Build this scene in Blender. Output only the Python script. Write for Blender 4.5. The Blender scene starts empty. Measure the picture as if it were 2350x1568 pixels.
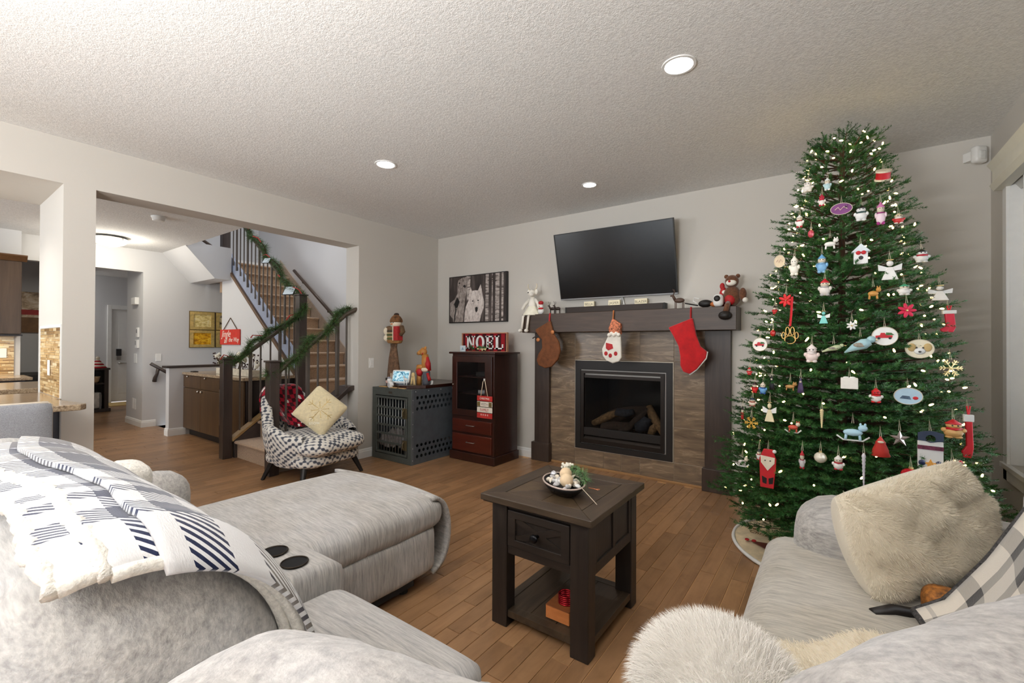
import bpy, bmesh, math, random
import numpy as np
from mathutils import Vector, Matrix, Quaternion, noise as mnoise

rnd = random.Random(11)
SC = bpy.context.scene
COL = SC.collection
PI = math.pi

# ------------------------------------------------------------------ camera, exposure, world, daylight
def setup_camera():
    yaw, pitch, roll = math.radians(35.765), math.radians(.3626), math.radians(.2658)
    f = Vector((-math.sin(yaw) * math.cos(pitch), math.cos(yaw) * math.cos(pitch), math.sin(pitch)))
    r0 = Vector((math.cos(yaw), math.sin(yaw), 0))
    u0 = r0.cross(f)
    r = r0 * math.cos(roll) + u0 * math.sin(roll)
    u = -r0 * math.sin(roll) + u0 * math.cos(roll)
    cd = bpy.data.cameras.new('camera')
    cam = bpy.data.objects.new('camera', cd)
    cam.matrix_world = Matrix(((r.x, u.x, -f.x, 0), (r.y, u.y, -f.y, 0), (r.z, u.z, -f.z, 1.31), (0, 0, 0, 1)))
    cd.sensor_width = 36
    cd.sensor_fit = 'HORIZONTAL'
    cd.lens = 36 * 1022.5 / 2350
    cd.clip_start = .02
    COL.objects.link(cam)
    SC.camera = cam
setup_camera()
vs = SC.view_settings
vs.view_transform = 'Standard'
vs.look = 'None'
vs.gamma = 1
vs.use_curve_mapping = False
vs.exposure = 0.0
SC.cycles.max_bounces = 8
SC.cycles.diffuse_bounces = 5
SC.cycles.glossy_bounces = 3
SC.cycles.transmission_bounces = 5
SC.cycles.transparent_max_bounces = 6
SC.cycles.sample_clamp_indirect = 6
SC.cycles.caustics_reflective = False
SC.cycles.caustics_refractive = False

wd = bpy.data.worlds.new('world')
SC.world = wd
wd.use_nodes = True
bgn = wd.node_tree.nodes['Background']
bgn.inputs[0].default_value = (.80, .90, 1.0, 1)
bgn.inputs[1].default_value = 2.2

def area(name, loc, direction, sx, sy, power, color=(1, 1, 1), spread=PI):
    ld = bpy.data.lights.new(name, 'AREA')
    ld.shape = 'RECTANGLE'
    ld.size, ld.size_y = sx, sy
    ld.energy = power
    ld.color = color
    ld.spread = spread
    o = bpy.data.objects.new(name, ld)
    o.location = loc
    o.rotation_euler = Vector(direction).to_track_quat('-Z', 'Y').to_euler()
    COL.objects.link(o)
    return o
# daylight through the patio doors behind the photographer, the window on the right, the kitchen and the entry
area('flash_bounce', (-1.2, -1.5, 1.5), (-.05, .18, 1), .9, .9, 235, (1.0, .985, .96))
area('daylight_patio', (-2.1, -3.42, 1.35), (0, 1, 0), 3.6, 2.2, 30, (.94, .97, 1.0))
area('daylight_window', (.99, 1.9, 1.45), (-1, 0, 0), 3.4, 1.6, 52, (.90, .95, 1.0))
area('daylight_kitchen', (-6.6, -3.42, 1.5), (0, 1, 0), 2.4, 1.6, 90, (.96, .98, 1.0))
area('daylight_upstairs', (-6.5, 3.6, 5.0), (0, 0, -1), 2.2, .9, 45, (.98, .98, 1.0))
area('daylight_entry', (-12.0, 1.2, 2.6), (0, .3, -1), 1.4, 1.4, 32, (1.0, .98, .95))

# ------------------------------------------------------------------ colour / material helpers
def lin(c):
    c = c / 255
    return c / 12.92 if c <= .04045 else ((c + .055) / 1.055) ** 2.4
def rgb(c):
    if isinstance(c, str):
        c = tuple(int(c[i:i + 2], 16) for i in (0, 2, 4))
    return (lin(c[0]), lin(c[1]), lin(c[2]), 1)

class NT:
    """a thin wrapper round a material's node tree"""
    def __init__(s, name):
        s.m = bpy.data.materials.new(name)
        s.m.use_nodes = True
        s.t = s.m.node_tree
        s.b = s.t.nodes['Principled BSDF']
    def n(s, typ, **kw):
        nd = s.t.nodes.new(typ)
        for k, v in kw.items():
            if isinstance(k, str) and hasattr(nd, k):
                setattr(nd, k, v)
        return nd
    def l(s, a, b):
        s.t.links.new(a, b)
    def coords(s, kind='Object', scale=(1, 1, 1), rot=(0, 0, 0), loc=(0, 0, 0)):
        tc = s.n('ShaderNodeTexCoord')
        mp = s.n('ShaderNodeMapping')
        mp.inputs['Scale'].default_value = scale
        mp.inputs['Rotation'].default_value = rot
        mp.inputs['Location'].default_value = loc
        s.l(tc.outputs[kind], mp.inputs[0])
        return mp.outputs[0]
    def noise(s, vec, scale=1, detail=3, rough=.55, dist=0):
        nd = s.n('ShaderNodeTexNoise')
        nd.inputs['Scale'].default_value = scale
        nd.inputs['Detail'].default_value = detail
        nd.inputs['Roughness'].default_value = rough
        nd.inputs['Distortion'].default_value = dist
        if vec is not None:
            s.l(vec, nd.inputs['Vector'])
        return nd.outputs['Fac']
    def ramp(s, fac, stops, interp='LINEAR'):
        nd = s.n('ShaderNodeValToRGB')
        cr = nd.color_ramp
        cr.interpolation = interp
        while len(cr.elements) < len(stops):
            cr.elements.new(.5)
        for e, (p, c) in zip(cr.elements, stops):
            e.position = p
            e.color = c if len(c) == 4 else (*c, 1)
        s.l(fac, nd.inputs[0])
        return nd.outputs[0]
    def mix(s, fac, a, b, mode='MIX'):
        nd = s.n('ShaderNodeMix', data_type='RGBA', blend_type=mode)
        for sock, v in ((nd.inputs[0], fac), (nd.inputs[6], a), (nd.inputs[7], b)):
            if hasattr(v, 'default_value') or hasattr(v, 'is_linked'):
                s.l(v, sock)
            else:
                sock.default_value = v
        return nd.outputs[2]
    def math(s, op, a, b=None):
        nd = s.n('ShaderNodeMath', operation=op)
        for i, v in enumerate((a, b)):
            if v is None:
                continue
            if isinstance(v, (int, float)):
                nd.inputs[i].default_value = v
            else:
                s.l(v, nd.inputs[i])
        return nd.outputs[0]
    def bump(s, fac, strength=.3, dist=.01):
        nd = s.n('ShaderNodeBump')
        nd.inputs['Strength'].default_value = strength
        nd.inputs['Distance'].default_value = dist
        s.l(fac, nd.inputs['Height'])
        s.l(nd.outputs[0], s.b.inputs['Normal'])
    def base(s, v):
        if isinstance(v, tuple):
            s.b.inputs['Base Color'].default_value = v
        else:
            s.l(v, s.b.inputs['Base Color'])
    def set(s, rough=.5, metal=0, spec=.5, coat=0, sheen=0, trans=0, emis=None, estr=0, alpha=1, ior=1.45):
        b = s.b
        b.inputs['Roughness'].default_value = rough
        b.inputs['Metallic'].default_value = metal
        b.inputs['Specular IOR Level'].default_value = spec
        b.inputs['Coat Weight'].default_value = coat
        b.inputs['Coat Roughness'].default_value = .15
        b.inputs['Sheen Weight'].default_value = sheen
        b.inputs['Transmission Weight'].default_value = trans
        b.inputs['IOR'].default_value = ior
        b.inputs['Alpha'].default_value = alpha
        if emis:
            b.inputs['Emission Color'].default_value = rgb(emis)
            b.inputs['Emission Strength'].default_value = estr

_PC = {}
def paint(c, rough=.5, metal=0, spec=.5, var=.06, vscale=14, bump=0, bscale=80, emis=None, estr=0, coat=0, sheen=0, stretch=(1, 1, 1), name=None):
    """a plain surface: colour with slight noise variation and optional fine bump"""
    key = (str(c), rough, metal, spec, var, vscale, bump, bscale, str(emis), estr, coat, sheen, stretch)
    if key in _PC:
        return _PC[key]
    nt = NT(name or 'paint_%d' % len(_PC))
    nt.set(rough, metal, spec, coat, sheen, emis=emis, estr=estr)
    col = rgb(c)
    if var:
        v = nt.coords(scale=stretch)
        f = nt.noise(v, vscale, 4, .6)
        d = tuple(max(0, x * (1 - var * 2.2)) for x in col[:3]) + (1,)
        h = tuple(min(1, x * (1 + var * 2.2)) for x in col[:3]) + (1,)
        nt.base(nt.ramp(f, [(.3, d), (.7, h)]))
    else:
        nt.base(col)
    if bump:
        v2 = nt.coords(scale=stretch)
        nt.bump(nt.noise(v2, bscale, 3), bump, .004)
    _PC[key] = nt.m
    return nt.m

def wood(name, dark, mid, light, stretch=(30, 30, 2), scale=1.0, rough=.4, coat=0, bump=.12, rand=.0):
    nt = NT(name)
    nt.set(rough, 0, .5, coat)
    v = nt.coords(scale=stretch)
    f = nt.noise(v, scale, 6, .62, .6)
    col = nt.ramp(f, [(.25, rgb(dark)), (.5, rgb(mid)), (.75, rgb(light))])
    v2 = nt.coords(scale=tuple(s * .12 for s in stretch))
    f2 = nt.noise(v2, scale * 2, 3)
    col = nt.mix(.35, col, nt.ramp(f2, [(.3, rgb(dark)), (.7, rgb(light))]))
    if rand:
        oi = nt.n('ShaderNodeObjectInfo')
        hs = nt.n('ShaderNodeHueSaturation')
        val = nt.math('MULTIPLY_ADD', oi.outputs['Random'], rand * 2)
        nt.t.nodes[-1].inputs[2].default_value = 1 - rand
        nt.l(val, hs.inputs['Value'])
        nt.l(col, hs.inputs['Color'])
        col = hs.outputs[0]
    nt.base(col)
    nt.bump(f, bump, .002)
    return nt.m

# ------------------------------------------------------------------ mesh helpers
def rotm(rx=0, ry=0, rz=0):
    return Matrix.Rotation(rz, 4, 'Z') @ Matrix.Rotation(ry, 4, 'Y') @ Matrix.Rotation(rx, 4, 'X')
def TR(x, y, z):
    return Matrix.Translation((x, y, z))

WORLD = {}
class MB:
    def __init__(s):
        s.v, s.f, s.uv = [], [], None
    def add(s, vs, fs, M=None):
        o = len(s.v)
        if M is not None:
            vs = [M @ Vector(p) for p in vs]
        s.v += [tuple(p) for p in vs]
        s.f += [tuple(i + o for i in q) for q in fs]
        return s
    def box(s, x0, x1, y0, y1, z0, z1, M=None):
        x0, x1 = min(x0, x1), max(x0, x1); y0, y1 = min(y0, y1), max(y0, y1); z0, z1 = min(z0, z1), max(z0, z1)
        return s.add([(x0, y0, z0), (x1, y0, z0), (x1, y1, z0), (x0, y1, z0), (x0, y0, z1), (x1, y0, z1), (x1, y1, z1), (x0, y1, z1)],
                     [(3, 2, 1, 0), (4, 5, 6, 7), (0, 1, 5, 4), (1, 2, 6, 5), (2, 3, 7, 6), (3, 0, 4, 7)], M)
    def ring(s, o, i, y0, y1, M=None):
        """rectangular frame in the XZ plane (outer o, inner i = x0,x1,z0,z1) from y0 to y1"""
        def c(r, y):
            return [(r[0], y, r[2]), (r[1], y, r[2]), (r[1], y, r[3]), (r[0], y, r[3])]
        vs = c(o, y0) + c(i, y0) + c(o, y1) + c(i, y1)
        fs = []
        for k in range(4):
            j = (k + 1) % 4
            fs += [(k, j, 4 + j, 4 + k), (8 + j, 8 + k, 12 + k, 12 + j), (j, k, 8 + k, 8 + j), (4 + k, 4 + j, 12 + j, 12 + k)]
        return s.add(vs, fs, M)
    def cyl(s, p0, p1, r0, r1=None, n=12, caps=True):
        r1 = r0 if r1 is None else r1
        p0, p1 = Vector(p0), Vector(p1)
        d = (p1 - p0).normalized()
        a = d.orthogonal().normalized()
        b = d.cross(a)
        vs, fs = [], []
        for p, r in ((p0, r0), (p1, r1)):
            for i in range(n):
                t = 2 * PI * i / n
                vs.append(p + (a * math.cos(t) + b * math.sin(t)) * r)
        for i in range(n):
            j = (i + 1) % n
            fs.append((i, j, n + j, n + i))
        if caps:
            fs.append(tuple(range(n - 1, -1, -1)))
            fs.append(tuple(range(n, 2 * n)))
        return s.add(vs, fs)
    def tube(s, pts, r, n=8, closed=False, flat=1.0):
        pts = [Vector(p) for p in pts]
        m = len(pts)
        rr = r if isinstance(r, (list, tuple)) else [r] * m
        vs, fs = [], []
        prev = None
        for i, p in enumerate(pts):
            d = (pts[(i + 1) % m] - pts[i - 1]) if closed else (pts[min(i + 1, m - 1)] - pts[max(i - 1, 0)])
            if d.length < 1e-9:
                d = Vector((0, 0, 1))
            d.normalize()
            a = d.orthogonal() if prev is None else prev - d * prev.dot(d)
            if a.length < 1e-6:
                a = d.orthogonal()
            a.normalize()
            prev = a
            b = d.cross(a)
            for k in range(n):
                t = 2 * PI * k / n
                vs.append(p + (a * math.cos(t) + b * math.sin(t) * flat) * rr[i])
        rng = m if closed else m - 1
        for i in range(rng):
            j = (i + 1) % m
            for k in range(n):
                l = (k + 1) % n
                fs.append((i * n + k, i * n + l, j * n + l, j * n + k))
        if not closed:
            fs.append(tuple(range(n - 1, -1, -1)))
            fs.append(tuple(range((m - 1) * n, m * n)))
        return s.add(vs, fs)
    def lathe(s, prof, n=16, M=None, sx=1, sy=1):
        vs, fs = [], []
        m = len(prof)
        for r, z in prof:
            for k in range(n):
                t = 2 * PI * k / n
                vs.append((r * math.cos(t) * sx, r * math.sin(t) * sy, z))
        for i in range(m - 1):
            for k in range(n):
                l = (k + 1) % n
                fs.append((i * n + k, i * n + l, (i + 1) * n + l, (i + 1) * n + k))
        fs.append(tuple(range(n - 1, -1, -1)))
        fs.append(tuple(range((m - 1) * n, m * n)))
        return s.add(vs, fs, M)
    def ell(s, c, r, nu=14, nv=9, M=None):
        if not isinstance(r, (tuple, list)):
            r = (r, r, r)
        prof = [(max(1e-4, math.sin(PI * i / nv)), -math.cos(PI * i / nv)) for i in range(nv + 1)]
        T = TR(*c) @ (M if M is not None else Matrix()) @ Matrix.Diagonal((r[0], r[1], r[2], 1))
        return s.lathe(prof, nu, T)
    def prism(s, poly, z0, z1, M=None):
        n = len(poly)
        ar = sum(poly[i][0] * poly[(i + 1) % n][1] - poly[(i + 1) % n][0] * poly[i][1] for i in range(n))
        if ar < 0:
            poly = poly[::-1]
        vs = [(x, y, z0) for x, y in poly] + [(x, y, z1) for x, y in poly]
        fs = [tuple(range(n - 1, -1, -1)), tuple(range(n, 2 * n))]
        fs += [(i, (i + 1) % n, n + (i + 1) % n, n + i) for i in range(n)]
        return s.add(vs, fs, M)
    def grid(s, fn, nu, nv, uvs=True, M=None):
        o = len(s.v)
        vs, fs = [], []
        for i in range(nu + 1):
            for j in range(nv + 1):
                vs.append(fn(i / nu, j / nv))
        for i in range(nu):
            for j in range(nv):
                a = i * (nv + 1) + j
                fs.append((a, a + nv + 1, a + nv + 2, a + 1))
        if uvs:
            if s.uv is None:
                s.uv = [(0, 0)] * o
            s.uv += [(i / nu, j / nv) for i in range(nu + 1) for j in range(nv + 1)]
        return s.add(vs, fs, M)
    def rbox(s, c, size, r, n=10, puff=(0, 0, 0), M=None, fn=None):
        """rounded, optionally puffed box; fn(p) deforms a local point"""
        hx, hy, hz = size[0] / 2, size[1] / 2, size[2] / 2
        if not isinstance(r, (tuple, list)):
            r = (r, r, r)
        r = [min(r[0], hx), min(r[1], hy), min(r[2], hz)]
        idx, vs, fs = {}, [], []
        def pt(a, b, cc):
            k = (round(a, 5), round(b, 5), round(cc, 5))
            if k in idx:
                return idx[k]
            # warp parameters so that corners get enough points
            w = [math.copysign(abs(t) ** .8, t) for t in (a, b, cc)]
            p = [w[0] * hx, w[1] * hy, w[2] * hz]
            q = [max(-h + rr, min(h - rr, x)) for x, h, rr in zip(p, (hx, hy, hz), r)]
            d = Vector([(x - y) / max(rr, 1e-6) for x, y, rr in zip(p, q, r)])
            if d.length > 1e-6:
                m = max(abs(d.x), abs(d.y), abs(d.z))
                d = d.normalized() * m if m < 1 else d.normalized()
            o = Vector([y + dd * rr for y, dd, rr in zip(q, d, r)])
            o.x += math.copysign(puff[0], a) * (abs(a) ** 2) * (1 - b * b) * (1 - cc * cc)
            o.y += math.copysign(puff[1], b) * (abs(b) ** 2) * (1 - a * a) * (1 - cc * cc)
            o.z += math.copysign(puff[2], cc) * (abs(cc) ** 2) * (1 - a * a) * (1 - b * b)
            if fn:
                o = Vector(fn(o))
            idx[k] = len(vs)
            vs.append(o)
            return idx[k]
        for ax in range(3):
            for sg in (-1, 1):
                for i in range(n):
                    for j in range(n):
                        q = []
                        for (u, v) in ((i, j), (i + 1, j), (i + 1, j + 1), (i, j + 1)):
                            a, b = -1 + 2 * u / n, -1 + 2 * v / n
                            p = [0, 0, 0]
                            p[ax] = sg
                            p[(ax + 1) % 3] = a
                            p[(ax + 2) % 3] = b
                            q.append(pt(*p))
                        fs.append(tuple(q) if sg > 0 else tuple(q[::-1]))
        T = TR(*c)
        if M is not None:
            T = T @ M
        return s.add(vs, fs, T)
    def build(s, name, mat, parent=None, smooth=False, bevel=0, seg=2, sub=0, local=False, kind=None, label=None, solid=0, angle=None):
        me = bpy.data.meshes.new(name)
        me.from_pydata(s.v, [], s.f)
        if s.uv is not None and len(s.uv) == len(s.v):
            ul = me.uv_layers.new(name='UVMap')
            li = np.empty(len(me.loops), dtype=np.int32)
            me.loops.foreach_get('vertex_index', li)
            ul.data.foreach_set('uv', np.array(s.uv, dtype=np.float32)[li].ravel())
        if mat is not None:
            me.materials.append(mat)
        if smooth:
            me.polygons.foreach_set('use_smooth', [True] * len(me.polygons))
        me.update()
        o = bpy.data.objects.new(name, me)
        COL.objects.link(o)
        put(o, parent, local)
        if angle:
            md = o.modifiers.new('edge', 'EDGE_SPLIT')
            md.split_angle = angle
        if solid:
            md = o.modifiers.new('solid', 'SOLIDIFY')
            md.thickness = solid
            md.offset = 0
        if bevel:
            md = o.modifiers.new('bevel', 'BEVEL')
            md.width = bevel
            md.segments = seg
            md.limit_method = 'ANGLE'
            md.angle_limit = math.radians(40)
            md.harden_normals = False
        if sub:
            md = o.modifiers.new('sub', 'SUBSURF')
            md.levels = md.render_levels = sub
        if kind:
            o['kind'] = kind
        if label:
            o['label'] = label
        return o

def put(o, parent, local=False):
    if parent is not None:
        o.parent = parent
        PW = WORLD.get(parent.name, Matrix())
        if local:
            WORLD[o.name] = PW
        else:
            o.matrix_parent_inverse = PW.inverted()
            WORLD[o.name] = Matrix()
    else:
        WORLD[o.name] = Matrix()

def tag(o, label, cat, group=None):
    o['label'] = label
    o['category'] = cat
    if group:
        o['group'] = group
    return o
def thing(name, label, cat, loc=(0, 0, 0), rz=0, group=None, rot=None, scale=1):
    o = bpy.data.objects.new(name, None)
    o.empty_display_size = .05
    COL.objects.link(o)
    M = TR(*loc) @ (rot if rot is not None else Matrix.Rotation(rz, 4, 'Z')) @ Matrix.Scale(scale, 4)
    o.matrix_basis = M
    WORLD[o.name] = M.copy()
    return tag(o, label, cat, group)
def struct(o):
    o['kind'] = 'structure'
    return o
def dup(t, M, label, group=None):
    """a copy of a thing with copies of its parts and sub-parts (mesh data shared)"""
    r = t.copy()
    COL.objects.link(r)
    r.matrix_basis = M
    WORLD[r.name] = M.copy()
    r['label'] = label
    if group:
        r['group'] = group
    for ch in list(t.children):
        c = ch.copy(); COL.objects.link(c); c.parent = r
        WORLD[c.name] = M.copy()
        for g in list(ch.children):
            d = g.copy(); COL.objects.link(d); d.parent = c
    return r

def text(body, size, mat, name='lettering', parent=None, M=None, depth=.001, local=False, align='CENTER', width=1.0, shear=0):
    cu = bpy.data.curves.new(name, 'FONT')
    cu.body = body
    cu.size = size
    cu.extrude = depth
    cu.align_x = align
    cu.align_y = 'CENTER'
    cu.shear = shear
    tmp = bpy.data.objects.new('tmp_text', cu)
    COL.objects.link(tmp)
    dg = bpy.context.evaluated_depsgraph_get()
    me = bpy.data.meshes.new_from_object(tmp.evaluated_get(dg))
    bpy.data.objects.remove(tmp)
    bpy.data.curves.remove(cu)
    me.name = name
    T = (M if M is not None else Matrix()) @ Matrix.Diagonal((width, 1, 1, 1))
    me.transform(T)
    me.materials.clear()
    me.materials.append(mat)
    o = bpy.data.objects.new(name, me)
    COL.objects.link(o)
    put(o, parent, local)
    return o

# frame for flat things on walls: local x right, y up, z out
def on_back(x, y, z):      # wall facing -Y
    return Matrix(((1, 0, 0, x), (0, 0, -1, y), (0, 1, 0, z), (0, 0, 0, 1)))
def on_left(x, y, z):      # wall facing +X (x right = +Y)
    return Matrix(((0, 0, 1, x), (1, 0, 0, y), (0, 1, 0, z), (0, 0, 0, 1)))
# ------------------------------------------------------------------ materials of the shell
def wall_mat(name, c):
    nt = NT(name)
    nt.set(.75, 0, .3)
    v = nt.coords()
    nt.base(rgb(c))
    nt.bump(nt.noise(v, 160, 3), .12, .002)
    return nt.m
M_WALL = wall_mat('wall_paint', (206, 202, 195))
M_HALL = wall_mat('hall_paint', (210, 210, 211))
M_WHITE = paint((236, 236, 234), .45, var=.01, name='white_trim')
def ceil_mat():
    nt = NT('stippled_ceiling')
    nt.set(.9, 0, .1)
    v = nt.coords()
    f = nt.noise(v, 75, 4, .65)
    f2 = nt.noise(v, 170, 2)
    h = nt.math('MULTIPLY_ADD', f2, .4)
    nt.l(f, nt.t.nodes[-1].inputs[2])
    nt.base(nt.ramp(f, [(.35, rgb((222, 222, 221))), (.65, rgb((240, 240, 239)))]))
    nt.bump(h, .42, .010)
    return nt.m
M_CEIL = ceil_mat()

def plank_mat():
    nt = NT('maple_plank')
    nt.set(.30, 0, .5, 0)
    oi = nt.n('ShaderNodeObjectInfo')
    tc = nt.n('ShaderNodeTexCoord')
    cmb = nt.n('ShaderNodeCombineXYZ')
    nt.l(nt.math('MULTIPLY', oi.outputs['Random'], 37.0), cmb.inputs[0])
    nt.l(nt.math('MULTIPLY', oi.outputs['Random'], 91.0), cmb.inputs[1])
    va = nt.n('ShaderNodeVectorMath', operation='ADD')
    nt.l(tc.outputs['Object'], va.inputs[0])
    nt.l(cmb.outputs[0], va.inputs[1])
    mp = nt.n('ShaderNodeMapping')
    mp.inputs['Scale'].default_value = (26, 2.2, 10)
    nt.l(va.outputs[0], mp.inputs[0])
    f = nt.noise(mp.outputs[0], 1.0, 6, .6, .5)
    mp2 = nt.n('ShaderNodeMapping')
    mp2.inputs['Scale'].default_value = (5, 3, 4)
    nt.l(va.outputs[0], mp2.inputs[0])
    f2 = nt.noise(mp2.outputs[0], 1.5, 4, .6, .8)
    at = nt.n('ShaderNodeAttribute', attribute_name='tone')
    tone = nt.math('ADD', oi.outputs['Random'], at.outputs['Fac'])
    c1 = nt.ramp(f, [(.25, rgb((116, 84, 56))), (.5, rgb((148, 112, 78))), (.75, rgb((166, 128, 92)))])
    c2 = nt.ramp(f2, [(.30, rgb((110, 80, 54))), (.46, rgb((146, 110, 78))), (.62, rgb((160, 122, 88)))])
    c = nt.mix(.5, c1, c2)
    hs = nt.n('ShaderNodeHueSaturation')
    fr = nt.math('FRACT', tone)
    nt.l(nt.math('MULTIPLY_ADD', fr, .34), hs.inputs['Value'])
    nt.t.nodes[-1].inputs[2].default_value = .82
    nt.l(c, hs.inputs['Color'])
    nt.base(hs.outputs[0])
    nt.bump(f, .04, .001)
    return nt.m
M_PLANK = plank_mat()

# ------------------------------------------------------------------ floor
XL, XR, YB, YR, ZC = -4.37, .868, 4.335, -3.5, 2.74
fl = MB()
fl.box(-13.6, XR, YR, 2.44, -.06, -.0035)
fl.box(-7.56, XR, 2.44, YB, -.06, -.0035)
fl.box(-13.6, -8.65, 2.44, YB, -.06, -.0035)
floor = struct(fl.build('floor', paint((205, 162, 112), .5, var=.05, name='plank_joint_glint')))  # pale tan paints the gleam of the plank bevels into the joints
def plank_geo(mb, x0, x1, y0, y1):
    g = .0011
    x0 += g; x1 -= g; y0 += g; y1 -= g
    c = .0012
    mb.add([(x0, y0, -.003), (x1, y0, -.003), (x1, y1, -.003), (x0, y1, -.003),
            (x0 + c, y0 + c, 0), (x1 - c, y0 + c, 0), (x1 - c, y1 - c, 0), (x0 + c, y1 - c, 0)],
           [(4, 5, 6, 7), (0, 1, 5, 4), (1, 2, 6, 5), (2, 3, 7, 6), (3, 0, 4, 7)])
boards = []
W = .0823
pr = random.Random(4)
x = -.955 - W * 152
while x < XR - .02:
    x0, x1 = x, min(x + W, XR)
    lo, hi = (-3.4, 4.31)
    if x1 < XL:
        lo, hi = (-3.4, 2.44 if -8.65 < x1 < -7.5 else 4.3)
    y = lo - pr.uniform(0, .9)
    while y < hi:
        L = pr.uniform(.38, 1.15)
        a, b = max(lo, y), min(hi, y + L)
        if b - a > .05:
            boards.append((x0, x1, a, b))
        y += L
    x += W
def board_rank(bd):
    cx, cy = (bd[0] + bd[1]) / 2, (bd[2] + bd[3]) / 2
    dz = -.5845 * cx + .8114 * cy
    dx = .8114 * cx + .5845 * cy
    if dz < .8 or abs(dx / dz) > 1.2 or cy < .55:
        return 99
    if cx < -4.4 and cy < .86:
        return 99
    # hidden under the sofa
    if (-2.75 < cx < -1.72 and cy < 1.8) or (cx < -.3 and cx > -1.8 and cy < .95) or (cx > -.2 and cy < 2.6):
        return 60
    return dz
boards.sort(key=board_rank)
for bd in boards[:296]:
    mb = MB()
    cx, cy = (bd[0] + bd[1]) / 2, (bd[2] + bd[3]) / 2
    plank_geo(mb, bd[0], bd[1], bd[2], bd[3])
    mb.build('floor_plank', M_PLANK, floor)
mb = MB()
tones = []
for bd in boards[296:]:
    plank_geo(mb, *bd)
    tones += [pr.random()] * 5
o = mb.build('floor_planks', M_PLANK, floor, kind='stuff')
at = o.data.attributes.new('tone', 'FLOAT', 'FACE')
at.data.foreach_set('value', tones)

# ------------------------------------------------------------------ walls and ceilings
T = .24
w = MB()
YZ = Matrix(((0, 0, 1, 0), (1, 0, 0, 0), (0, 1, 0, 0), (0, 0, 0, 1)))
# right of the hall opening, header, column and header over the peninsula in one outline
w.prism([(YB + .12, 0), (YB + .12, ZC), (YR, ZC), (YR, 2.423), (.688, 2.423), (.688, 0), (.858, 0), (.858, 2.423), (3.084, 2.423), (3.084, 0)], XL - T, XL, YZ)
w.box(XL - .86, XL - T - .0005, YR, .688, 2.423, ZC)             # bulkhead over the peninsula
w.box(-5.23, XL - T - .0005, .6882, .858, 0, ZC)                # the column is the end of a kitchen wall
struct(w.build('wall_left', M_WALL))
w = MB(); w.box(XL - T, XR + .12, YB, YB + .12, 0, ZC); struct(w.build('wall_back', M_WALL))
w = MB()
wy0, wy1, wz0, wz1 = .15, 3.93, .60, 2.34
w.box(XR, XR + .12, YR, wy0, 0, ZC); w.box(XR, XR + .12, wy1, YB, 0, ZC)
w.box(XR, XR + .12, wy0, wy1, 0, wz0); w.box(XR, XR + .12, wy0, wy1, wz1, ZC)
struct(w.build('wall_right', M_WALL))
w = MB()
w.box(-13.6, -4.0, YR - .12, YR, 0, .3); w.box(-4.0, -.2, YR - .12, YR, 2.45, ZC); w.box(-.2, XR + .12, YR - .12, YR, 0, ZC)
w.box(-5.2, -4.0, YR - .12, YR, .3, ZC); w.box(-13.6, -8, YR - .12, YR, .3, ZC); w.box(-8, -5.2, YR - .12, YR, 2.4, ZC); w.box(-8, -5.2, YR - .12, YR, .3, .6)
struct(w.build('wall_rear', M_WALL))
w = MB(); w.box(XL - .01, XR + .12, YR, YB, ZC, ZC + .06)
struct(w.build('ceiling', M_CEIL))
w = MB()
w.box(-13.6, XL - .01, YR, 2.52, ZC, ZC + .06)
w.box(-13.6, -8.65, 2.52, YB, ZC, ZC + .06)
struct(w.build('ceiling_hall', M_CEIL))
# stairwell
w = MB(); w.box(-9.6, XL - T, YB, YB + .12, -1.6, 5.2); struct(w.build('wall_stairs', M_HALL))
w = MB(); w.box(-9.6, -9.5, 2.52, YB, ZC + .06, 5.2); struct(w.build('wall_upstairs', M_HALL))
w = MB(); w.box(XL - T, XL - T + .1, 2.52, YB + .12, ZC, 5.2); struct(w.build('wall_upper_right', M_HALL))
w = MB(); w.box(-9.6, XL - T, 2.44, 2.52, ZC + .06, 5.2); struct(w.build('wall_upper_front', M_HALL))
w = MB(); w.box(-9.6, XL, 2.44, YB + .1, 5.2, 5.26); struct(w.build('ceiling_upstairs', M_CEIL))
w = MB(); w.prism([(2.484, 2.74), (2.87, 2.30), (3.10, 2.30), (3.10, 2.8), (2.484, 2.8)], -8.65, -7.68, Matrix(((0, 0, 1, 0), (1, 0, 0, 0), (0, 1, 0, 0), (0, 0, 0, 1))))
struct(w.build('trim_stair_soffit', M_HALL))
# hall far wall (X=-8.65) with the opening to the entry, and the walls beyond
w = MB()
w.box(-8.77, -8.65, 2.25, YB, -1.6, ZC)
w.box(-8.77, -8.65, .92, 2.25, 2.40, ZC)
w.box(-9.45, -8.77, 2.25, 2.37, 0, ZC)
struct(w.build('wall_hall', M_HALL))
w = MB()
w.box(-12.85, -12.7, -1, 2.70, 0, 3.1); w.box(-12.85, -12.7, 2.70, 3.9, 2.06, 3.1); w.box(-13.6, -12.85, -1, -.9, 0, 3.1)
struct(w.build('wall_entry', M_HALL))
w = MB(); w.box(-12.7, -9.45, 2.62, 2.70, 0, ZC)
w.v = []; w.f = []
w.box(-11.9, -11.8, 1.0, 2.30, 0, ZC)
struct(w.build('wall_entry_side', M_HALL))
w = MB(); w.box(-9.5, -9.4, 3.9, 4.0, 0, ZC); w.box(-12.7, -8.77, 3.9, 4.0, 0, ZC); struct(w.build('wall_entry_back', M_HALL))
# kitchen back walls
w = MB(); w.box(-8.6, -8.48, YR, .955, 0, ZC); struct(w.build('wall_kitchen', M_HALL))
w = MB(); w.box(-10.4, -10.3, -1, 1.6, 0, ZC); w.box(-10.4, -9.0, 1.6, 1.7, 0, ZC); struct(w.build('wall_dining', M_HALL))
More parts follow.
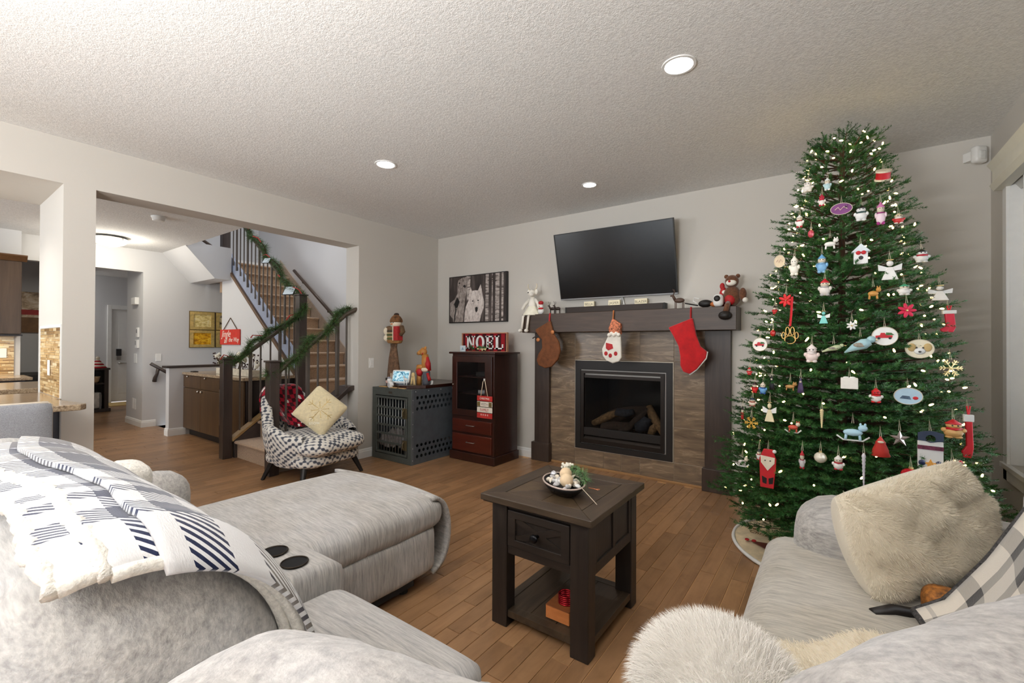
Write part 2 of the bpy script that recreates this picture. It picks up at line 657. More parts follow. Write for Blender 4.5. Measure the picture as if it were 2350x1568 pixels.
# basement stair pocket
w = MB(); w.box(-8.65, -7.56, 2.44, YB, -1.6, -1.55)
for i in range(6):
    w.box(-8.65, -7.56, 2.50 + .25 * i, 2.75 + .25 * i, -1.55, -.19 * (i + 1))
struct(w.build('floor_basement_steps', paint((120, 100, 85), .9)))
# half wall along the basement stair
w = MB(); w.box(-7.67, -7.55, 2.26, 3.10, -.2, .955); struct(w.build('wall_half', M_HALL, bevel=.004))
w = MB(); w.box(-7.70, -7.52, 2.22, 3.12, .955, .985)
struct(w.build('trim_half_wall_cap', paint((52, 42, 38), .4, name='dark_cap'), bevel=.006))
# wall under the upper flight
w = MB()
sl = .775
w.prism([(-8.014, 0), (-6.0, 0), (-5.72, .56), (-5.72, .86), (-8.014, .86 + sl * (8.014 - 5.72))], -3.16, -3.10, Matrix(((1, 0, 0, 0), (0, 0, -1, 0), (0, 1, 0, 0), (0, 0, 0, 1))))
struct(w.build('wall_under_stairs', M_HALL))

# baseboards: stepped profile
def baseboard(name, p0, p1, nrm, h=.105, t=.014):
    p0, p1, nrm = Vector((*p0, 0)), Vector((*p1, 0)), Vector((*nrm, 0))
    prof = [(0, 0), (t, 0), (t, h * .70), (t * .75, h * .76), (t * .75, h * .86), (t * .35, h), (0, h)]
    mb = MB()
    n = len(prof)
    vs = [p + nrm * a + Vector((0, 0, z)) for p in (p0, p1) for a, z in prof]
    fs = [tuple(range(n)), tuple(range(2 * n - 1, n - 1, -1))] + [(i, i + n, (i + 1) % n + n, (i + 1) % n) for i in range(n)]
    mb.add(vs, fs)
    o = mb.build(name, M_WHITE)
    bm = bmesh.new(); bm.from_mesh(o.data); bmesh.ops.recalc_face_normals(bm, faces=bm.faces); bm.to_mesh(o.data); bm.free()
    return struct(o)
baseboard('baseboard_left', (XL, 3.084), (XL, YB), (1, 0))
baseboard('baseboard_back', (XL, YB), (-2.77, YB), (0, -1))
baseboard('baseboard_back_right', (-.76, YB), (XR, YB), (0, -1))
baseboard('baseboard_right', (XR, 4.0), (XR, YB), (-1, 0))
baseboard('baseboard_hall', (-9.45, 2.25), (-8.64, 2.25), (0, -1))
baseboard('baseboard_hall_end', (-8.65, 2.24), (-8.65, 2.42), (1, 0))
baseboard('baseboard_half_wall', (-7.68, 2.26), (-7.54, 2.26), (0, -1))
baseboard('baseboard_half_wall_side', (-7.55, 2.25), (-7.55, 2.46), (1, 0))
baseboard('baseboard_jamb', (XL - T, 3.084), (XL, 3.084), (0, -1))

# ------------------------------------------------------------------ window on the right with blinds
win = struct(MB().box(XR + .06, XR + .085, wy0, wy1, wz0, wz0 + .05).box(XR + .06, XR + .085, wy0, wy1, wz1 - .05, wz1)
             .box(XR + .06, XR + .085, wy0, wy0 + .05, wz0, wz1).box(XR + .06, XR + .085, wy1 - .05, wy1, wz0, wz1)
             .box(XR + .06, XR + .085, 1.98, 2.04, wz0, wz1).build('window_1', M_WHITE, bevel=.004))
g = NT('window_glass'); g.set(.02, 0, .5, trans=1.0, ior=1.02); g.base((1, 1, 1, 1))
MB().box(XR + .07, XR + .074, wy0 + .05, wy1 - .05, wz0 + .05, wz1 - .05).build('pane', g.m, win)
cs = MB()
cs.box(XR - .018, XR, wy1, wy1 + .07, wz0 - .1, wz1 + .02)
cs.box(XR - .018, XR, wy0 - .07, wy0, wz0 - .1, wz1 + .02)
cs.box(XR - .03, XR, wy0 - .09, wy1 + .09, wz0 - .03, wz0)
cs.box(XR - .018, XR, wy0 - .09, wy1 + .07, wz0 - .10, wz0 - .03)
cs.box(XR - .004, XR + .12, wy1 - .004, wy1, wz0, wz1)
struct(cs.build('trim_1', M_WHITE, bevel=.003))
bl = thing('window_blind', 'white horizontal slat blind over the window at the right edge', 'blind', (XR - .02, (wy0 + wy1) / 2, wz1))
va = MB()
vp = [(0, 0), (.055, 0), (.075, .035), (.06, .05), (.06, .12), (.085, .165), (0, .165)]
va.prism([(XR - a, b + wz1 - .06) for a, b in vp], -(wy1 + .075), -(wy0 - .06), Matrix(((1, 0, 0, 0), (0, 0, -1, 0), (0, 1, 0, 0), (0, 0, 0, 1))))
va.build('valance', paint((232, 229, 214), .4, var=.01, name='cream_valance'), bl)
ms = NT('blind_slat'); ms.set(.45, 0, .4); ms.base(rgb((244, 244, 242)))
tr = ms.n('ShaderNodeBsdfTranslucent'); tr.inputs[0].default_value = (.95, .96, .97, 1)
mx = ms.n('ShaderNodeMixShader'); mx.inputs[0].default_value = .38
ms.l(ms.b.outputs[0], mx.inputs[1]); ms.l(tr.outputs[0], mx.inputs[2])
ms.l(mx.outputs[0], ms.t.nodes['Material Output'].inputs[0])
sm = MB()
dz = .023 * math.sin(math.radians(58)); dx = .023 * math.cos(math.radians(58))
hy = (wy1 - wy0) / 2 - .012
sm.add([(-dx, -hy, dz), (dx, -hy, -dz), (dx, hy, -dz), (-dx, hy, dz), (-dx + .002, -hy, dz + .002), (dx + .002, -hy, -dz + .002), (dx + .002, hy, -dz + .002), (-dx + .002, hy, dz + .002)],
       [(0, 1, 2, 3), (7, 6, 5, 4), (0, 3, 7, 4), (1, 5, 6, 2), (0, 4, 5, 1), (3, 2, 6, 7)])
zz = wz1 - .07
first = None
while zz > wz0 + .03:
    if first is None:
        first = sm.build('slat', ms.m, bl)
        sl_o = first
    else:
        sl_o = first.copy(); COL.objects.link(sl_o)
        sl_o.parent = bl
    sl_o.location = (XR + .028, (wy0 + wy1) / 2, zz)
    zz -= .042
lm = MB()
for yy in (wy1 - .22, wy1 - 1.2, wy0 + 1.2, wy0 + .25):
    lm.cyl((XR + .003, yy, wz0 + .02), (XR + .003, yy, wz1), .0012, n=5)
lm.build('ladder_cords', M_WHITE, bl, kind='stuff')

# ------------------------------------------------------------------ recessed lights
M_LED = NT('led_lens'); M_LED.set(.4, emis=(255, 250, 240), estr=14); M_LED = M_LED.m
def can_light(x, y, label, r=.083, power=26):
    t = thing('recessed_light', label, 'ceiling light', (x, y, ZC), group='recessed ceiling lights')
    ring = MB().lathe([(r * .80, -.001), (r * .84, -.006), (r, -.006), (r * 1.02, -.001), (r, 0), (r * .8, 0)], 36)
    ring.build('trim_ring', M_WHITE, t, smooth=True, local=True, angle=.6)
    MB().lathe([(.001, -.003), (r * .8, -.003), (r * .8, -.001), (.001, -.001)], 36).build('lens', M_LED, t, local=True)
    ld = bpy.data.lights.new('can_lamp', 'SPOT'); ld.energy = power; ld.spot_size = math.radians(155); ld.spot_blend = .9
    ld.shadow_soft_size = .07; ld.color = (1, .96, .90)
    lo = bpy.data.objects.new('can_lamp', ld); lo.location = (x, y, ZC - .03); COL.objects.link(lo)
can_light(-.638, 2.331, 'largest recessed ceiling light, above the tree side of the room')
can_light(-2.89, 2.28, 'recessed ceiling light nearest the hall opening')
can_light(-1.764, 3.624, 'smallest recessed ceiling light, above the television', .068)
for px_, py_ in ((-3.4, -1.4), (-.6, -1.8)):     # the rest of the room's ceiling lights, behind the photographer
    ld = bpy.data.lights.new('can_lamp', 'SPOT'); ld.energy = 26; ld.spot_size = math.radians(155); ld.spot_blend = .9
    ld.shadow_soft_size = .07; ld.color = (1, .96, .90)
    lo = bpy.data.objects.new('can_lamp', ld); lo.location = (px_, py_, ZC - .03); COL.objects.link(lo)
# ------------------------------------------------------------------ fireplace wall
M_DKW = wood('dark_stained_wood', (52, 40, 33), (66, 52, 43), (84, 67, 55), (2.2, 20, 26), 1.4, .42)
M_DKV = wood('dark_stained_wood_upright', (46, 36, 31), (60, 48, 41), (76, 61, 52), (22, 20, 2.2), 1.4, .42)
fp = thing('fireplace', 'gas fireplace with dark wood mantel and brown stone tile surround', 'fireplace', (-1.74, YB, 0))
mb = MB(); mb.box(-2.815, -.652, 4.10, YB - .001, 1.440, 1.640)
mb.build('mantel_beam', M_DKW, fp, bevel=.004)
for a, b in ((-2.765, -2.575), (-.940, -.725)):
    MB().box(a, b, 4.285, YB - .001, .20, 1.440).build('leg', M_DKV, fp, bevel=.003)
for a, b in ((-2.792, -2.560), (-.958, -.708)):
    MB().box(a, b, 4.258, YB - .001, 0, .205).build('plinth', M_DKV, fp, bevel=.004)
def tile_mat():
    nt = NT('brown_stone_tile'); nt.set(.28, 0, .5)
    oi = nt.n('ShaderNodeObjectInfo')
    tc = nt.n('ShaderNodeTexCoord')
    cmb = nt.n('ShaderNodeCombineXYZ')
    nt.l(nt.math('MULTIPLY', oi.outputs['Random'], 23.0), cmb.inputs[0])
    nt.l(nt.math('MULTIPLY', oi.outputs['Random'], 17.0), cmb.inputs[2])
    va = nt.n('ShaderNodeVectorMath', operation='ADD'); nt.l(tc.outputs['Object'], va.inputs[0]); nt.l(cmb.outputs[0], va.inputs[1])
    mp = nt.n('ShaderNodeMapping'); mp.inputs['Rotation'].default_value = (0, math.radians(14), 0); mp.inputs['Scale'].default_value = (2.0, 1, 11)
    nt.l(va.outputs[0], mp.inputs[0])
    f = nt.noise(mp.outputs[0], 1.3, 6, .62, 1.6)
    c = nt.ramp(f, [(.22, rgb((88, 74, 62))), (.42, rgb((114, 97, 79))), (.56, rgb((132, 113, 92))), (.63, rgb((158, 139, 115))), (.66, rgb((122, 103, 84))), (.82, rgb((96, 82, 70)))])
    nt.base(c); nt.bump(f, .25, .004)
    return nt.m
M_TILE = tile_mat()
tz = 4.326
grout = MB().ring((-2.60, -.93, .022, 1.441), (-2.262, -1.231, .200, 1.140), 4.330, YB - .0005).build('grout', paint((150, 136, 118), .8, var=.02), fp)
rowz = [.022, .198, .530, .820, 1.150, 1.441]
tl = []
for i in range(4):                                   # left and right columns
    tl.append((-2.58, -2.272, rowz[i], rowz[i + 1])); tl.append((-1.222, -.94, rowz[i], rowz[i + 1]))
for a, b in ((-2.58, -2.272), (-2.272, -1.552), (-1.552, -1.222), (-1.222, -.94)):
    tl.append((a, b, 1.150, 1.441))
for a, b in ((-2.272, -1.934), (-1.934, -1.745), (-1.745, -1.552), (-1.552, -1.222)):
    tl.append((a, b, .022, .198))
for a, b, c, d in tl:
    g = .0022
    MB().box(a + g, b - g, tz, 4.334, c + g, d - g).build('tile', M_TILE, fp, bevel=.0015, seg=1)
MB().box(-2.56, -.958, 4.312, YB - .001, 0, .022).build('floor_strip', wood('oak_strip', (140, 100, 62), (160, 120, 78), (176, 136, 92), (2, 20, 20), 1.2), fp, bevel=.003)
# insert
M_BLK = paint((30, 26, 24), .45, .0, .4, var=.03, name='black_metal')
M_BRZ = paint((42, 36, 32), .35, .6, .5, var=.03, name='bronze_metal')
M_IN = paint((20, 17, 15), .85, var=.1, name='firebox_black')
mb = MB()
x0, x1, z0, z1 = -2.262, -1.231, .200, 1.140
mb.ring((x0, x1, z0, z1), (x0 + .062, x1 - .062, z0 + .06, z1 - .095), 4.314, 4.3335)
mb.build('surround_frame', M_BLK, fp, bevel=.002)
mb = MB()
mb.ring((x0 - .006, x1 + .006, z0 - .006, z1 + .006), (x0, x1, z0, z1), 4.320, 4.3338)
mb.build('edge_trim', paint((190, 180, 165), .4, .3), fp)
mb = MB()
a0, a1, c0, c1 = x0 + .075, x1 - .075, z0 + .07, z1 - .105
mb.ring((a0, a1, c0, c1), (a0 + .035, a1 - .035, c0 + .001, c1 - .028), 4.298, 4.3335)
mb.box(a0 + .036, a1 - .036, 4.308, 4.3335, c1 - .075, c1 - .045)
mb.build('door_frame', M_BRZ, fp, bevel=.003)
mb = MB()
mb.box(a0 + .035, a1 - .035, 4.303, 4.3335, c0 + .085, c0 + .165)
mb.build('lower_rail', M_BLK, fp, bevel=.003)
mb = MB(); mb.box(a0 + .035, a1 - .035, 4.300, 4.330, c0, c0 + .045); mb.add([(a0 + .035, 4.30, c0 + .045), (a1 - .035, 4.30, c0 + .045), (a1 - .035, 4.33, c0 + .085), (a0 + .035, 4.33, c0 + .085)], [(0, 1, 2, 3)])
mb.build('louver', M_BRZ, fp)
fb = MB()
b0, b1, d0, d1 = a0 + .035, a1 - .035, c0 + .12, c1 - .045
fb.add([(b0, 4.335, d0), (b1, 4.335, d0), (b1, 4.335, d1), (b0, 4.335, d1), (b0 + .1, 4.72, d0), (b1 - .1, 4.72, d0), (b1 - .1, 4.72, d1), (b0 + .1, 4.72, d1)],
       [(0, 1, 5, 4), (2, 3, 7, 6), (1, 2, 6, 5), (3, 0, 4, 7), (4, 5, 6, 7)])
fb.build('firebox', M_IN, fp)
gm = NT('fire_glass'); gm.set(.03, 0, .5, alpha=.22); gm.base((.004, .004, .004, 1))
MB().box(b0, b1, 4.3225, 4.3255, d0, d1).build('glass', gm.m, fp)
# the wall behind the insert is open
bpy.data.objects['wall_back'].data.clear_geometry()
wm = MB(); wm.box(XL - T, b0, YB, YB + .12, 0, ZC); wm.box(b1, XR + .12, YB, YB + .12, 0, ZC); wm.box(b0, b1, YB, YB + .12, d1, ZC); wm.box(b0, b1, YB, YB + .12, 0, d0)
bpy.data.objects['wall_back'].data.from_pydata(wm.v, [], wm.f)
# logs
def log(pts, r, mat, name='log'):
    mb = MB(); mb.tube(pts, r, 10)
    o = mb.build(name, mat, fp, smooth=True)
    for v in o.data.vertices:
        n_ = mnoise.noise(v.co * 22) * .012 + mnoise.noise(v.co * 60) * .005
        v.co += Vector((n_, n_, n_ * .8))
    return o
M_LOG = paint((122, 96, 66), .9, var=.22, vscale=40, bump=.5, bscale=60, name='ceramic_log')
M_LOGD = paint((62, 50, 42), .9, var=.2, vscale=40, bump=.5, bscale=60, name='charred_log')
M_COAL = paint((46, 50, 58), .8, var=.25, vscale=60, bump=.8, bscale=90, name='coal_log')
lz = d0 + .05
log([(-2.10, 4.42, lz + .02), (-2.02, 4.43, lz + .06), (-1.92, 4.45, lz + .12), (-1.80, 4.47, lz + .17)], [.032, .04, .042, .03], M_LOG)
log([(-2.03, 4.52, lz + .05), (-1.88, 4.53, lz + .12), (-1.7, 4.54, lz + .17), (-1.5, 4.55, lz + .2)], [.06, .07, .06, .05], M_LOGD)
log([(-1.98, 4.40, lz), (-1.86, 4.40, lz + .02), (-1.75, 4.41, lz + .03), (-1.66, 4.42, lz + .05)], [.045, .05, .04, .03], M_LOGD)
log([(-1.84, 4.43, lz + .17), (-1.74, 4.44, lz + .16), (-1.66, 4.44, lz + .18)], [.035, .045, .03], M_COAL)
log([(-1.78, 4.37, lz - .02), (-1.70, 4.39, lz + .02), (-1.62, 4.43, lz + .11), (-1.52, 4.47, lz + .22)], [.03, .034, .036, .03], M_LOGD)
log([(-1.60, 4.40, lz + .03), (-1.53, 4.40, lz + .07), (-1.50, 4.41, lz + .14)], [.055, .065, .04], M_COAL)
log([(-1.32, 4.39, lz - .01), (-1.38, 4.41, lz + .06), (-1.46, 4.45, lz + .16), (-1.52, 4.49, lz + .24)], [.034, .045, .045, .036], M_LOG)
log([(-1.46, 4.37, lz - .02), (-1.44, 4.39, lz + .04), (-1.40, 4.42, lz + .09)], [.03, .04, .03], M_LOG)
em = MB(); 
for i in range(60):
    em.ell((rnd.uniform(-2.05, -1.38), rnd.uniform(4.36, 4.6), d0 + .015), rnd.uniform(.012, .026), 6, 4)
em.build('embers', M_LOGD, fp, kind='stuff')

# ------------------------------------------------------------------ television on a tilted wall mount
cx, cy, cz, yw, tl_, rl, tw = -1.79, 4.19, 2.13, .041, .258, .003, 1.224
th = tw * .5725
Rx = Vector((math.cos(yw), math.sin(yw), 0)); N0 = Vector((math.sin(yw), -math.cos(yw), 0))
Up = Vector((0, 0, 1)) * math.cos(tl_) + N0 * math.sin(tl_); Nn = Rx.cross(Up)
TVM = Matrix(((Rx.x, Up.x, Nn.x, cx), (Rx.y, Up.y, Nn.y, cy), (Rx.z, Up.z, Nn.z, cz), (0, 0, 0, 1)))
tv = thing('television', 'large flat black television tilted forward above the mantel', 'television', rot=TVM)
M_SCR = paint((13, 13, 14), .22, 0, .5, var=0, name='tv_screen')
M_TVB = paint((24, 24, 25), .5, var=0, name='tv_plastic')
MB().box(-tw / 2 + .008, tw / 2 - .008, -th / 2 + .016, th / 2 - .008, .0, .003).build('screen', M_SCR, tv, local=True)
mb = MB()
mb.ring((-tw / 2, tw / 2, -th / 2 + .014, th / 2), (-tw / 2 + .008, tw / 2 - .008, -th / 2 + .016, th / 2 - .008), -.006, .03, Matrix.Rotation(PI / 2, 4, 'X') @ Matrix.Diagonal((1, 1, 1, 1)) @ Matrix.Rotation(PI, 4, 'X') @ Matrix.Rotation(0, 4, 'Z') if False else Matrix(((1, 0, 0, 0), (0, 0, 1, 0), (0, -1, 0, 0), (0, 0, 0, 1))))
mb.box(-tw / 2 + .004, tw / 2 - .004, -th / 2 + .012, th / 2 - .004, -.0295, -.002); mb.box(-.35, .35, -.26, .16, -.06, -.0295)
mb.build('bezel', M_TVB, tv, local=True)
MB().box(-tw / 2, tw / 2, -th / 2, -th / 2 + .014, -.03, .007).build('chin', paint((170, 172, 175), .3, .8, var=0, name='silver_metal'), tv, local=True, bevel=.002)
mb = MB(); mb.tube([(-.15, 0, -.06), (-.15, 0.02, -.11)], .02, 8); mb.tube([(.15, 0, -.06), (.15, 0.02, -.11)], .02, 8)
mb.build('mount_arm', M_BLK, tv, local=True)
mb = MB(); mb.cyl((-1.73, 4.31, 1.80), (-1.70, 4.318, 1.66), .006, n=8); mb.cyl((-1.74, 4.31, 1.8), (-1.755, 4.318, 1.66), .006, n=8)
tag(mb.build('power_cable', M_WHITE, smooth=True), 'white cables running down the wall behind the soundbar', 'cable')

# ------------------------------------------------------------------ wolf picture on the back wall
pic = thing('canvas_picture', 'black and white picture of two wolves among birch trunks', 'picture', rot=on_back(-3.652, YB, 1.888))
pw, ph = .95, .608
MB().box(-pw / 2, pw / 2, -ph / 2, ph / 2, .0, .036).build('frame', paint((34, 30, 29), .5, var=0, name='frame_black'), pic, local=True, bevel=.002)
def wolf_bg():
    nt = NT('birch_print'); nt.set(.6)
    v = nt.coords(scale=(14, 1.6, 1))
    f = nt.noise(v, 1, 5, .65, .3)
    nt.base(nt.ramp(f, [(.34, rgb((34, 28, 27))), (.52, rgb((66, 57, 54))), (.66, rgb((100, 90, 86)))]))
    return nt.m
MB().box(-pw / 2 + .012, pw / 2 - .012, -ph / 2 + .012, ph / 2 - .012, .036, .0372).build('canvas', wolf_bg(), pic, local=True)
def birch():
    nt = NT('birch_bark_print'); nt.set(.6)
    v = nt.coords(scale=(6, 30, 1))
    f = nt.noise(v, 1, 5, .7, .4)
    nt.base(nt.ramp(f, [(.36, rgb((60, 52, 50))), (.46, rgb((150, 140, 134))), (.62, rgb((208, 198, 192)))]))
    return nt.m
mb = MB()
def pstrip(mb, pts, z):
    mb.prism(pts, .0372, z)
h2 = ph / 2 - .012
for xa, xb in ((.145, .198), (.245, .262), (.300, .366), (.395, .428)):
    mb.prism([(xa, -h2), (xb - .004, -h2), (xb, h2), (xa + .004, h2)], .0372, .0378)
mb.prism([(-.16, -.02), (-.115, .0), (-.10, h2), (-.17, h2)], .0372, .0378)
mb.build('birch_trunks', birch(), pic, local=True)
def furp(name, a, b, c):
    nt = NT(name); nt.set(.7)
    v = nt.coords(scale=(34, 14, 1))
    f = nt.noise(v, 1, 5, .7, .8)
    nt.base(nt.ramp(f, [(.3, rgb(a)), (.5, rgb(b)), (.7, rgb(c))]))
    return nt.m
MWf = furp('wolf_fur_light', (150, 138, 132), (214, 203, 197), (240, 232, 227))
MWm = furp('wolf_fur_mid', (84, 75, 71), (150, 139, 133), (196, 185, 179))
S = lambda pts: [(x - pw / 2, ph / 2 - y) for x, y in pts]
# rear wolf (half hidden) and front wolf, drawn in metres from the picture's top left
rear = MB()
rear.prism(S([(.02, .34), (.10, .30), (.155, .22), (.15, .12), (.17, .05), (.235, .025), (.305, .02), (.325, .05), (.32, .14), (.30, .24), (.28, .33), (.27, .45), (.25, .596), (.08, .596), (.07, .55), (.02, .50)]), .0378, .0386)
rear.build('rear_wolf', MWm, pic, local=True)
fr = MB()
fr.prism(S([(.36, .215), (.378, .15), (.40, .205), (.45, .20), (.50, .205), (.545, .13), (.565, .20), (.575, .27), (.60, .35), (.595, .43), (.56, .50), (.53, .596), (.27, .596), (.28, .48), (.30, .40), (.34, .33), (.35, .26)]), .0386, .0394)
fr.build('front_wolf', MWf, pic, local=True)
dk = MB()
dk.prism(S([(.455, .42), (.475, .41), (.50, .42), (.495, .46), (.475, .485), (.46, .46)]), .0394, .0399)
dk.ell((S([(.415, .335)])[0][0], S([(.415, .335)])[0][1], .0394), (.014, .008, .001)); dk.ell((S([(.505, .33)])[0][0], S([(.505, .33)])[0][1], .0394), (.014, .008, .001))
dk.prism(S([(.245, .135), (.27, .115), (.30, .135), (.285, .16)]), .0386, .0392); dk.ell((S([(.185, .09)])[0][0], S([(.185, .09)])[0][1], .0386), (.016, .009, .001))
dk.prism(S([(.09, .36), (.15, .27), (.19, .33), (.16, .40), (.12, .42)]), .0386, .0390); dk.prism(S([(.12, .42), (.14, .42), (.10, .596), (.085, .596)]), .0386, .0390)
dk.build('dark_markings', paint((28, 24, 23), .6, var=0), pic, local=True)

# ------------------------------------------------------------------ soundbar, mantel ornaments
sb = thing('soundbar', 'long low black soundbar on the mantel below the television', 'speaker', (-1.79, 4.20, 1.640))
MB().box(-2.294, -1.275, 4.165, 4.255, 1.642, 1.704).build('body', paint((44, 34, 29), .6, var=.04, vscale=300, name='speaker_cloth'), sb, bevel=.006)
MB().box(-1.276, -1.262, 4.164, 4.256, 1.641, 1.705).build('end_cap', M_TVB, sb, bevel=.004)
MB().box(-2.307, -2.293, 4.164, 4.256, 1.641, 1.705).build('end_cap', M_TVB, sb, bevel=.004)
M_CRM = paint((236, 226, 196), .6, var=.02, name='cream_block')
M_GRYT = paint((120, 112, 96), .6, var=0, name='grey_lettering')
for i, (xx, wd_, tx, lb) in enumerate(((-2.085, .115, 'BELLA', 'left cream name block standing behind the soundbar'), (-1.805, .125, 'JASPER', 'middle cream name block standing behind the soundbar'), (-1.528, .125, 'BLAZER', 'right cream name block standing behind the soundbar'))):
    t = thing('name_block', lb, 'sign', (xx, 4.285, 1.640), group='cream name blocks')
    MB().box(xx - wd_ / 2, xx + wd_ / 2, 4.275, 4.305, 1.640, 1.765).build('block', M_CRM, t, bevel=.002)
    text(tx, .034, M_GRYT, parent=t, M=on_back(xx, 4.2745, 1.735), depth=.0006)
# ------------------------------------------------------------------ curio cabinet
M_CHER = wood('dark_cherry', (34, 15, 10), (48, 22, 15), (62, 30, 20), (20, 20, 2.0), 1.3, .28, .25)
M_CHERH = wood('dark_cherry_drawer', (56, 18, 10), (74, 26, 15), (92, 38, 22), (2.2, 20, 20), 1.3, .28, .25)
M_STEEL = paint((196, 192, 186), .28, 1, .5, var=0, name='brushed_steel')
cab = thing('curio_cabinet', 'tall dark cherry cabinet with a glass door and two drawers', 'cabinet', (-3.265, 3.98, 0))
X0, X1, Y0, Y1, ZT = -3.565, -2.955, 3.775, 4.215, 1.200
mb = MB()
mb.box(X0 + .0185, X1 - .0185, Y1 - .012, Y1 - .001, .096, ZT - .001); mb.box(X0, X0 + .018, Y0 + .0305, Y1, .0955, ZT); mb.box(X1 - .018, X1, Y0 + .0305, Y1, .0955, ZT)
mb.box(X0 + .0185, X1 - .0185, Y0 + .031, Y1 - .013, .475, .495); mb.box(X0 + .0185, X1 - .0185, Y0 + .031, Y1 - .013, ZT - .02, ZT - .001); mb.box(X0 + .0185, X1 - .0185, Y0 + .031, Y1 - .013, .096, .109)
mb.ring((X0, X1, .0955, ZT), (X0 + .02, X1 - .032, .50, ZT - .03), Y0 + .004, Y0 + .03)
mb.build('body', M_CHER, cab, bevel=.002)
MB().box(X0 - .03, X1 + .03, Y0 - .03, Y1 + .01, ZT, ZT + .022).build('top', M_CHER, cab, bevel=.006)
MB().box(X0 - .022, X1 + .022, Y0 - .02, Y1 + .005, 0, .095).build('plinth', M_CHER, cab, bevel=.006)
dr = MB()
dx0, dx1, dz0, dz1 = X0 + .012, X1 - .022, .505, ZT - .028
dr.ring((dx0, dx1, dz0, dz1), (dx0 + .075, dx1 - .095, dz0 + .072, dz1 - .065), Y0 - .016, Y0 + .0035)
door = dr.build('door', M_CHER, cab, bevel=.003)
gl = NT('cabinet_glass'); gl.set(.02, 0, .5, alpha=.16); gl.base((.02, .02, .02, 1))
MB().box(dx0 + .07, dx1 - .09, Y0 - .008, Y0 - .004, dz0 + .07, dz1 - .06).build('glass', gl.m, door)
MB().cyl((dx0 + .02, Y0 - .03, .85), (dx0 + .02, Y0 - .018, .85), .008, n=10).build('knob', M_STEEL, door, smooth=True)
for sz in (.74, .93):
    MB().box(X0 + .018, X1 - .018, Y0 + .05, Y1 - .012, sz, sz + .012).build('shelf', M_CHER, cab)
for z0_, z1_ in ((.322, .463), (.110, .300)):
    d = MB().box(X0 + .014, X1 - .026, Y0 - .014, Y0 + .02, z0_, z1_).build('drawer', M_CHERH, cab, bevel=.007, seg=2)
    zc = (z0_ + z1_) / 2 + .01
    h = MB(); h.tube([(-3.325, Y0 - .012, zc), (-3.325, Y0 - .034, zc), (-3.318, Y0 - .036, zc), (-3.222, Y0 - .036, zc), (-3.215, Y0 - .034, zc), (-3.215, Y0 - .012, zc)], .0045, 8)
    h.build('handle', M_STEEL, d, smooth=True)
# contents
def box_thing(name, label, cat, b, mat, group=None, bevel=.002):
    o = MB().box(*b).build(name, mat, bevel=bevel)
    return tag(o, label, cat, group)
box_thing('storage_box', 'dark box on the upper shelf inside the cabinet', 'box', (-3.36, -3.20, 3.95, 4.10, .942, .99), paint((52, 48, 46), .6))
box_thing('media_player', 'small black box beside the dark box in the cabinet', 'electronics', (-3.17, -3.08, 3.93, 4.05, .942, .975), paint((40, 38, 40), .3))
box_thing('modem', 'pale flat modem on the middle shelf inside the cabinet', 'electronics', (-3.30, -3.10, 3.92, 4.05, .752, .782), paint((190, 190, 190), .4))
box_thing('white_jar', 'small white block at the bottom of the glass cabinet', 'jar', (-3.20, -3.11, 3.84, 3.93, .495, .60), paint((230, 230, 226), .5))

# NOEL sign on the cabinet
M_BUFF = None
def plaid(name, cols_u, cols_v, nu, nv, coord='UV', twill=0, rough=.8, rot=0, gen_scale=(1, 1, 1), bump=.2):
    """woven plaid: constant colour stripes in two directions, threads alternating on a fine diagonal"""
    nt = NT(name); nt.set(rough, 0, .2, sheen=.3)
    tc = nt.n('ShaderNodeTexCoord')
    mp = nt.n('ShaderNodeMapping'); mp.inputs['Rotation'].default_value = (0, 0, rot); mp.inputs['Scale'].default_value = gen_scale
    nt.l(tc.outputs[coord], mp.inputs[0])
    sp = nt.n('ShaderNodeSeparateXYZ'); nt.l(mp.outputs[0], sp.inputs[0])
    outs = []
    for ax, n_, cols in ((0, nu, cols_u), (1, nv, cols_v)):
        f = nt.math('FRACT', nt.math('MULTIPLY', sp.outputs[ax], float(n_)))
        tot = sum(w_ for w_, _ in cols); p = 0; st = []
        for w_, c in cols:
            st.append((p / tot, rgb(c))); p += w_
        outs.append(nt.ramp(f, st, 'CONSTANT'))
    if twill:
        s_ = nt.math('ADD', sp.outputs[0], sp.outputs[1])
        fr = nt.math('FRACT', nt.math('MULTIPLY', s_, float(twill)))
        mask = nt.math('GREATER_THAN', fr, .5)
        col = nt.mix(mask, outs[0], outs[1])
    else:
        col = nt.mix(.5, outs[0], outs[1])
    nt.base(col)
    if bump:
        v = nt.coords(coord, scale=(1, 1, 1))
        nt.bump(nt.noise(v, 180, 3), bump, .003)
    return nt.m
M_BUFF = plaid('buffalo_check', [(1, (196, 22, 40)), (1, (60, 10, 16))], [(1, (196, 22, 40)), (1, (60, 10, 16))], 9, 9, 'Object', bump=0)
ns = thing('wall_sign', 'red check wooden sign with raised white letters NOEL', 'sign', (-3.365, 4.12, 1.222))
MB().box(-3.6995, -3.0305, 4.1055, 4.125, 1.2285, 1.4355).build('board', paint((178, 24, 38), .6, var=.02), ns)
bd = MB().box(-3.695, -3.035, 4.1035, 4.105, 1.227, 1.431).build('check_panel', M_BUFF, ns)
fr = MB(); fr.ring((-3.71, -3.02, 1.2225, 1.446), (-3.70, -3.03, 1.228, 1.436), 4.09, 4.127)
fr.build('frame', paint((188, 140, 110), .6), ns, bevel=.002)
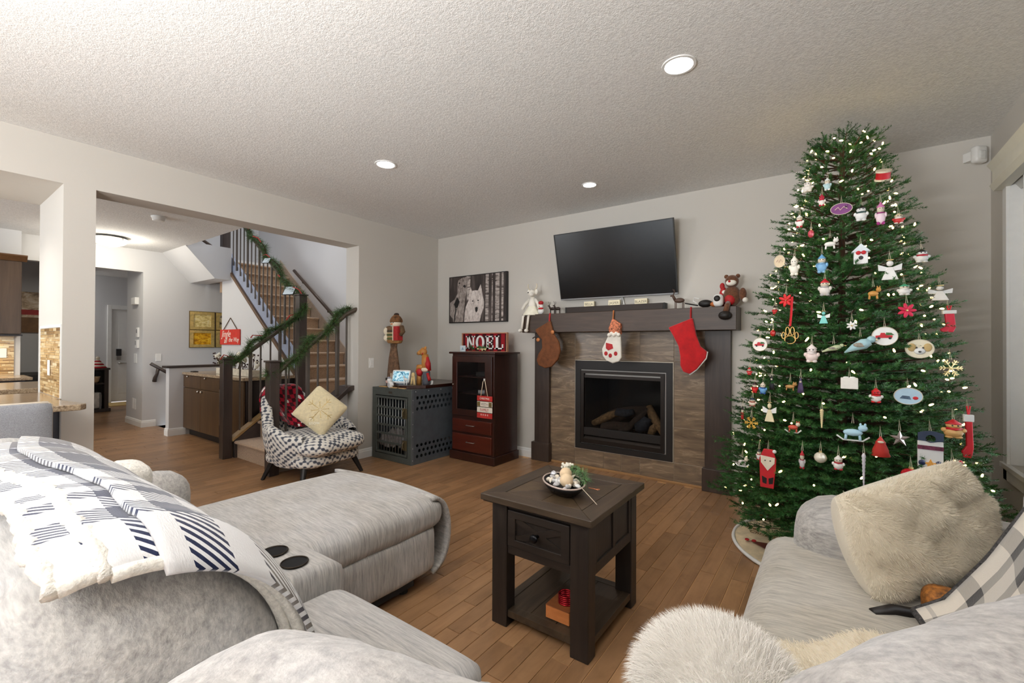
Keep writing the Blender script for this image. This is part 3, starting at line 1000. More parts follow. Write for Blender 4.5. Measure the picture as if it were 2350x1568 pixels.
def serif_letters(parent, y):
    # blocky serif letters N O E L in x,z
    L = []
    h = .158
    def stem(mb, x, w): mb.box(x, x + w, y - .008, y, 0, h)
    def ser(mb, x, w, z): mb.box(x, x + w, y - .008, y, z, z + .016)
    m = MB()
    stem(m, .018, .026); stem(m, .108, .020); m.prism([(.018, h), (.048, h), (.128, 0), (.104, 0)], -y, -(y - .008), Matrix(((1, 0, 0, 0), (0, 0, -1, 0), (0, 1, 0, 0), (0, 0, 0, 1))))
    ser(m, 0, .05, 0); ser(m, 0, .05, h - .016); ser(m, .092, .052, h - .016)
    L.append((m, -3.645))
    m = MB(); n = 28
    vs = []
    for k in range(n):
        t = 2 * PI * k / n
        vs += [(.066 + .066 * math.cos(t), y - .008, h / 2 + (h / 2 + .003) * math.sin(t)), (.066 + .034 * math.cos(t), y - .008, h / 2 + (h / 2 - .016) * math.sin(t)),
               (.066 + .066 * math.cos(t), y, h / 2 + (h / 2 + .003) * math.sin(t)), (.066 + .034 * math.cos(t), y, h / 2 + (h / 2 - .016) * math.sin(t))]
    fs = []
    for k in range(n):
        a, b = 4 * k, 4 * ((k + 1) % n)
        fs += [(a, b, b + 1, a + 1), (a, a + 2, b + 2, b), (a + 1, b + 1, b + 3, a + 3)]
    m.add(vs, fs); L.append((m, -3.488))
    m = MB(); stem(m, .016, .034); ser(m, 0, .118, 0); ser(m, 0, .116, h - .018); ser(m, .03, .07, h / 2 - .008); m.box(.104, .118, y - .008, y, 0, .046); m.box(.102, .116, y - .008, y, h - .046, h); m.box(.086, .1, y - .008, y, h / 2 - .026, h / 2 + .026)
    L.append((m, -3.340))
    m = MB(); stem(m, .016, .034); ser(m, 0, .064, h - .016); ser(m, 0, .122, 0); m.box(.106, .122, y - .008, y, 0, .058)
    L.append((m, -3.200))
    for m, x in L:
        for i, v in enumerate(m.v):
            m.v[i] = (v[0] + x, v[1], v[2] + 1.252)
        m.build('letter', M_WHITE, parent)
serif_letters(ns, 4.1035)
# poinsettia sprig and a tiny white tile in front of the sign
M_GRN = paint((54, 92, 44), .6, var=.2, vscale=60)
sp_ = thing('poinsettia_sprig', 'artificial poinsettia sprig with green leaves before the NOEL sign', 'flower', (-3.37, 4.05, 1.222))
lf = MB(); pt_ = MB(); br_ = MB()
for i in range(22):
    a = rnd.uniform(0, 2 * PI); x = -3.40 + rnd.uniform(-.14, .16); z = 1.228 + rnd.uniform(.0, .05)
    d = Vector((math.cos(a), rnd.uniform(-.5, .1), abs(math.sin(a)) * .7 + .1)).normalized() * rnd.uniform(.04, .075)
    o = Vector((x, 4.05, z)); s_ = d.cross(Vector((0, 1, 0))).normalized() * .012
    tgt = pt_ if i % 4 == 0 else lf
    tgt.add([o, o + d * .5 + s_, o + d, o + d * .5 - s_, o + d * .5 + Vector((0, -.004, 0))], [(0, 4, 1), (1, 4, 2), (2, 4, 3), (3, 4, 0)])
lf.build('leaves', M_GRN, sp_, kind='stuff'); pt_.build('petals', paint((206, 30, 56), .5), sp_)
for i in range(9):
    br_.ell((-3.38 + rnd.uniform(-.06, .1), 4.035, 1.226 + rnd.uniform(.008, .03)), .009, 8, 6)
br_.build('cream_berries', paint((230, 210, 160), .5), sp_, kind='stuff')
tl = thing('tile_ornament', 'small pale blue tile propped at the left of the NOEL sign', 'ornament', (-3.63, 4.02, 1.222))
MB().box(-3.672, -3.588, 4.02, 4.03, 1.222, 1.292).build('tile', paint((214, 226, 232), .4, var=.05, vscale=30), tl, bevel=.002)
MB().prism([(-3.65, 1.24), (-3.63, 1.275), (-3.61, 1.24)], -4.0215, -4.0195, Matrix(((1, 0, 0, 0), (0, 0, -1, 0), (0, 1, 0, 0), (0, 0, 0, 1)))).build('motif', paint((130, 160, 180), .5), tl)

# hanging plank sign on the door edge
hs = thing('hanging_sign', 'four-plank red and white Christmas sign hanging on the cabinet corner', 'sign', (-3.06, 3.752, .70))
M_REDP = paint((186, 46, 40), .6, var=.08); M_WHP = paint((232, 222, 206), .6, var=.04); M_TAN = paint((206, 178, 140), .6, var=.08); M_CREAMT = paint((245, 238, 226), .6, var=0)
zt = .748
for k, (m_, tx, tm, sz) in enumerate(((M_REDP, 'CHRISTMAS', M_CREAMT, .030), (M_WHP, 'WITH', M_CREAMT, .044), (M_WHP, 'FAMILY', M_REDP, .042), (M_REDP, '* * * *', M_CREAMT, .05))):
    a, b = -3.168, -2.958
    z1_ = zt - k * .062
    p_ = MB().box(a, b, 3.746, 3.757, z1_ - .056, z1_).build('plank', m_, hs, bevel=.003)
    if k == 1:
        MB().box(a + .004, a + .045, 3.7445, 3.746, z1_ - .052, z1_ - .004).build('check_square', paint((110, 92, 50), .7, var=.2, vscale=90), p_)
        MB().box(b - .045, b - .004, 3.7445, 3.746, z1_ - .052, z1_ - .004).build('check_square', paint((110, 92, 50), .7, var=.2, vscale=90), p_)
        tm = paint((160, 150, 140), .6, var=0)
    text(tx, sz, tm, parent=p_, M=on_back((a + b) / 2, 3.7455, z1_ - .029), depth=.0006, width=.86)
h = MB(); h.tube([(-3.115, 3.748, .745), (-3.085, 3.748, .90), (-3.07, 3.752, .925), (-3.055, 3.748, .90), (-3.02, 3.748, .745)], .0045, 8); h.build('rope', paint((226, 208, 180), .9), hs, smooth=True)
MB().box(-3.078, -3.062, 3.748, 3.76, .915, .935).build('hook', M_WHITE, hs)

# ------------------------------------------------------------------ pet crate in the corner
M_CRT = paint((92, 99, 106), .42, .35, .5, var=.05, name='crate_metal'); M_CRF = paint((84, 88, 84), .45, .35, .5, var=.06, name='crate_frame')
cr = thing('pet_crate', 'grey metal pet crate with barred door and rows of round holes', 'pet crate', (-4.0, 3.72, 0))
cx0, cx1, cy0, cy1, cz1 = -4.335, -3.668, 3.253, 4.235, .812
mb = MB(); fw = .062
mb.ring((cx0, cx1 - .0005, 0, cz1), (cx0 + fw * .9, cx1 - fw, .07, cz1 - .085), cy0, cy0 + .03)
mb.build('front_frame', M_CRF, cr, bevel=.003)
dm = MB(); a0, a1, e0, e1 = cx0 + fw + .006, cx1 - fw - .006, .078, cz1 - .093
dm.ring((a0, a1, e0, e1), (a0 + .022, a1 - .022, e0 + .024, e1 - .024), cy0 - .006, cy0 + .016)
gd = dm.build('grille_door', M_CRF, cr, bevel=.002)
zr = [e0 + .024 + (e1 - e0 - .048) * k / 6 for k in range(1, 6)]
for z in zr:
    MB().box(a0 + .02, a1 - .02, cy0 - .004, cy0 + .012, z - .011, z + .011).build('cross_bar', M_CRF, gd, bevel=.002)
for k in range(10):
    x = a0 + .045 + (a1 - a0 - .09) * k / 9
    MB().cyl((x, cy0 + .004, e0 + .02), (x, cy0 + .004, e1 - .02), .0052, n=8).build('bar', paint((140, 142, 140), .35, .7), gd, smooth=True)
for z in (zr[1], zr[4]):
    z = e0 + (e1 - e0) * (.74 if z == zr[4] else .20)
    h = MB(); h.box(a1 - .06, a1 + .005, cy0 - .016, cy0 - .004, z - .055, z + .055); h.tube([(a1 - .035, cy0 - .02, z - .035), (a1 - .035, cy0 - .034, z - .02), (a1 - .035, cy0 - .034, z + .02), (a1 - .035, cy0 - .02, z + .035)], .006, 8)
    h.build('latch', paint((116, 104, 78), .35, .8), gd, bevel=.002)
# side with punched holes
def holed_panel(mb, y0, y1, z0, z1, holes, r, x0, x1, n=10):
    """panel in the YZ plane between x0 and x1 with real round holes on a regular lattice of cells"""
    ys = sorted({y0, y1, *[h[0] - h[2] / 2 for h in holes], *[h[0] + h[2] / 2 for h in holes]})
    cells = []
    for (hy, hz, cw, ch) in holes:
        for X, flip in ((x0, 1), (x1, 0)):
            ring = [(X, hy + r * math.cos(2 * PI * k / n), hz + r * math.sin(2 * PI * k / n)) for k in range(n)]
            cor = []
            for k in range(n):
                t = 2 * PI * k / n
                c_, s_ = math.cos(t), math.sin(t)
                m_ = max(abs(c_) / (cw / 2), abs(s_) / (ch / 2))
                cor.append((X, hy + c_ / m_, hz + s_ / m_))
            fs = [(k, (k + 1) % n, n + (k + 1) % n, n + k) for k in range(n)]
            mb.add(ring + cor, fs)
            # corner triangles
            for sy_ in (-1, 1):
                for sz_ in (-1, 1):
                    cpt = (X, hy + sy_ * cw / 2, hz + sz_ * ch / 2)
                    ks = sorted(range(n), key=lambda k: (cor[k][1] - cpt[1]) ** 2 + (cor[k][2] - cpt[2]) ** 2)[:2]
                    mb.add([cpt, cor[ks[0]], cor[ks[1]]], [(0, 1, 2)])
        mb.add([(x0, hy + r * math.cos(2 * PI * k / n), hz + r * math.sin(2 * PI * k / n)) for k in range(n)] + [(x1, hy + r * math.cos(2 * PI * k / n), hz + r * math.sin(2 * PI * k / n)) for k in range(n)],
               [(k, (k + 1) % n, n + (k + 1) % n, n + k) for k in range(n)])
sd = MB(); r_ = .0185; ph_ = .062; pv = .060
hz_top = [.722, .662, .602]; hz_bot = [.205, .145, .085]
n_h = 14
yst = cy0 + .085
holes = []
for zs in (hz_top, hz_bot):
    for ri, z in enumerate(zs):
        off = ph_ / 2 if ri == 1 else 0
        for k in range(n_h):
            holes.append((yst + off + k * ph_, z, ph_, pv))
xo, xi = cx1, cx1 - .003
holed_panel(sd, 0, 0, 0, 0, holes, r_, xo, xi, 12)
def slab(y0, y1, z0, z1):
    sd.box(xi, xo, y0, y1, z0, z1)
yend = yst + (n_h - .5) * ph_
for zs in (hz_top, hz_bot):
    for ri, z in enumerate(zs):
        off = ph_ / 2 if ri == 1 else 0
        slab(cy0 + .0305, yst + off - ph_ / 2, z - pv / 2, z + pv / 2); slab(yst + off + (n_h - .5) * ph_, cy1, z - pv / 2, z + pv / 2)
slab(cy0 + .0305, cy1, 0, hz_bot[2] - pv / 2); slab(cy0 + .0305, cy1, hz_bot[0] + pv / 2, hz_top[2] - pv / 2); slab(cy0 + .0305, cy1, hz_top[0] + pv / 2, cz1)
sd.build('side_panel', M_CRT, cr)
MB().box(cx0, cx0 + .003, cy0 + .031, cy1 - .004, 0.001, cz1 - .005).build('side_panel', M_CRT, cr)
MB().box(cx0, cx1 - .004, cy1 - .003, cy1, .001, cz1 - .005).build('back_panel', M_CRT, cr)
MB().box(cx0, cx1 - .004, cy0 + .031, cy1, cz1 - .004, cz1).build('top_panel', M_CRF, cr)
MB().box(cx0 + .004, cx1 - .004, cy0 + .031, cy1 - .004, .004, .012).build('floor_panel', M_CRF, cr)
rv = MB()
for z in (.70, .57, .44, .31, .18, .05):
    rv.ell((cx1 + .001, cy0 + .018, z), (.003, .006, .006), 8, 5)
for k in range(5):
    rv.ell((cx1 + .001, cy0 + .06 + k * .19, cz1 - .022), (.003, .0065, .0065), 8, 5)
rv.build('rivets', paint((205, 208, 210), .3, .8), cr, kind='stuff')
MB().prism([(cy0 + .0, .0), (cy0 + .03, 0), (cy0 + .03, cz1), (cy0, cz1)], cx1 - .001, cx1 + .002, Matrix(((0, 0, 1, 0), (1, 0, 0, 0), (0, 1, 0, 0), (0, 0, 0, 1)))).build('corner_angle', paint((108, 114, 120), .4, .4), cr)
# crumpled bedding seen through the bars
bd = MB(); 
def bedf(u, v):
    x, y = cx0 + .03 + u * (cx1 - cx0 - .06), cy0 + .06 + v * .8
    return (x, y, .12 + .36 * (.4 + .6 * mnoise.noise((x * 6, y * 5, 1))) * min(1, 6 * v + .2) + .05 * mnoise.noise((x * 22, y * 20, 3)))
bd.grid(bedf, 26, 26, uvs=False)
tag(bd.build('pet_blanket', paint((150, 144, 142), .9, var=.2, vscale=18), smooth=True), 'crumpled grey blanket behind the bars of the crate', 'blanket')
tg = MB(); tg.box(-4.045, -3.985, cy0 - .004, cy0, .752, .776); tg.build('badge', paint((60, 48, 40), .5), cr, bevel=.004)

# ------------------------------------------------------------------ things on the crate
wb = thing('wooden_board', 'dark brown wooden board with a cut corner on the pet crate', 'board', (-4.0, 3.8, cz1))
MB().prism([(-4.30, 3.42), (-3.90, 3.28), (-3.80, 3.30), (-3.672, 3.46), (-3.672, 4.19), (-4.30, 4.19)], cz1 + .001, cz1 + .036).build('board', M_CHER, wb, bevel=.003)
zb = cz1 + .036
# carved snowman on a slab stump
sn = thing('rustic_snowman', 'tall rustic wooden snowman with book basket and brown knit hat', 'figurine', (-4.20, 3.42, cz1 + .036))
M_BARK = paint((104, 78, 58), .9, var=.25, vscale=30, bump=.8, bscale=40, name='bark'); M_CRMW = paint((226, 214, 192), .8, var=.06)
sx, sy = -4.19, 3.44
mb = MB(); prof = [(.105, zb + .055), (.105, zb + .07), (.095, zb + .16), (.075, zb + .30), (.05, zb + .42), (.055, zb + .46)]
mb.lathe(prof, 14, TR(sx, sy, 0), sy=.5)
o = mb.build('trunk', M_BARK, sn, smooth=True)
for v in o.data.vertices:
    v.co.x += .012 * mnoise.noise(v.co * 20)
MB().box(sx - .085, sx + .075, sy - .05, sy + .05, zb, zb + .03).build('base', paint((224, 186, 176), .7), sn, bevel=.006)
MB().box(sx - .10, sx + .10, sy - .04, sy + .04, zb + .03, zb + .06).build('foot', paint((40, 32, 28), .7), sn, bevel=.004)
MB().tube([(sx + .015, sy - .05, zb + .03), (sx + .018, sy - .052, zb + .12)], .006, 8).build('post', M_CRMW, sn)
bz = zb + .46
MB().lathe([(.03, bz), (.10, bz + .01), (.12, bz + .04), (.11, bz + .05), (.03, bz + .05)], 16, TR(sx + .015, sy, 0), sy=.6).build('shelf', paint((148, 106, 62), .7, var=.15, vscale=30), sn)
for k, (cc, hh, dx) in enumerate((((96, 104, 62), .026, 0), ((180, 150, 106), .016, .004), ((86, 92, 56), .028, -.004), ((200, 176, 136), .014, .002), ((74, 64, 48), .028, 0), ((120, 92, 66), .04, .004))):
    z_ = bz + .05 + sum((.026, .016, .028, .014, .028, .04)[:k])
    MB().box(sx - .055 + dx, sx + .06 + dx, sy - .06, sy + .04, z_, z_ + hh).build('book', paint(cc, .8), sn, bevel=.004)
MB().box(sx + .065, sx + .135, sy - .065, sy + .02, bz + .04, bz + .205).build('red_panel', paint((166, 40, 42), .8, var=.1, vscale=40), sn, bevel=.006)
MB().box(sx + .055, sx + .066, sy - .068, sy - .05, bz + .04, bz + .205).build('cream_edge', M_CRMW, sn)
mb = MB(); mb.ell((sx - .10, sy - .02, bz + .15), (.045, .04, .05)); mb.ell((sx - .085, sy - .03, bz + .07), (.045, .04, .045)); mb.build('mitten', M_CRMW, sn, smooth=True)
mb = MB(); mb.tube([(sx - .09, sy - .01, bz + .2), (sx - .06, sy - .01, bz + .14)], .03, 10); mb.tube([(sx + .13, sy, bz + .2), (sx + .17, sy - .01, bz + .14), (sx + .14, sy - .02, bz + .1)], [.03, .028, .02], 10); mb.build('sleeve', paint((98, 74, 50), .9, var=.2, vscale=50), sn, smooth=True)
hz_ = bz + .245
MB().ell((sx + .035, sy, hz_), (.075, .06, .058)).build('head', M_CRMW, sn, smooth=True)
MB().lathe([(.08, hz_ + .008), (.084, hz_ + .02), (.08, hz_ + .04), (.06, hz_ + .07), (.035, hz_ + .09), (.03, hz_ + .1)], 16, TR(sx + .04, sy, 0), sy=.8).build('hat', paint((112, 76, 46), .95, var=.3, vscale=24), sn, smooth=True)
MB().ell((sx + .045, sy, hz_ + .10), (.03, .03, .018)).build('hat_top', paint((54, 38, 30), .9), sn, smooth=True)
mb = MB(); mb.ell((sx + .02, sy - .058, hz_ + .004), .006); mb.ell((sx + .055, sy - .058, hz_ + .002), .006); mb.build('eyes', M_BLK, sn)
MB().cyl((sx + .035, sy - .055, hz_ - .012), (sx + .05, sy - .10, hz_ - .018), .008, .001, n=8).build('nose', paint((210, 120, 50), .6), sn)
# smart display
dsp = thing('smart_display', 'white smart display showing a blue winter picture', 'display', rot=TR(-3.995, 3.385, zb) @ Matrix.Rotation(math.radians(20), 4, 'Z'))
lean = Matrix.Rotation(math.radians(72), 4, 'X')
MB().rbox((0, .0, .09), (.225, .15, .012), (.012, .012, .004), n=6, M=lean).build('bezel', M_WHITE, dsp, smooth=True, local=True)
def snow_pic():
    nt = NT('winter_screen'); nt.set(.2)
    v = nt.coords('Object', scale=(1, 1, 1)); f = nt.noise(v, 38, 5, .7, .5)
    c = nt.ramp(f, [(.36, rgb((30, 70, 96))), (.46, rgb((90, 150, 176))), (.54, rgb((176, 214, 226))), (.66, rgb((236, 246, 250)))])
    nt.base(c); nt.l(c, nt.b.inputs['Emission Color']); nt.b.inputs['Emission Strength'].default_value = .55
    return nt.m
MB().box(-.098, .098, -.058, .058, .0061, .007, TR(0, 0, .09) @ lean).build('screen', snow_pic(), dsp, local=True)
MB().lathe([(.05, 0), (.085, .002), (.09, .02), (.08, .035), (.04, .04)], 20, TR(0, .03, 0), sy=.55).build('speaker_base', paint((178, 186, 196), .8), dsp, smooth=True, local=True)
# bear bottle-holder figure
ft = thing('carved_fox', 'carved wooden bear figure in red coat beside the display', 'figurine', (-3.80, 3.55, zb))
fx, fy = -3.775, 3.545
M_FOX = wood('fox_wood', (150, 92, 36), (182, 122, 56), (206, 150, 80), (24, 24, 6), 1.5, .5)
M_REDC = paint((176, 30, 34), .6, var=.1)
mb = MB(); mb.tube([(fx + .02, fy, zb + .18), (fx + .012, fy, zb + .26), (fx + .0, fy, zb + .34)], [.05, .048, .036], 12); mb.ell((fx - .02, fy - .01, zb + .37), (.052, .042, .045)); mb.tube([(fx - .05, fy - .02, zb + .365), (fx - .085, fy - .03, zb + .35)], [.03, .02], 10)
mb.ell((fx + .005, fy, zb + .415), (.018, .012, .02)); mb.ell((fx - .05, fy + .01, zb + .405), (.016, .012, .018)); mb.tube([(fx + .0, fy - .02, zb + .20), (fx - .07, fy - .03, zb + .20), (fx - .085, fy - .03, zb + .14)], [.032, .03, .028], 10)
mb.build('body', M_FOX, ft, smooth=True)
MB().ell((fx - .088, fy - .034, zb + .348), .009).build('nose', M_BLK, ft, smooth=True)
mb = MB(); mb.tube([(fx + .05, fy, zb + .16), (fx + .05, fy - .005, zb + .24), (fx + .03, fy, zb + .31)], [.036, .034, .02], 10); mb.tube([(fx + .06, fy - .02, zb + .13), (fx + .10, fy - .02, zb + .05)], [.016, .02], 8)
mb.build('coat', M_REDC, ft, smooth=True)
MB().tube([(fx - .012, fy - .03, zb + .36), (fx + .01, fy - .035, zb + .35)], .014, 8).build('scarf', M_REDC, ft, smooth=True)
mb = MB(); mb.ell((fx - .055, fy - .03, zb + .14), (.042, .035, .05)); mb.build('sack', M_REDC, ft, smooth=True)
MB().ell((fx + .025, fy - .02, zb + .17), (.05, .042, .03)).build('fur_trim', M_CRMW, ft, smooth=True)
MB().lathe([(.036, zb), (.042, zb + .02), (.042, zb + .14), (.034, zb + .16)], 14, TR(fx + .03, fy - .005, 0)).build('trousers', paint((86, 88, 96), .8, var=.1), ft, smooth=True)
MB().tube([(fx - .07, fy - .02, zb + .14), (fx - .075, fy - .02, zb + .0)], [.028, .03], 10).build('leg', M_FOX, ft, smooth=True)
dl = thing('wooden_deer', 'pair of pale peg legs of a straw deer before the carved bear', 'figurine', (-3.86, 3.43, zb))
mb = MB()
for a in (-.03, -.015, .02, .04):
    mb.tube([(-3.845 + a * .4, 3.43, zb + .10), (-3.845 + a, 3.425, zb)], [.008, .006], 7)
mb.build('legs', paint((224, 196, 140), .7), dl, smooth=True)
MB().ell((-3.842, 3.43, zb + .11), (.022, .02, .03)).build('body', paint((224, 196, 140), .7), dl, smooth=True)
wd_ = thing('white_deer', 'small white deer ornament right of the smart display', 'figurine', (-3.90, 3.40, zb))
mb = MB(); mb.ell((-3.905, 3.375, zb + .06), (.03, .014, .018))
for a in (-.022, -.012, .014, .024):
    mb.tube([(-3.905 + a, 3.375, zb + .055), (-3.905 + a, 3.372, zb)], .004, 6)
mb.tube([(-3.925, 3.375, zb + .065), (-3.935, 3.374, zb + .10)], .008, 8)
mb.build('body', M_WHITE, wd_, smooth=True)
wc = thing('white_owl', 'small white ornament on the front edge of the crate', 'figurine', (-4.06, 3.30, cz1))
mb = MB(); mb.ell((-4.055, 3.285, cz1 + .035), (.042, .03, .04)); mb.ell((-4.075, 3.285, cz1 + .085), (.03, .024, .028)); mb.tube([(-4.02, 3.28, cz1 + .05), (-4.0, 3.275, cz1 + .03)], [.016, .01], 8)
mb.build('body', M_WHITE, wc, smooth=True)
MB().ell((-4.075, 3.283, cz1 + .113), (.024, .02, .012)).build('cap', paint((150, 150, 160), .7), wc, smooth=True)
MB().lathe([(.018, 0), (.02, .003), (.014, .004)], 12, Matrix(((1, 0, 0, -4.052), (0, 0, -1, 3.257), (0, 1, 0, cz1 + .04), (0, 0, 0, 1)))).build('button', paint((188, 186, 190), .4), wc)
for i, (xx, yy, ln) in enumerate(((-4.20, 3.31, .13), (-3.99, 3.285, .10), (-3.86, 3.30, .11))):
    o = MB().box(xx - ln / 2, xx + ln / 2, yy - .02, yy + .02, cz1, cz1 + .010).build('wood_slip', paint((188, 152, 104), .7), bevel=.002)
    tag(o, ('left', 'middle', 'right')[i] + ' thin strip of pale wood on the crate front edge', 'wood strip', 'pale wood strips')
MB
ch = thing('charger', 'white plug and lead behind the carved bear', 'charger', (-3.72, 3.62, zb))
MB().rbox((-3.722, 3.60, zb + .022), (.035, .025, .044), .008, n=4).build('plug', M_WHITE, ch, smooth=True)
MB().tube([(-3.71, 3.59, zb + .004), (-3.695, 3.56, zb + .004), (-3.68, 3.57, zb + .004)], .003, 6).build('lead', M_WHITE, ch)
# light switch on the left wall, motion sensor
def switch(name, label, cat, M, kind='switch'):
    t = thing(name, label, cat, rot=M)
    MB().box(-.036, .036, -.058, .058, 0, .005).build('plate', M_WHITE, t, local=True, bevel=.002)
    MB().box(-.017, .017, -.033, .033, .005, .009).build('rocker', M_WHITE, t, local=True, bevel=.002)
    return t
switch('light_switch', 'white light switch beside the hall opening', 'light switch', on_left(XL, 3.262, 1.085))
ms_ = thing('motion_sensor', 'white motion sensor high in the corner by the window', 'sensor', rot=TR(.80, 4.272, 2.605) @ Matrix.Rotation(math.radians(40), 4, 'Z'))
MB().rbox((0, 0, 0), (.085, .05, .115), .018, n=6).build('housing', M_WHITE, ms_, smooth=True, local=True)
MB().rbox((-.004, -.024, -.008), (.05, .012, .06), .008, n=4).build('lens', paint((225, 226, 224), .3), ms_, smooth=True, local=True)
MB().box(-.03, .03, .02, .075, -.03, .03).build('bracket', M_WHITE, ms_, local=True)
# ------------------------------------------------------------------ staircase
M_CARP = paint((176, 148, 120), .95, var=.16, vscale=90, bump=.6, bscale=160, sheen=.3, name='tan_carpet')
M_RAILW = wood('rail_wood', (58, 46, 38), (74, 60, 50), (90, 74, 62), (20, 20, 3), 1.2, .4)
M_NEWEL = wood('newel_wood', (48, 40, 38), (62, 52, 48), (76, 64, 58), (20, 20, 2), 1.2, .38)
M_BAL = paint((88, 80, 74), .42, .2, .5, var=.03, name='baluster_metal')
st = thing('staircase', 'carpeted staircase turning at a landing with dark newels and metal balusters', 'staircase', (-5.05, 2.6, 0))
RZ = .195
def tread(x0, x1, y0, y1, z, face):
    """carpeted tread with a rounded nose towards face ('y' = -Y, 'x' = +X)"""
    if face == 'y':
        prof = [(y1, z), (y0 - .012, z), (y0 - .028, z - .006), (y0 - .034, z - .018), (y0 - .028, z - .032), (y0 - .004, z - .040), (y0, z - .045), (y0, z - RZ), (y1, z - RZ)]
        mb = MB(); mb.prism(prof, x0, x1, Matrix(((0, 0, 1, 0), (1, 0, 0, 0), (0, 1, 0, 0), (0, 0, 0, 1))))
    else:
        prof = [(x0, z), (x1 + .012, z), (x1 + .028, z - .006), (x1 + .034, z - .018), (x1 + .028, z - .032), (x1 + .004, z - .040), (x1, z - .045), (x1, z - RZ), (x0, z - RZ)]
        mb = MB(); mb.prism(prof, -y1, -y0, Matrix(((1, 0, 0, 0), (0, 0, -1, 0), (0, 1, 0, 0), (0, 0, 0, 1))))
    return mb.build('tread', M_CARP, st, smooth=True, angle=.7)
SX0, SX1 = -5.53, -4.63
tread(SX0, SX1, 2.31, 2.58, RZ, 'y')
tread(SX0, SX1, 2.56, 2.83, 2 * RZ, 'y')
tread(-6.02, SX1, 2.81, YB - .002, 3 * RZ, 'y')
for k in range(11):
    x1 = -6.0 - .25 * k
    tread(x1 - .27, x1, 3.165, YB - .03, (4 + k) * RZ, 'x')
# skirt boards: left curb of the first flight, right curb, the wall stringer and the trim of the upper flight
XZ = Matrix(((1, 0, 0, 0), (0, 0, -1, 0), (0, 1, 0, 0), (0, 0, 0, 1)))
YZ = Matrix(((0, 0, 1, 0), (1, 0, 0, 0), (0, 1, 0, 0), (0, 0, 0, 1)))
s1 = .73
mb = MB(); mb.prism([(2.285, 0), (2.285, .20), (2.90, .20 + s1 * .615), (2.90, 0)], -5.60, -5.532, YZ); mb.build('curb', paint((66, 56, 52), .7, var=.08), st)
mb = MB(); mb.prism([(2.26, .19), (2.26, .225), (2.96, .225 + s1 * .70), (2.96, .19 + s1 * .70)], -5.63, -5.52, YZ); mb.build('shoe_rail', wood('shoe_wood', (120, 92, 58), (150, 120, 78), (176, 146, 100), (20, 3, 20), 1.2, .3), st, bevel=.004)
mb = MB(); mb.prism([(2.285, 0), (2.285, .23), (3.08, .23 + s1 * .795), (3.08, 0)], -4.628, -4.56, YZ); mb.build('curb', M_HALL, st)
mb = MB(); mb.prism([(2.24, .20), (2.24, .255), (3.02, .255 + s1 * .78), (3.16, .255 + s1 * .80), (3.16, .205 + s1 * .80), (3.03, .20 + s1 * .78)], -4.64, -4.44, YZ); mb.build('shoe_rail', M_NEWEL, st, bevel=.006)
X_, Z_ = lambda t: -5.66 - t, lambda t: .80 + .775 * t
mb = MB(); mb.prism([(X_(0), Z_(0)), (X_(0), Z_(0) + .05), (X_(2.36), Z_(2.36) + .05), (X_(2.36), Z_(2.36))], -3.16, -3.085, XZ); mb.build('stringer_trim', wood('trim_wood', (84, 62, 44), (106, 80, 58), (126, 98, 72), (6, 20, 6), 1.2, .35), st, bevel=.003)
mb = MB(); mb.prism([(X_(0), Z_(0) + .052), (X_(0), Z_(0) + .27), (X_(2.36), Z_(2.36) + .27), (X_(2.36), Z_(2.36) + .052)], -3.16, -3.12, XZ); mb.build('stringer', paint((150, 158, 178), .6, var=.04), st)
mb = MB(); mb.prism([(-5.98, .6), (-5.98, .86), (-8.6, .86 + .78 * 2.62), (-8.6, .6 + .78 * 2.62)], -(YB - .002), -(YB - .022), XZ); mb.build('wall_stringer', paint((176, 160, 144), .6), st)
# newels
for (nx, ny, z0, z1, w_) in ((-5.60, 2.215, 0, 1.12, .098), (-4.52, 2.205, 0, 1.12, .098), (-5.62, 3.10, .58, 1.93, .105)):
    nb = MB(); nb.box(nx - w_ / 2, nx + w_ / 2, ny - w_ / 2, ny + w_ / 2, z0, z1)
    n_ = nb.build('newel_post', M_NEWEL, st, bevel=.004)
    cb = MB(); cb.box(nx - w_ / 2 - .012, nx + w_ / 2 + .012, ny - w_ / 2 - .012, ny + w_ / 2 + .012, z1, z1 + .018); cb.build('post_cap', M_NEWEL, n_, bevel=.004)
nb = MB(); nb.box(-7.98, -7.88, 3.05, 3.15, 2.5, 3.35); nb.build('newel_post', M_NEWEL, st, bevel=.004)
# hand rails
def rail(pts, name='handrail', w_=.03, h_=.034, mat=M_RAILW):
    mb = MB(); mb.tube(pts, w_, 10, flat=.8)
    return mb.build(name, mat, st, smooth=True)
rail([(-5.60, 2.24, 1.05), (-5.60, 2.32, 1.10), (-5.61, 3.06, 1.66)])
rail([(-4.52, 2.23, 1.00), (-4.52, 2.32, 1.07), (-4.47, 2.98, 1.63), (-4.43, 3.07, 1.69), (-4.41, 3.12, 1.71)])
rail([(-5.62, 3.10, 1.86), (-5.74, 3.10, 1.93), (-7.93, 3.10, 1.93 + .765 * 2.19)])
rail([(-6.70, 4.26, 1.76), (-7.98, 4.26, 2.64)], w_=.026)
rail([(-7.93, 3.10, 2.72), (-7.96, 2.98, 2.80), (-8.0, 2.80, 2.93), (-8.04, 2.55, 3.12)], w_=.024)
for x in (-6.9, -7.7):
    mb = MB(); mb.tube([(x, 4.33, 1.76 + .69 * (-6.70 - x) - .07), (x, 4.27, 1.76 + .69 * (-6.70 - x) - .06), (x, 4.26, 1.76 + .69 * (-6.70 - x) - .02)], .008, 6); mb.build('rail_bracket', M_BLK, st)
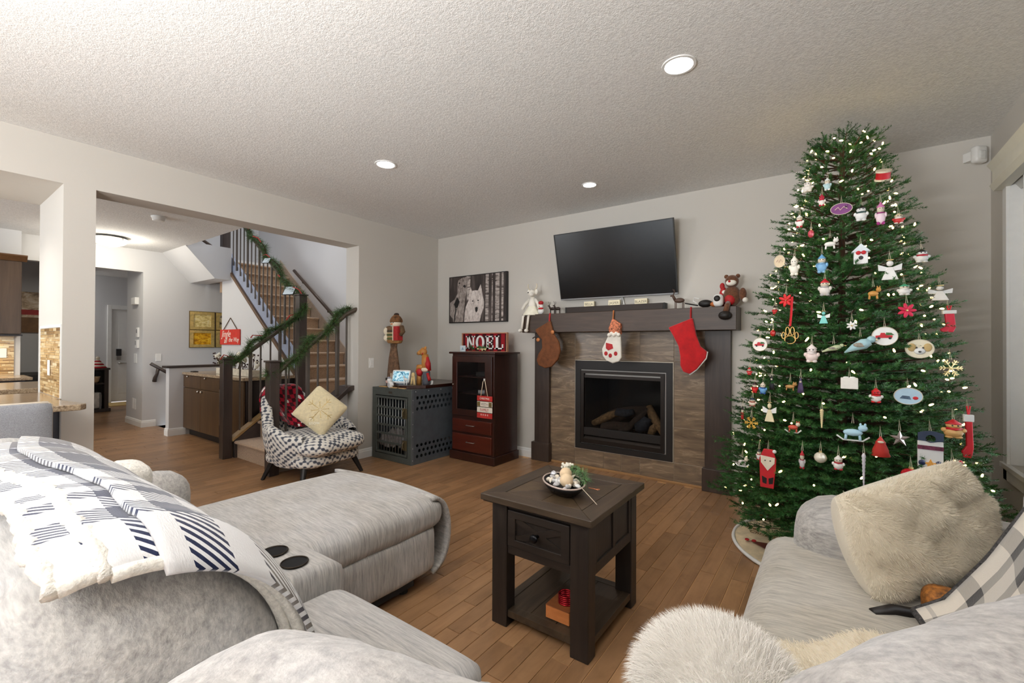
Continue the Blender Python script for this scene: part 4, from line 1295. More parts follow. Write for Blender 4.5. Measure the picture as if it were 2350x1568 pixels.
# balusters: slim square bars, every third one thicker
def baluster(x, y, z0, z1, w_):
    MB().box(x - w_ / 2, x + w_ / 2, y - w_ / 2, y + w_ / 2, z0, z1).build('baluster', M_BAL, st, bevel=.0015, seg=1)
for k in range(6):
    y = 2.36 + k * .115
    baluster(-5.60, y, .225 + s1 * (y - 2.26), 1.10 + .757 * (y - 2.32) - .02, .030 if k % 3 == 1 else .016)
for k in range(7):
    y = 2.34 + k * .112
    baluster(-4.52 + .03 * k / 6, y, .255 + s1 * (y - 2.24), 1.07 + .84 * (y - 2.32) - .02, .034 if k % 3 == 2 else .017)
for k in range(17):
    x = -5.80 - k * .122
    t = -5.66 - x
    baluster(x, 3.105, Z_(t) + .20, 1.93 + .765 * (-5.74 - x) - .02, .024 if k % 3 == 2 else .015)

# ------------------------------------------------------------------ garlands on the rails
def needle_mesh(name, pts, rad, count, nl, mats, parent, seed=3, w_=.0022):
    """fir garland: needles as thin blades along a polyline"""
    r_ = random.Random(seed)
    pts = [Vector(p) for p in pts]
    seg = [(pts[i + 1] - pts[i]).length for i in range(len(pts) - 1)]
    tot = sum(seg)
    vs, fs = [], []
    for i in range(count):
        s_ = r_.uniform(0, tot); k = 0
        while k < len(seg) - 1 and s_ > seg[k]:
            s_ -= seg[k]; k += 1
        d = (pts[k + 1] - pts[k]).normalized()
        p = pts[k] + d * s_
        a = d.orthogonal().normalized(); b = d.cross(a)
        t = r_.uniform(0, 2 * PI)
        o = a * math.cos(t) + b * math.sin(t)
        clump = .55 + .45 * math.sin(18 * s_ + 5 * k + seed)
        L = nl * r_.uniform(.6, 1.25) * (.6 + .7 * clump)
        base = p + o * rad * r_.uniform(.0, .5)
        dirv = (o * r_.uniform(.5, 1) + d * r_.uniform(-.9, .9)).normalized()
        tip = base + dirv * L + Vector((0, 0, -.2 * L))
        sd_ = dirv.cross(Vector((r_.uniform(-1, 1), r_.uniform(-1, 1), r_.uniform(-1, 1)))).normalized() * w_
        n0 = len(vs)
        vs += [base - sd_, base + sd_, tip]
        fs.append((n0, n0 + 1, n0 + 2))
    mb = MB(); mb.add(vs, fs)
    return mb.build(name, mats, parent, kind='stuff')
M_GARL = paint((62, 92, 44), .6, var=.4, vscale=30, name='garland_green')
M_GARW = paint((66, 44, 28), .9, name='garland_stem')
def garland(label, pts, seed, beads=True):
    g_ = thing('fir_garland', label, 'garland', pts[0], group='fir garlands on the stair rails')
    fine = []
    for i in range(len(pts) - 1):
        a, b = Vector(pts[i]), Vector(pts[i + 1])
        n_ = max(2, int((b - a).length / .05))
        for k in range(n_):
            t = k / n_
            ph_ = (i * n_ + k) * .55
            fine.append(a.lerp(b, t) + Vector((.03 * math.cos(ph_), .03 * math.cos(ph_), .035 * math.sin(ph_) + .012)))
    fine.append(Vector(pts[-1]))
    MB().tube(fine, .008, 6).build('stem', M_GARW, g_)
    needle_mesh('needles', fine, .03, 3200, .085, M_GARL, g_, seed)
    if beads:
        bm = MB()
        for i in range(0, len(fine) - 3, 9):
            bm.tube([fine[i] + Vector((0, -.03, .03)), fine[i + 1] + Vector((0, -.04, .05)), fine[i + 3] + Vector((0, -.03, .02))], .008, 6, flat=.4)
        bm.build('ribbon', paint((150, 44, 34), .6), g_)
garland('fir garland wound down the left rail of the lower stair flight', [(-5.60, 2.14, 1.08), (-5.60, 2.30, 1.13), (-5.60, 2.7, 1.43), (-5.60, 3.02, 1.68), (-5.52, 3.1, 1.83)], 3)
garland('fir garland wound along the right stair rail behind the armchair', [(-4.54, 2.12, .98), (-4.52, 2.32, 1.10), (-4.50, 2.65, 1.38), (-4.46, 3.04, 1.72)], 7, False)
garland('fir garland with ribbon and cards on the upper stair rail', [(-5.60, 3.08, 1.90), (-5.9, 3.08, 2.09), (-6.5, 3.08, 2.55), (-7.1, 3.08, 3.02), (-7.4, 3.08, 3.24)], 9)
for (xx, zz_, sz_) in ((-5.78, 2.0, .09), (-6.40, 2.46, .06)):
    c_ = thing('greeting_card', 'white card tucked in the upper garland, ' + ('larger and lower one' if sz_ > .07 else 'smaller and higher one'), 'card', rot=TR(xx, 3.03, zz_) @ rotm(math.radians(60), 0, math.radians(20)))
    MB().box(-sz_ * 1.0, sz_ * 1.0, -sz_ * .8, sz_ * .8, 0, .004).build('frame', M_BLK, c_, local=True)
    MB().box(-sz_ * .88, sz_ * .88, -sz_ * .68, sz_ * .68, .004, .0055).build('face', paint((214, 228, 236), .5, var=.02), c_, local=True)

# ------------------------------------------------------------------ sign and pictures in the hall
sg = thing('red_sign', 'red hanging sign with white script on the wall under the stairs', 'sign', rot=on_back(-7.68, 3.10, 1.405))
MB().box(-.345, .345, -.122, .118, .004, .022).build('board', paint((206, 54, 40), .6, var=.05), sg, local=True, bevel=.004)
text('Jingle', .15, M_CREAMT, parent=sg, M=TR(-.12, .045, .0225), local=True, shear=.3)
text('all', .12, M_CREAMT, parent=sg, M=TR(-.14, -.06, .0225), local=True, shear=.3)
text('the Way', .10, M_CREAMT, parent=sg, M=TR(.15, -.045, .0225), local=True, shear=.3)
mb = MB(); mb.tube([(-.24, .11, .014), (0, .30, .008), (.25, .11, .014)], .006, 6); mb.build('cord', paint((96, 76, 60), .9), sg, local=True)
M_GOLDF = paint((214, 186, 116), .4, .3, .5, var=.1, vscale=30, name='pale_gold_frame'); M_DGOLD = paint((112, 88, 44), .4, .3, name='dark_gold')
def autumn(name, stops, sc):
    nt = NT(name); nt.set(.5)
    v = nt.coords('Object', scale=(1, 1.6, 1)); f = nt.noise(v, sc, 5, .68, .6)
    nt.base(nt.ramp(f, [(p, rgb(c)) for p, c in stops]))
    return nt.m
pics = [((2.866, 3.225), (1.535, 1.832), 'top left gold-framed landscape on the hall wall', autumn('print_a', [(.3, (170, 140, 70)), (.5, (236, 214, 140)), (.65, (248, 236, 190))], 18)),
        ((2.866, 3.225), (1.238, 1.522), 'bottom left gold-framed autumn landscape on the hall wall', autumn('print_b', [(.3, (120, 70, 16)), (.45, (216, 150, 20)), (.6, (246, 200, 50)), (.75, (250, 226, 120))], 16)),
        ((3.252, 3.61), (1.535, 1.830), 'top right gold-framed picture half hidden by the stair wall', autumn('print_c', [(.4, (90, 70, 50)), (.5, (240, 226, 180)), (.7, (250, 240, 210))], 12)),
        ((3.252, 3.61), (1.238, 1.522), 'bottom right gold-framed picture half hidden by the stair wall', autumn('print_d', [(.4, (220, 190, 120)), (.6, (250, 238, 200))], 8))]
for (ya, yb_), (za, zb_), lb, pm in pics:
    p_ = thing('framed_picture', lb, 'picture', rot=on_left(-8.65, (ya + yb_) / 2, (za + zb_) / 2), group='gold-framed hall pictures')
    a, b = (yb_ - ya) / 2, (zb_ - za) / 2
    XY = Matrix(((1, 0, 0, 0), (0, 0, 1, 0), (0, -1, 0, 0), (0, 0, 0, 1))) @ Matrix.Diagonal((1, -1, 1, 1))
    XY = Matrix(((1, 0, 0, 0), (0, 0, 1, 0), (0, 1, 0, 0), (0, 0, 0, 1)))
    m2 = MB().ring((-a, a, -b, b), (-a + .05, a - .05, -b + .045, b - .045), 0, .022, Matrix(((1, 0, 0, 0), (0, 0, 1, 0), (0, 1, 0, 0), (0, 0, 0, 1))))
    m2.build('frame', M_GOLDF, p_, local=True)
    MB().ring((-a - .008, a + .008, -b - .008, b + .008), (-a, a, -b, b), 0, .018, Matrix(((1, 0, 0, 0), (0, 0, 1, 0), (0, 1, 0, 0), (0, 0, 0, 1)))).build('edge', M_DGOLD, p_, local=True)
    MB().box(-a + .05, a - .05, -b + .045, b - .045, .004, .008).build('print', pm, p_, local=True)
def wallbox(name, label, cat, M, sx, sz, d, extra=None):
    t = thing(name, label, cat, rot=M)
    MB().box(-sx / 2, sx / 2, -sz / 2, sz / 2, 0, d).build('housing', M_WHITE, t, local=True, bevel=.004)
    if extra:
        MB().box(*extra).build('display', paint((96, 100, 104), .3), t, local=True)
    return t
H1 = lambda x, z: on_back(x, 2.25, z)
wallbox('door_chime', 'white door chime box highest on the hall corner wall', 'chime', H1(-8.95, 1.965), .20, .11, .05)
wallbox('thermostat', 'upper white thermostat on the hall corner wall', 'thermostat', H1(-8.85, 1.47), .085, .15, .025, (-.018, .018, -.01, .05, .0251, .027))
wallbox('thermostat', 'lower white keypad under the thermostat on the hall corner wall', 'keypad', H1(-8.86, 1.29), .105, .13, .03, (-.035, -.012, -.02, .05, .0301, .032))
wallbox('light_switch', 'double white light switch on the hall corner wall', 'light switch', H1(-8.98, 1.06), .135, .15, .008)
wallbox('wall_outlet', 'pair of low white outlet covers on the hall corner wall', 'outlet', H1(-9.08, .34), .075, .17, .008)
wallbox('wall_outlet', 'second low white outlet cover on the hall corner wall', 'outlet', H1(-8.98, .335), .075, .17, .008)
wallbox('light_switch', 'white light switch above the basement handrail', 'light switch', on_left(-8.65, 2.45, 1.075), .075, .115, .008)
br_ = thing('basement_handrail', 'short dark handrail going down to the basement on the hall wall', 'handrail', (-8.6, 2.45, .9))
MB().tube([(-8.59, 2.335, .985), (-8.59, 2.62, .785), (-8.59, 3.4, .24)], .026, 10, flat=.8).build('rail', M_NEWEL, br_, smooth=True)
mb = MB(); mb.tube([(-8.645, 2.40, .70), (-8.63, 2.405, .76), (-8.60, 2.42, .82), (-8.59, 2.43, .90)], [.03, .028, .022, .026], 8); mb.build('bracket', M_NEWEL, br_, smooth=True)

# hall ceiling lamp and smoke detector
lp = thing('ceiling_lamp', 'round frosted glass ceiling lamp glowing in the hall', 'ceiling light', (-7.93, 1.70, ZC))
ml = NT('lamp_glass'); ml.set(.4, emis=(255, 244, 214), estr=4.5); ml.base(rgb((255, 248, 226)))
MB().lathe([(.02, -.125), (.09, -.118), (.155, -.09), (.19, -.05), (.195, -.035), (.19, -.03)], 28).build('shade', ml.m, lp, smooth=True, local=True)
MB().lathe([(.10, -.03), (.19, -.028), (.14, -.006), (.14, 0)], 28).build('base', M_STEEL, lp, smooth=True, local=True)
for k in range(3):
    t_ = k * 2 * PI / 3 + .5
    MB().ell((.195 * math.cos(t_), .195 * math.sin(t_), -.04), .012, 8, 6).build('clip', M_STEEL, lp, local=True)
ld = bpy.data.lights.new('hall_bulb', 'POINT'); ld.energy = 26; ld.color = (1, .93, .80); ld.shadow_soft_size = .12
lo = bpy.data.objects.new('hall_bulb', ld); lo.location = (-7.93, 1.70, ZC - .22); COL.objects.link(lo)
sd_ = thing('smoke_detector', 'round white smoke detector on the hall ceiling', 'smoke detector', (-6.2, 1.745, ZC))
MB().lathe([(.045, -.05), (.055, -.046), (.062, -.02), (.07, -.012), (.07, 0)], 24).build('body', M_WHITE, sd_, smooth=True, local=True)

# ------------------------------------------------------------------ built-in bar beside the stairs
M_BARW = wood('bar_wood', (62, 44, 26), (82, 60, 38), (100, 76, 50), (20, 20, 1.6), 1.2, .38)
bar = thing('bar_cabinet', 'brown built-in bar cabinet with two doors below the stairs', 'cabinet', (-6.9, 2.7, 0))
bx0, bx1, by = -7.535, -6.33, 2.445
MB().box(bx0 + .04, bx1 - .01, by + .05, 3.07, 0, .1).build('toe_kick', M_BLK, bar)
MB().box(bx0, bx1, by + .002, 3.08, .1, .855).build('body', M_BARW, bar)
xm = (bx0 + bx1) / 2
for a, b in ((bx0, xm), (xm, bx1)):
    d = MB().box(a + .004, b - .004, by - .018, by, .105, .675).build('door', M_BARW, bar, bevel=.002)
    kx = xm - .055 if a == bx0 else xm + .055
    MB().ell((kx, by - .03, .645), .016, 10, 7).build('knob', M_STEEL, d, smooth=True)
    d = MB().box(a + .004, b - .004, by - .018, by, .683, .85).build('drawer', M_BARW, bar, bevel=.002)
    MB().ell(((a + b) / 2 - .12, by - .03, .835), .013, 10, 7).build('knob', M_STEEL, d, smooth=True)
wf = thing('beverage_cooler', 'dark glass-fronted cooler in the end of the bar', 'fridge', (-6.0, 2.75, 0))
MB().box(bx1 + .006, -5.70, by + .03, 3.06, .06, .853).build('body', paint((40, 30, 26), .4), wf, bevel=.003)
MB().box(bx1 + .012, -5.72, by + .004, by + .026, .10, .845).build('door', M_BARW, wf, bevel=.003)
MB().tube([(bx1 + .05, by, .25), (bx1 + .05, by - .03, .27), (bx1 + .05, by - .03, .72), (bx1 + .05, by, .74)], .007, 8).build('handle', M_STEEL, wf, smooth=True)
MB().box(-5.698, -5.69, by + .06, 3.04, .1, .84).build('side_panel', paint((34, 27, 25), .3), wf)
def granite():
    nt = NT('tan_granite'); nt.set(.16, 0, .5)
    v = nt.coords(); f = nt.noise(v, 90, 5, .7); f2 = nt.noise(v, 14, 3)
    c = nt.ramp(f, [(.34, rgb((96, 78, 60))), (.48, rgb((158, 136, 110))), (.62, rgb((196, 176, 148)))])
    nt.base(nt.mix(.25, c, nt.ramp(f2, [(.3, rgb((120, 98, 74))), (.7, rgb((190, 168, 140)))])))
    return nt.m
M_GRAN = granite()
ct = tag(MB().box(bx0 - .03, -5.66, by - .03, 3.085, .857, .893).build('bar_counter', M_GRAN, bevel=.004), 'tan granite counter on the bar by the stairs', 'countertop')
# cotton stems along the counter
cp = thing('cotton_arrangement', 'white cotton and berry branches in a planter on the bar counter', 'flower', (-6.0, 2.62, .893))
MB().box(-6.75, -5.75, 2.545, 2.665, .894, .975).build('planter', paint((206, 198, 180), .7, var=.1, vscale=20), cp, bevel=.005)
ct_ = MB(); tw_ = MB(); bb = MB()
for i in range(46):
    x = rnd.uniform(-7.15, -5.72); y = 2.60 + rnd.uniform(-.05, .05); L = rnd.uniform(.06, .24)
    d = Vector((rnd.uniform(-.5, .5), rnd.uniform(-.3, .3), 1)).normalized()
    b0_ = Vector((min(max(x, -6.7), -5.78), 2.60, .95)); p = b0_ + d * L + Vector((x - b0_.x, 0, 0)) * .6
    tw_.tube([b0_, (b0_ + p) / 2 + Vector((0, 0, .02)), p], .003, 5)
    if i % 3:
        ct_.ell(p, rnd.uniform(.018, .032), 7, 5)
    else:
        for j in range(3):
            bb.ell(p + Vector((rnd.uniform(-.03, .03), rnd.uniform(-.03, .03), rnd.uniform(-.03, .03))), .011, 6, 4)
tw_.build('twigs', M_GARW, cp, kind='stuff'); ct_.build('cotton_bolls', paint((238, 232, 216), .9), cp, smooth=True, kind='stuff'); bb.build('berries', paint((60, 34, 34), .5), cp, smooth=True, kind='stuff')
tr_ = tag(MB().box(-7.50, -7.38, 2.50, 2.56, .893, .905).build('small_tray', M_BLK, bevel=.003), 'small dark dish on the left end of the bar counter', 'dish')

# ------------------------------------------------------------------ entry: door, console with striped gnome hat, mat
dr_ = struct(MB().box(-12.72, -12.66, 2.69, 2.76, 0, 2.12).box(-12.72, -12.66, 3.72, 3.80, 0, 2.12).box(-12.72, -12.66, 2.7605, 3.7195, 2.03, 2.12).build('door_1', M_WHITE, bevel=.004))
lf_ = MB().box(-12.745, -12.70, 2.762, 3.718, .02, 2.03).build('leaf', M_WHITE, dr_)
pn = MB()
for za, zb_ in ((.2, .9), (1.05, 1.85)):
    for ya, yb_ in ((2.88, 3.20), (3.28, 3.60)):
        pn.box(-12.702, -12.694, ya, yb_, za, zb_)
pn.build('raised_panels', M_WHITE, dr_, bevel=.004)
mb = MB(); mb.box(-12.70, -12.67, 2.84, 2.93, 1.02, 1.17); hw = mb.build('lock_keypad', paint((50, 50, 52), .4), dr_, bevel=.006)
MB().box(-12.70, -12.675, 2.845, 2.925, .93, 1.02).build('lock_plate', M_STEEL, dr_, bevel=.006)
MB().tube([(-12.70, 2.885, .86), (-12.65, 2.885, .86), (-12.645, 2.91, .86), (-12.645, 3.02, .855)], .014, 8).build('lever', M_STEEL, dr_, smooth=True)
mt = tag(MB().box(-12.64, -11.95, 2.60, 3.5, 0, .012).build('door_mat', paint((196, 166, 110), .95, var=.1), bevel=.004), 'tan door mat before the white entry door', 'mat')
cs_ = thing('entry_console', 'dark wood console table by the entry hall wall', 'table', (-11.3, 2.1, 0))
mb = MB(); mb.box(-11.44, -11.16, 1.5, 2.42, .79, .825); mb.build('top', M_NEWEL, cs_, bevel=.004)
for y in (1.5, 2.34):
    MB().box(-11.42, -11.18, y, y + .06, .06, .79).build('end_panel', M_NEWEL, cs_)
MB().box(-11.44, -11.16, 1.48, 2.43, 0, .06).build('plinth', M_NEWEL, cs_)
MB().box(-11.42, -11.19, 1.56, 2.34, .52, .545).build('shelf', M_NEWEL, cs_)
MB().box(-11.43, -11.40, 1.56, 2.34, .06, .79).build('back', M_BLK, cs_)
bk = thing('storage_bag', 'white and grey bag on the bottom of the entry console', 'bag', (-11.25, 2.2, .06))
MB().rbox((-11.27, 2.21, .215), (.16, .2, .30), .03, n=5).build('bag', paint((206, 202, 196), .8, var=.1), bk, smooth=True)
MB().box(-11.195, -11.188, 2.27, 2.30, .06, .36).build('grey_strap', paint((120, 120, 122), .8), bk)
bs = thing('woven_bowl', 'pale woven bowl on the shelf of the entry console', 'bowl', (-11.27, 2.2, .546))
MB().lathe([(.05, 0), (.08, .03), (.095, .10), (.1, .12), (.09, .12), (.07, .04), (.045, .012)], 16).build('bowl', paint((206, 178, 140), .8, var=.15, vscale=40), bs, smooth=True, local=True)
gh = thing('striped_hat', 'red and white striped gnome hat on the entry console', 'decoration', (-11.28, 2.26, .825))
for k in range(6):
    r0_, r1_ = .13 - k * .02, .13 - (k + 1) * .02
    MB().lathe([(r0_, k * .028), (r0_ + .004, k * .028 + .014), (r1_, k * .028 + .028)], 16).build('stripe', paint((236, 228, 214), .9) if k % 2 else paint((178, 34, 44), .9), gh, smooth=True, local=True)
MB().ell((0, 0, .185), .034, 10, 8).build('pompom', M_CRMW, gh, smooth=True, local=True)
wf_ = thing('hall_frame', 'black edge of a frame hung on the hall side of the column', 'picture', (-4.7, .86, 1.68))
MB().box(-5.1, -4.62, .858, .905, 1.30, 2.06).build('frame', M_BLK, wf_)

# ------------------------------------------------------------------ kitchen beyond the column
M_CABK = wood('kitchen_cabinet', (64, 50, 40), (84, 66, 52), (100, 80, 62), (20, 20, 2), 1.2, .35)
M_DPAN = paint((50, 48, 52), .45, var=.03, name='dark_panel')
pen = thing('peninsula', 'kitchen peninsula with dark panel and granite bar top', 'counter', (-4.6, -.4, 0))
MB().box(-5.0, -4.42, -2.2, .686, 0, .875).build('dark_panel', M_DPAN, pen)
MB().prism([(-5.06, -2.25), (-3.92, -2.25), (-3.905, .57), (-3.885, .70), (-3.93, .735), (-4.368, .66), (-4.368, .6865), (-5.06, .6865)], .877, .915).build('granite_top', M_GRAN, pen, bevel=.005)
isl = thing('kitchen_island', 'second granite counter behind the peninsula', 'counter', (-6.2, 0, 0))
MB().box(-6.55, -5.68, -2.0, .84, 0, .868).build('base', M_DPAN, isl)
MB().box(-6.6, -5.62, -2.05, .87, .87, .910).build('granite_top', M_GRAN, isl, bevel=.005)
uc = thing('upper_cabinet', 'brown wall cabinet with crown in the kitchen', 'cabinet', (-8.2, .4, 1.4))
MB().box(-8.478, -8.12, -1.2, .92, 1.405, 2.30).build('body', M_CABK, uc)
for a, b in ((-.1, .40), (.41, .915)):
    MB().box(-8.12, -8.10, a, b, 1.41, 2.295).build('door', M_CABK, uc, bevel=.003)
MB().prism([(0, 0), (.02, 0), (.075, .06), (.075, .075), (0, .075)], -.96, 1.25, Matrix(((1, 0, 0, -8.12), (0, 0, -1, 0), (0, 1, 0, 2.30), (0, 0, 0, 1)))).build('crown', wood('crown_wood', (88, 60, 38), (110, 78, 50), (128, 92, 60), (4, 20, 20), 1.2, .4), uc)
MB().box(-8.478, -8.11, -1.2, .93, 1.385, 1.403).build('light_rail', M_DPAN, uc)
lb_ = thing('lower_cabinet', 'base cabinet with grey counter edge on the far kitchen wall', 'cabinet', (-8.2, .3, 0))
MB().box(-8.478, -7.90, -1.2, .93, 0, .85).build('body', M_DPAN, lb_)
MB().box(-8.478, -7.86, -1.2, .99, .852, .885).build('counter_top', M_GRAN, lb_, bevel=.004)
def mosaic(name):
    nt = NT(name); nt.set(.18)
    oi = nt.n('ShaderNodeAttribute', attribute_name='tone')
    nt.base(nt.ramp(oi.outputs['Fac'], [(0, rgb((140, 108, 66))), (.25, rgb((176, 142, 94))), (.5, rgb((206, 176, 126))), (.75, rgb((226, 204, 160))), (1, rgb((240, 226, 192)))]))
    return nt.m
M_MOS = mosaic('mosaic_strip')
def mosaic_panel(parent, u0, u1, z0, z1, fn, seed, hs=.018):
    """rows of short glass strips, each with its own edges; fn(u, z, d) maps to the wall"""
    r_ = random.Random(seed); mb = MB(); tones = []
    z = z0
    while z < z1 - .004:
        h_ = hs * r_.choice((.7, 1, 1, 1.25)); h_ = min(h_, z1 - z)
        u = u0 - r_.uniform(0, .06)
        while u < u1:
            L = r_.choice((.03, .06, .09, .14, .18))
            a, b = max(u, u0) + .0008, min(u + L, u1) - .0008
            if b - a > .004:
                d_ = .005 + r_.uniform(0, .002)
                vs = [fn(a, z + .0008, 0), fn(b, z + .0008, 0), fn(b, z + h_ - .0008, 0), fn(a, z + h_ - .0008, 0)]
                vs += [fn(a, z + .0008, d_), fn(b, z + .0008, d_), fn(b, z + h_ - .0008, d_), fn(a, z + h_ - .0008, d_)]
                mb.add(vs, [(4, 5, 6, 7), (0, 1, 5, 4), (1, 2, 6, 5), (2, 3, 7, 6), (3, 0, 4, 7)])
                t_ = min(1, max(0, r_.gauss(.45, .25)))
                tones += [t_] * 5
            u += L
        z += h_
    o = mb.build('mosaic_strips', M_MOS, parent, kind='stuff')
    at = o.data.attributes.new('tone', 'FLOAT', 'FACE'); at.data.foreach_set('value', tones)
    return o
bsp = thing('mosaic_backsplash', 'tan glass mosaic panel on the end wall of the peninsula', 'backsplash', (-4.75, .686, 1.15))
mosaic_panel(bsp, -5.10, -4.40, .917, 1.415, lambda u, z, d: (u, .6875 - d, z), 5)
MB().ring((-5.13, -4.375, .916, 1.435), (-5.11, -4.39, .9165, 1.417), .681, .6878).build('edge_trim', M_WHITE, bsp)
ot = wallbox('wall_outlet', 'cream outlet on the mosaic of the peninsula wall', 'outlet', on_back(-4.74, .6805, 1.12), .072, .115, .006)
bs2 = thing('mosaic_backsplash', 'brown glass mosaic panel under the far wall cabinet', 'backsplash', (-8.47, .2, 1.14))
mosaic_panel(bs2, -1.1, .90, .887, 1.383, lambda u, z, d: (-8.478 + d, u, z), 6)
wallbox('wall_outlet', 'cream outlet on the mosaic under the far wall cabinet', 'outlet', on_left(-8.471, .80, 1.17), .075, .12, .006)
kp = thing('truck_picture', 'snowy red truck picture on the far dining wall', 'picture', rot=on_left(-10.3, 1.3, 1.80))
MB().box(-.2, .25, -.34, .30, 0, .03).build('canvas', autumn('print_e', [(.35, (96, 66, 40)), (.5, (206, 180, 146)), (.65, (240, 230, 214))], 5), kp, local=True)
MB().box(-.2, .25, -.34, -.10, .0301, .0315).build('brown_ground', paint((128, 92, 58), .6, var=.1), kp, local=True)
MB().box(-.16, .22, -.06, .02, .0301, .0315).build('red_truck', paint((170, 50, 44), .6, var=.1), kp, local=True)
pl_ = struct(MB().box(-10.0, -9.2, 1.5, 1.58, 2.36, 2.42).build('trim_2', paint((128, 92, 60), .5)))
ddk = thing('dining_desk', 'dark desk edge in the room beyond the kitchen', 'table', (-9.6, 1.2, 0))
MB().box(-10.2, -9.2, .95, 1.55, .80, .84).build('top', M_BLK, ddk); MB().box(-10.15, -9.25, 1.0, 1.5, 0, .80).build('base', M_BLK, ddk)
lku = bpy.data.lights.new('under_cabinet', 'AREA'); lku.energy = 6; lku.size = .3; lku.size_y = .1; lku.color = (1, .85, .6)
lo = bpy.data.objects.new('under_cabinet', lku); lo.location = (-8.3, .5, 1.38); COL.objects.link(lo)
for (kx, ky) in ((-4.9, .1), (-6.3, -.4), (-7.5, .2)):
    ld = bpy.data.lights.new('can_lamp', 'SPOT'); ld.energy = 30; ld.spot_size = math.radians(140); ld.spot_blend = .9; ld.color = (1, .95, .88); ld.shadow_soft_size = .07
    lo = bpy.data.objects.new('can_lamp', ld); lo.location = (kx, ky, (2.41 if kx > -5.2 else ZC) - .03); COL.objects.link(lo)

# counter stool at the bar top
M_GFAB = paint((150, 152, 158), .95, var=.10, vscale=220, bump=.3, bscale=300, sheen=.3, name='grey_tweed')
sl_ = thing('counter_stool', 'grey upholstered stool pushed up to the granite bar top', 'chair', (-3.75, .30, 0))
MB().rbox((-3.66, .29, .81), (.07, .50, .31), .025, n=6, puff=(.01, 0, 0)).build('backrest', M_GFAB, sl_, smooth=True)
MB().tube([(-3.655, .05, .965), (-3.655, .52, .965), (-3.655, .535, .95), (-3.655, .535, .70)], .007, 6).build('piping', paint((224, 212, 194), .8), sl_, smooth=True)
MB().rbox((-3.88, .29, .64), (.44, .48, .10), .03, n=6).build('seat', M_GFAB, sl_, smooth=True)
for a in (-4.06, -3.70):
    for b in (.09, .49):
        MB().cyl((a, b, .60), (a, b, 0), .02, .014, n=8).build('leg', M_NEWEL, sl_)
# ------------------------------------------------------------------ armchair by the stairs
def weave_mat():
    nt = NT('basket_weave'); nt.set(.9, 0, .2, sheen=.2)
    tc = nt.n('ShaderNodeTexCoord')
    mp = nt.n('ShaderNodeMapping'); mp.inputs['Rotation'].default_value = (math.radians(45), math.radians(35), math.radians(20)); mp.inputs['Scale'].default_value = (50, 50, 50)
    nt.l(tc.outputs['Object'], mp.inputs[0])
    sp = nt.n('ShaderNodeSeparateXYZ'); nt.l(mp.outputs[0], sp.inputs[0])
    sx = nt.math('SINE', nt.math('MULTIPLY', sp.outputs[0], 3.6)); sy = nt.math('SINE', nt.math('MULTIPLY', sp.outputs[1], 3.6)); sz = nt.math('SINE', nt.math('MULTIPLY', sp.outputs[2], 3.6))
    p = nt.math('ADD', nt.math('ADD', sx, sy), sz)
    c = nt.ramp(nt.math('MULTIPLY_ADD', p, .25), [(.22, rgb((74, 78, 88))), (.42, rgb((176, 176, 178))), (.56, rgb((226, 222, 214)))])
    nt.t.nodes[-2].inputs[2].default_value = .5 if nt.t.nodes[-2].bl_idname == 'ShaderNodeMath' else .5
    for nd in nt.t.nodes:
        if nd.bl_idname == 'ShaderNodeMath' and nd.operation == 'MULTIPLY_ADD':
            nd.inputs[2].default_value = .5
    nt.base(c); nt.bump(p, .25, .003)
    return nt.m
M_WEAVE = weave_mat()
ac = thing('armchair', 'grey and white woven tub armchair by the staircase', 'chair', rot=TR(-4.17, 2.44, 0) @ Matrix.Rotation(math.radians(8), 4, 'Z') @ Matrix.Diagonal((1.16, 1.16, .97, 1)))
def smooth(a, b, x):
    t = max(0, min(1, (x - a) / (b - a))); return t * t * (3 - 2 * t)
def shell(u, v):
    ph_ = (u - .5) * math.radians(262)          # 0 = back
    a = abs(ph_)
    top = .885 - .33 * smooth(.35, 1.15, a) - .085 * smooth(1.3, 2.25, a)
    lean = .13 * (1 - smooth(.5, 1.3, a))
    # cross section: inside bottom -> over the top -> outside bottom
    th = .085
    if v < .42:
        k = v / .42; z = .34 + (top - .04 - .34) * k; off = -th
    elif v < .58:
        k = (v - .42) / .16; t = PI * k; z = top - .04 + .04 * math.sin(t); off = -th / 2 - th / 2 * math.cos(t)
    else:
        k = (v - .58) / .42; z = top - .04 + (.165 - top + .04) * k; off = 0
    zz_ = (z - .165) / max(.05, .86 - .165)
    ra, rb = .36 + lean * zz_ - .07 * (1 - min(1, zz_ * 2.4)) ** 2, .37 - .08 * (1 - min(1, zz_ * 2.4)) ** 2
    cx_ = -.02
    x = cx_ - (ra + off) * math.cos(ph_); y = -(rb + off) * math.sin(ph_)
    return (x, y, z)
sh = MB(); sh.grid(shell, 56, 26, uvs=False)
sh.build('tub_shell', M_WEAVE, ac, smooth=True, local=True)
MB().rbox((.04, 0, .36), (.64, .60, .17), (.12, .16, .07), n=12, puff=(.02, 0, .025)).build('seat_cushion', M_WEAVE, ac, smooth=True, local=True)
MB().rbox((.0, 0, .225), (.60, .60, .14), (.14, .16, .05), n=10).build('seat_base', M_WEAVE, ac, smooth=True, local=True)
for a, b in ((.22, .27), (.22, -.27), (-.24, .25), (-.24, -.25)):
    MB().cyl((a * .9, b * .9, .18), (a * 1.12, b * 1.12, 0), .026, .015, n=10).build('leg', M_BLK, ac, local=True, smooth=False)
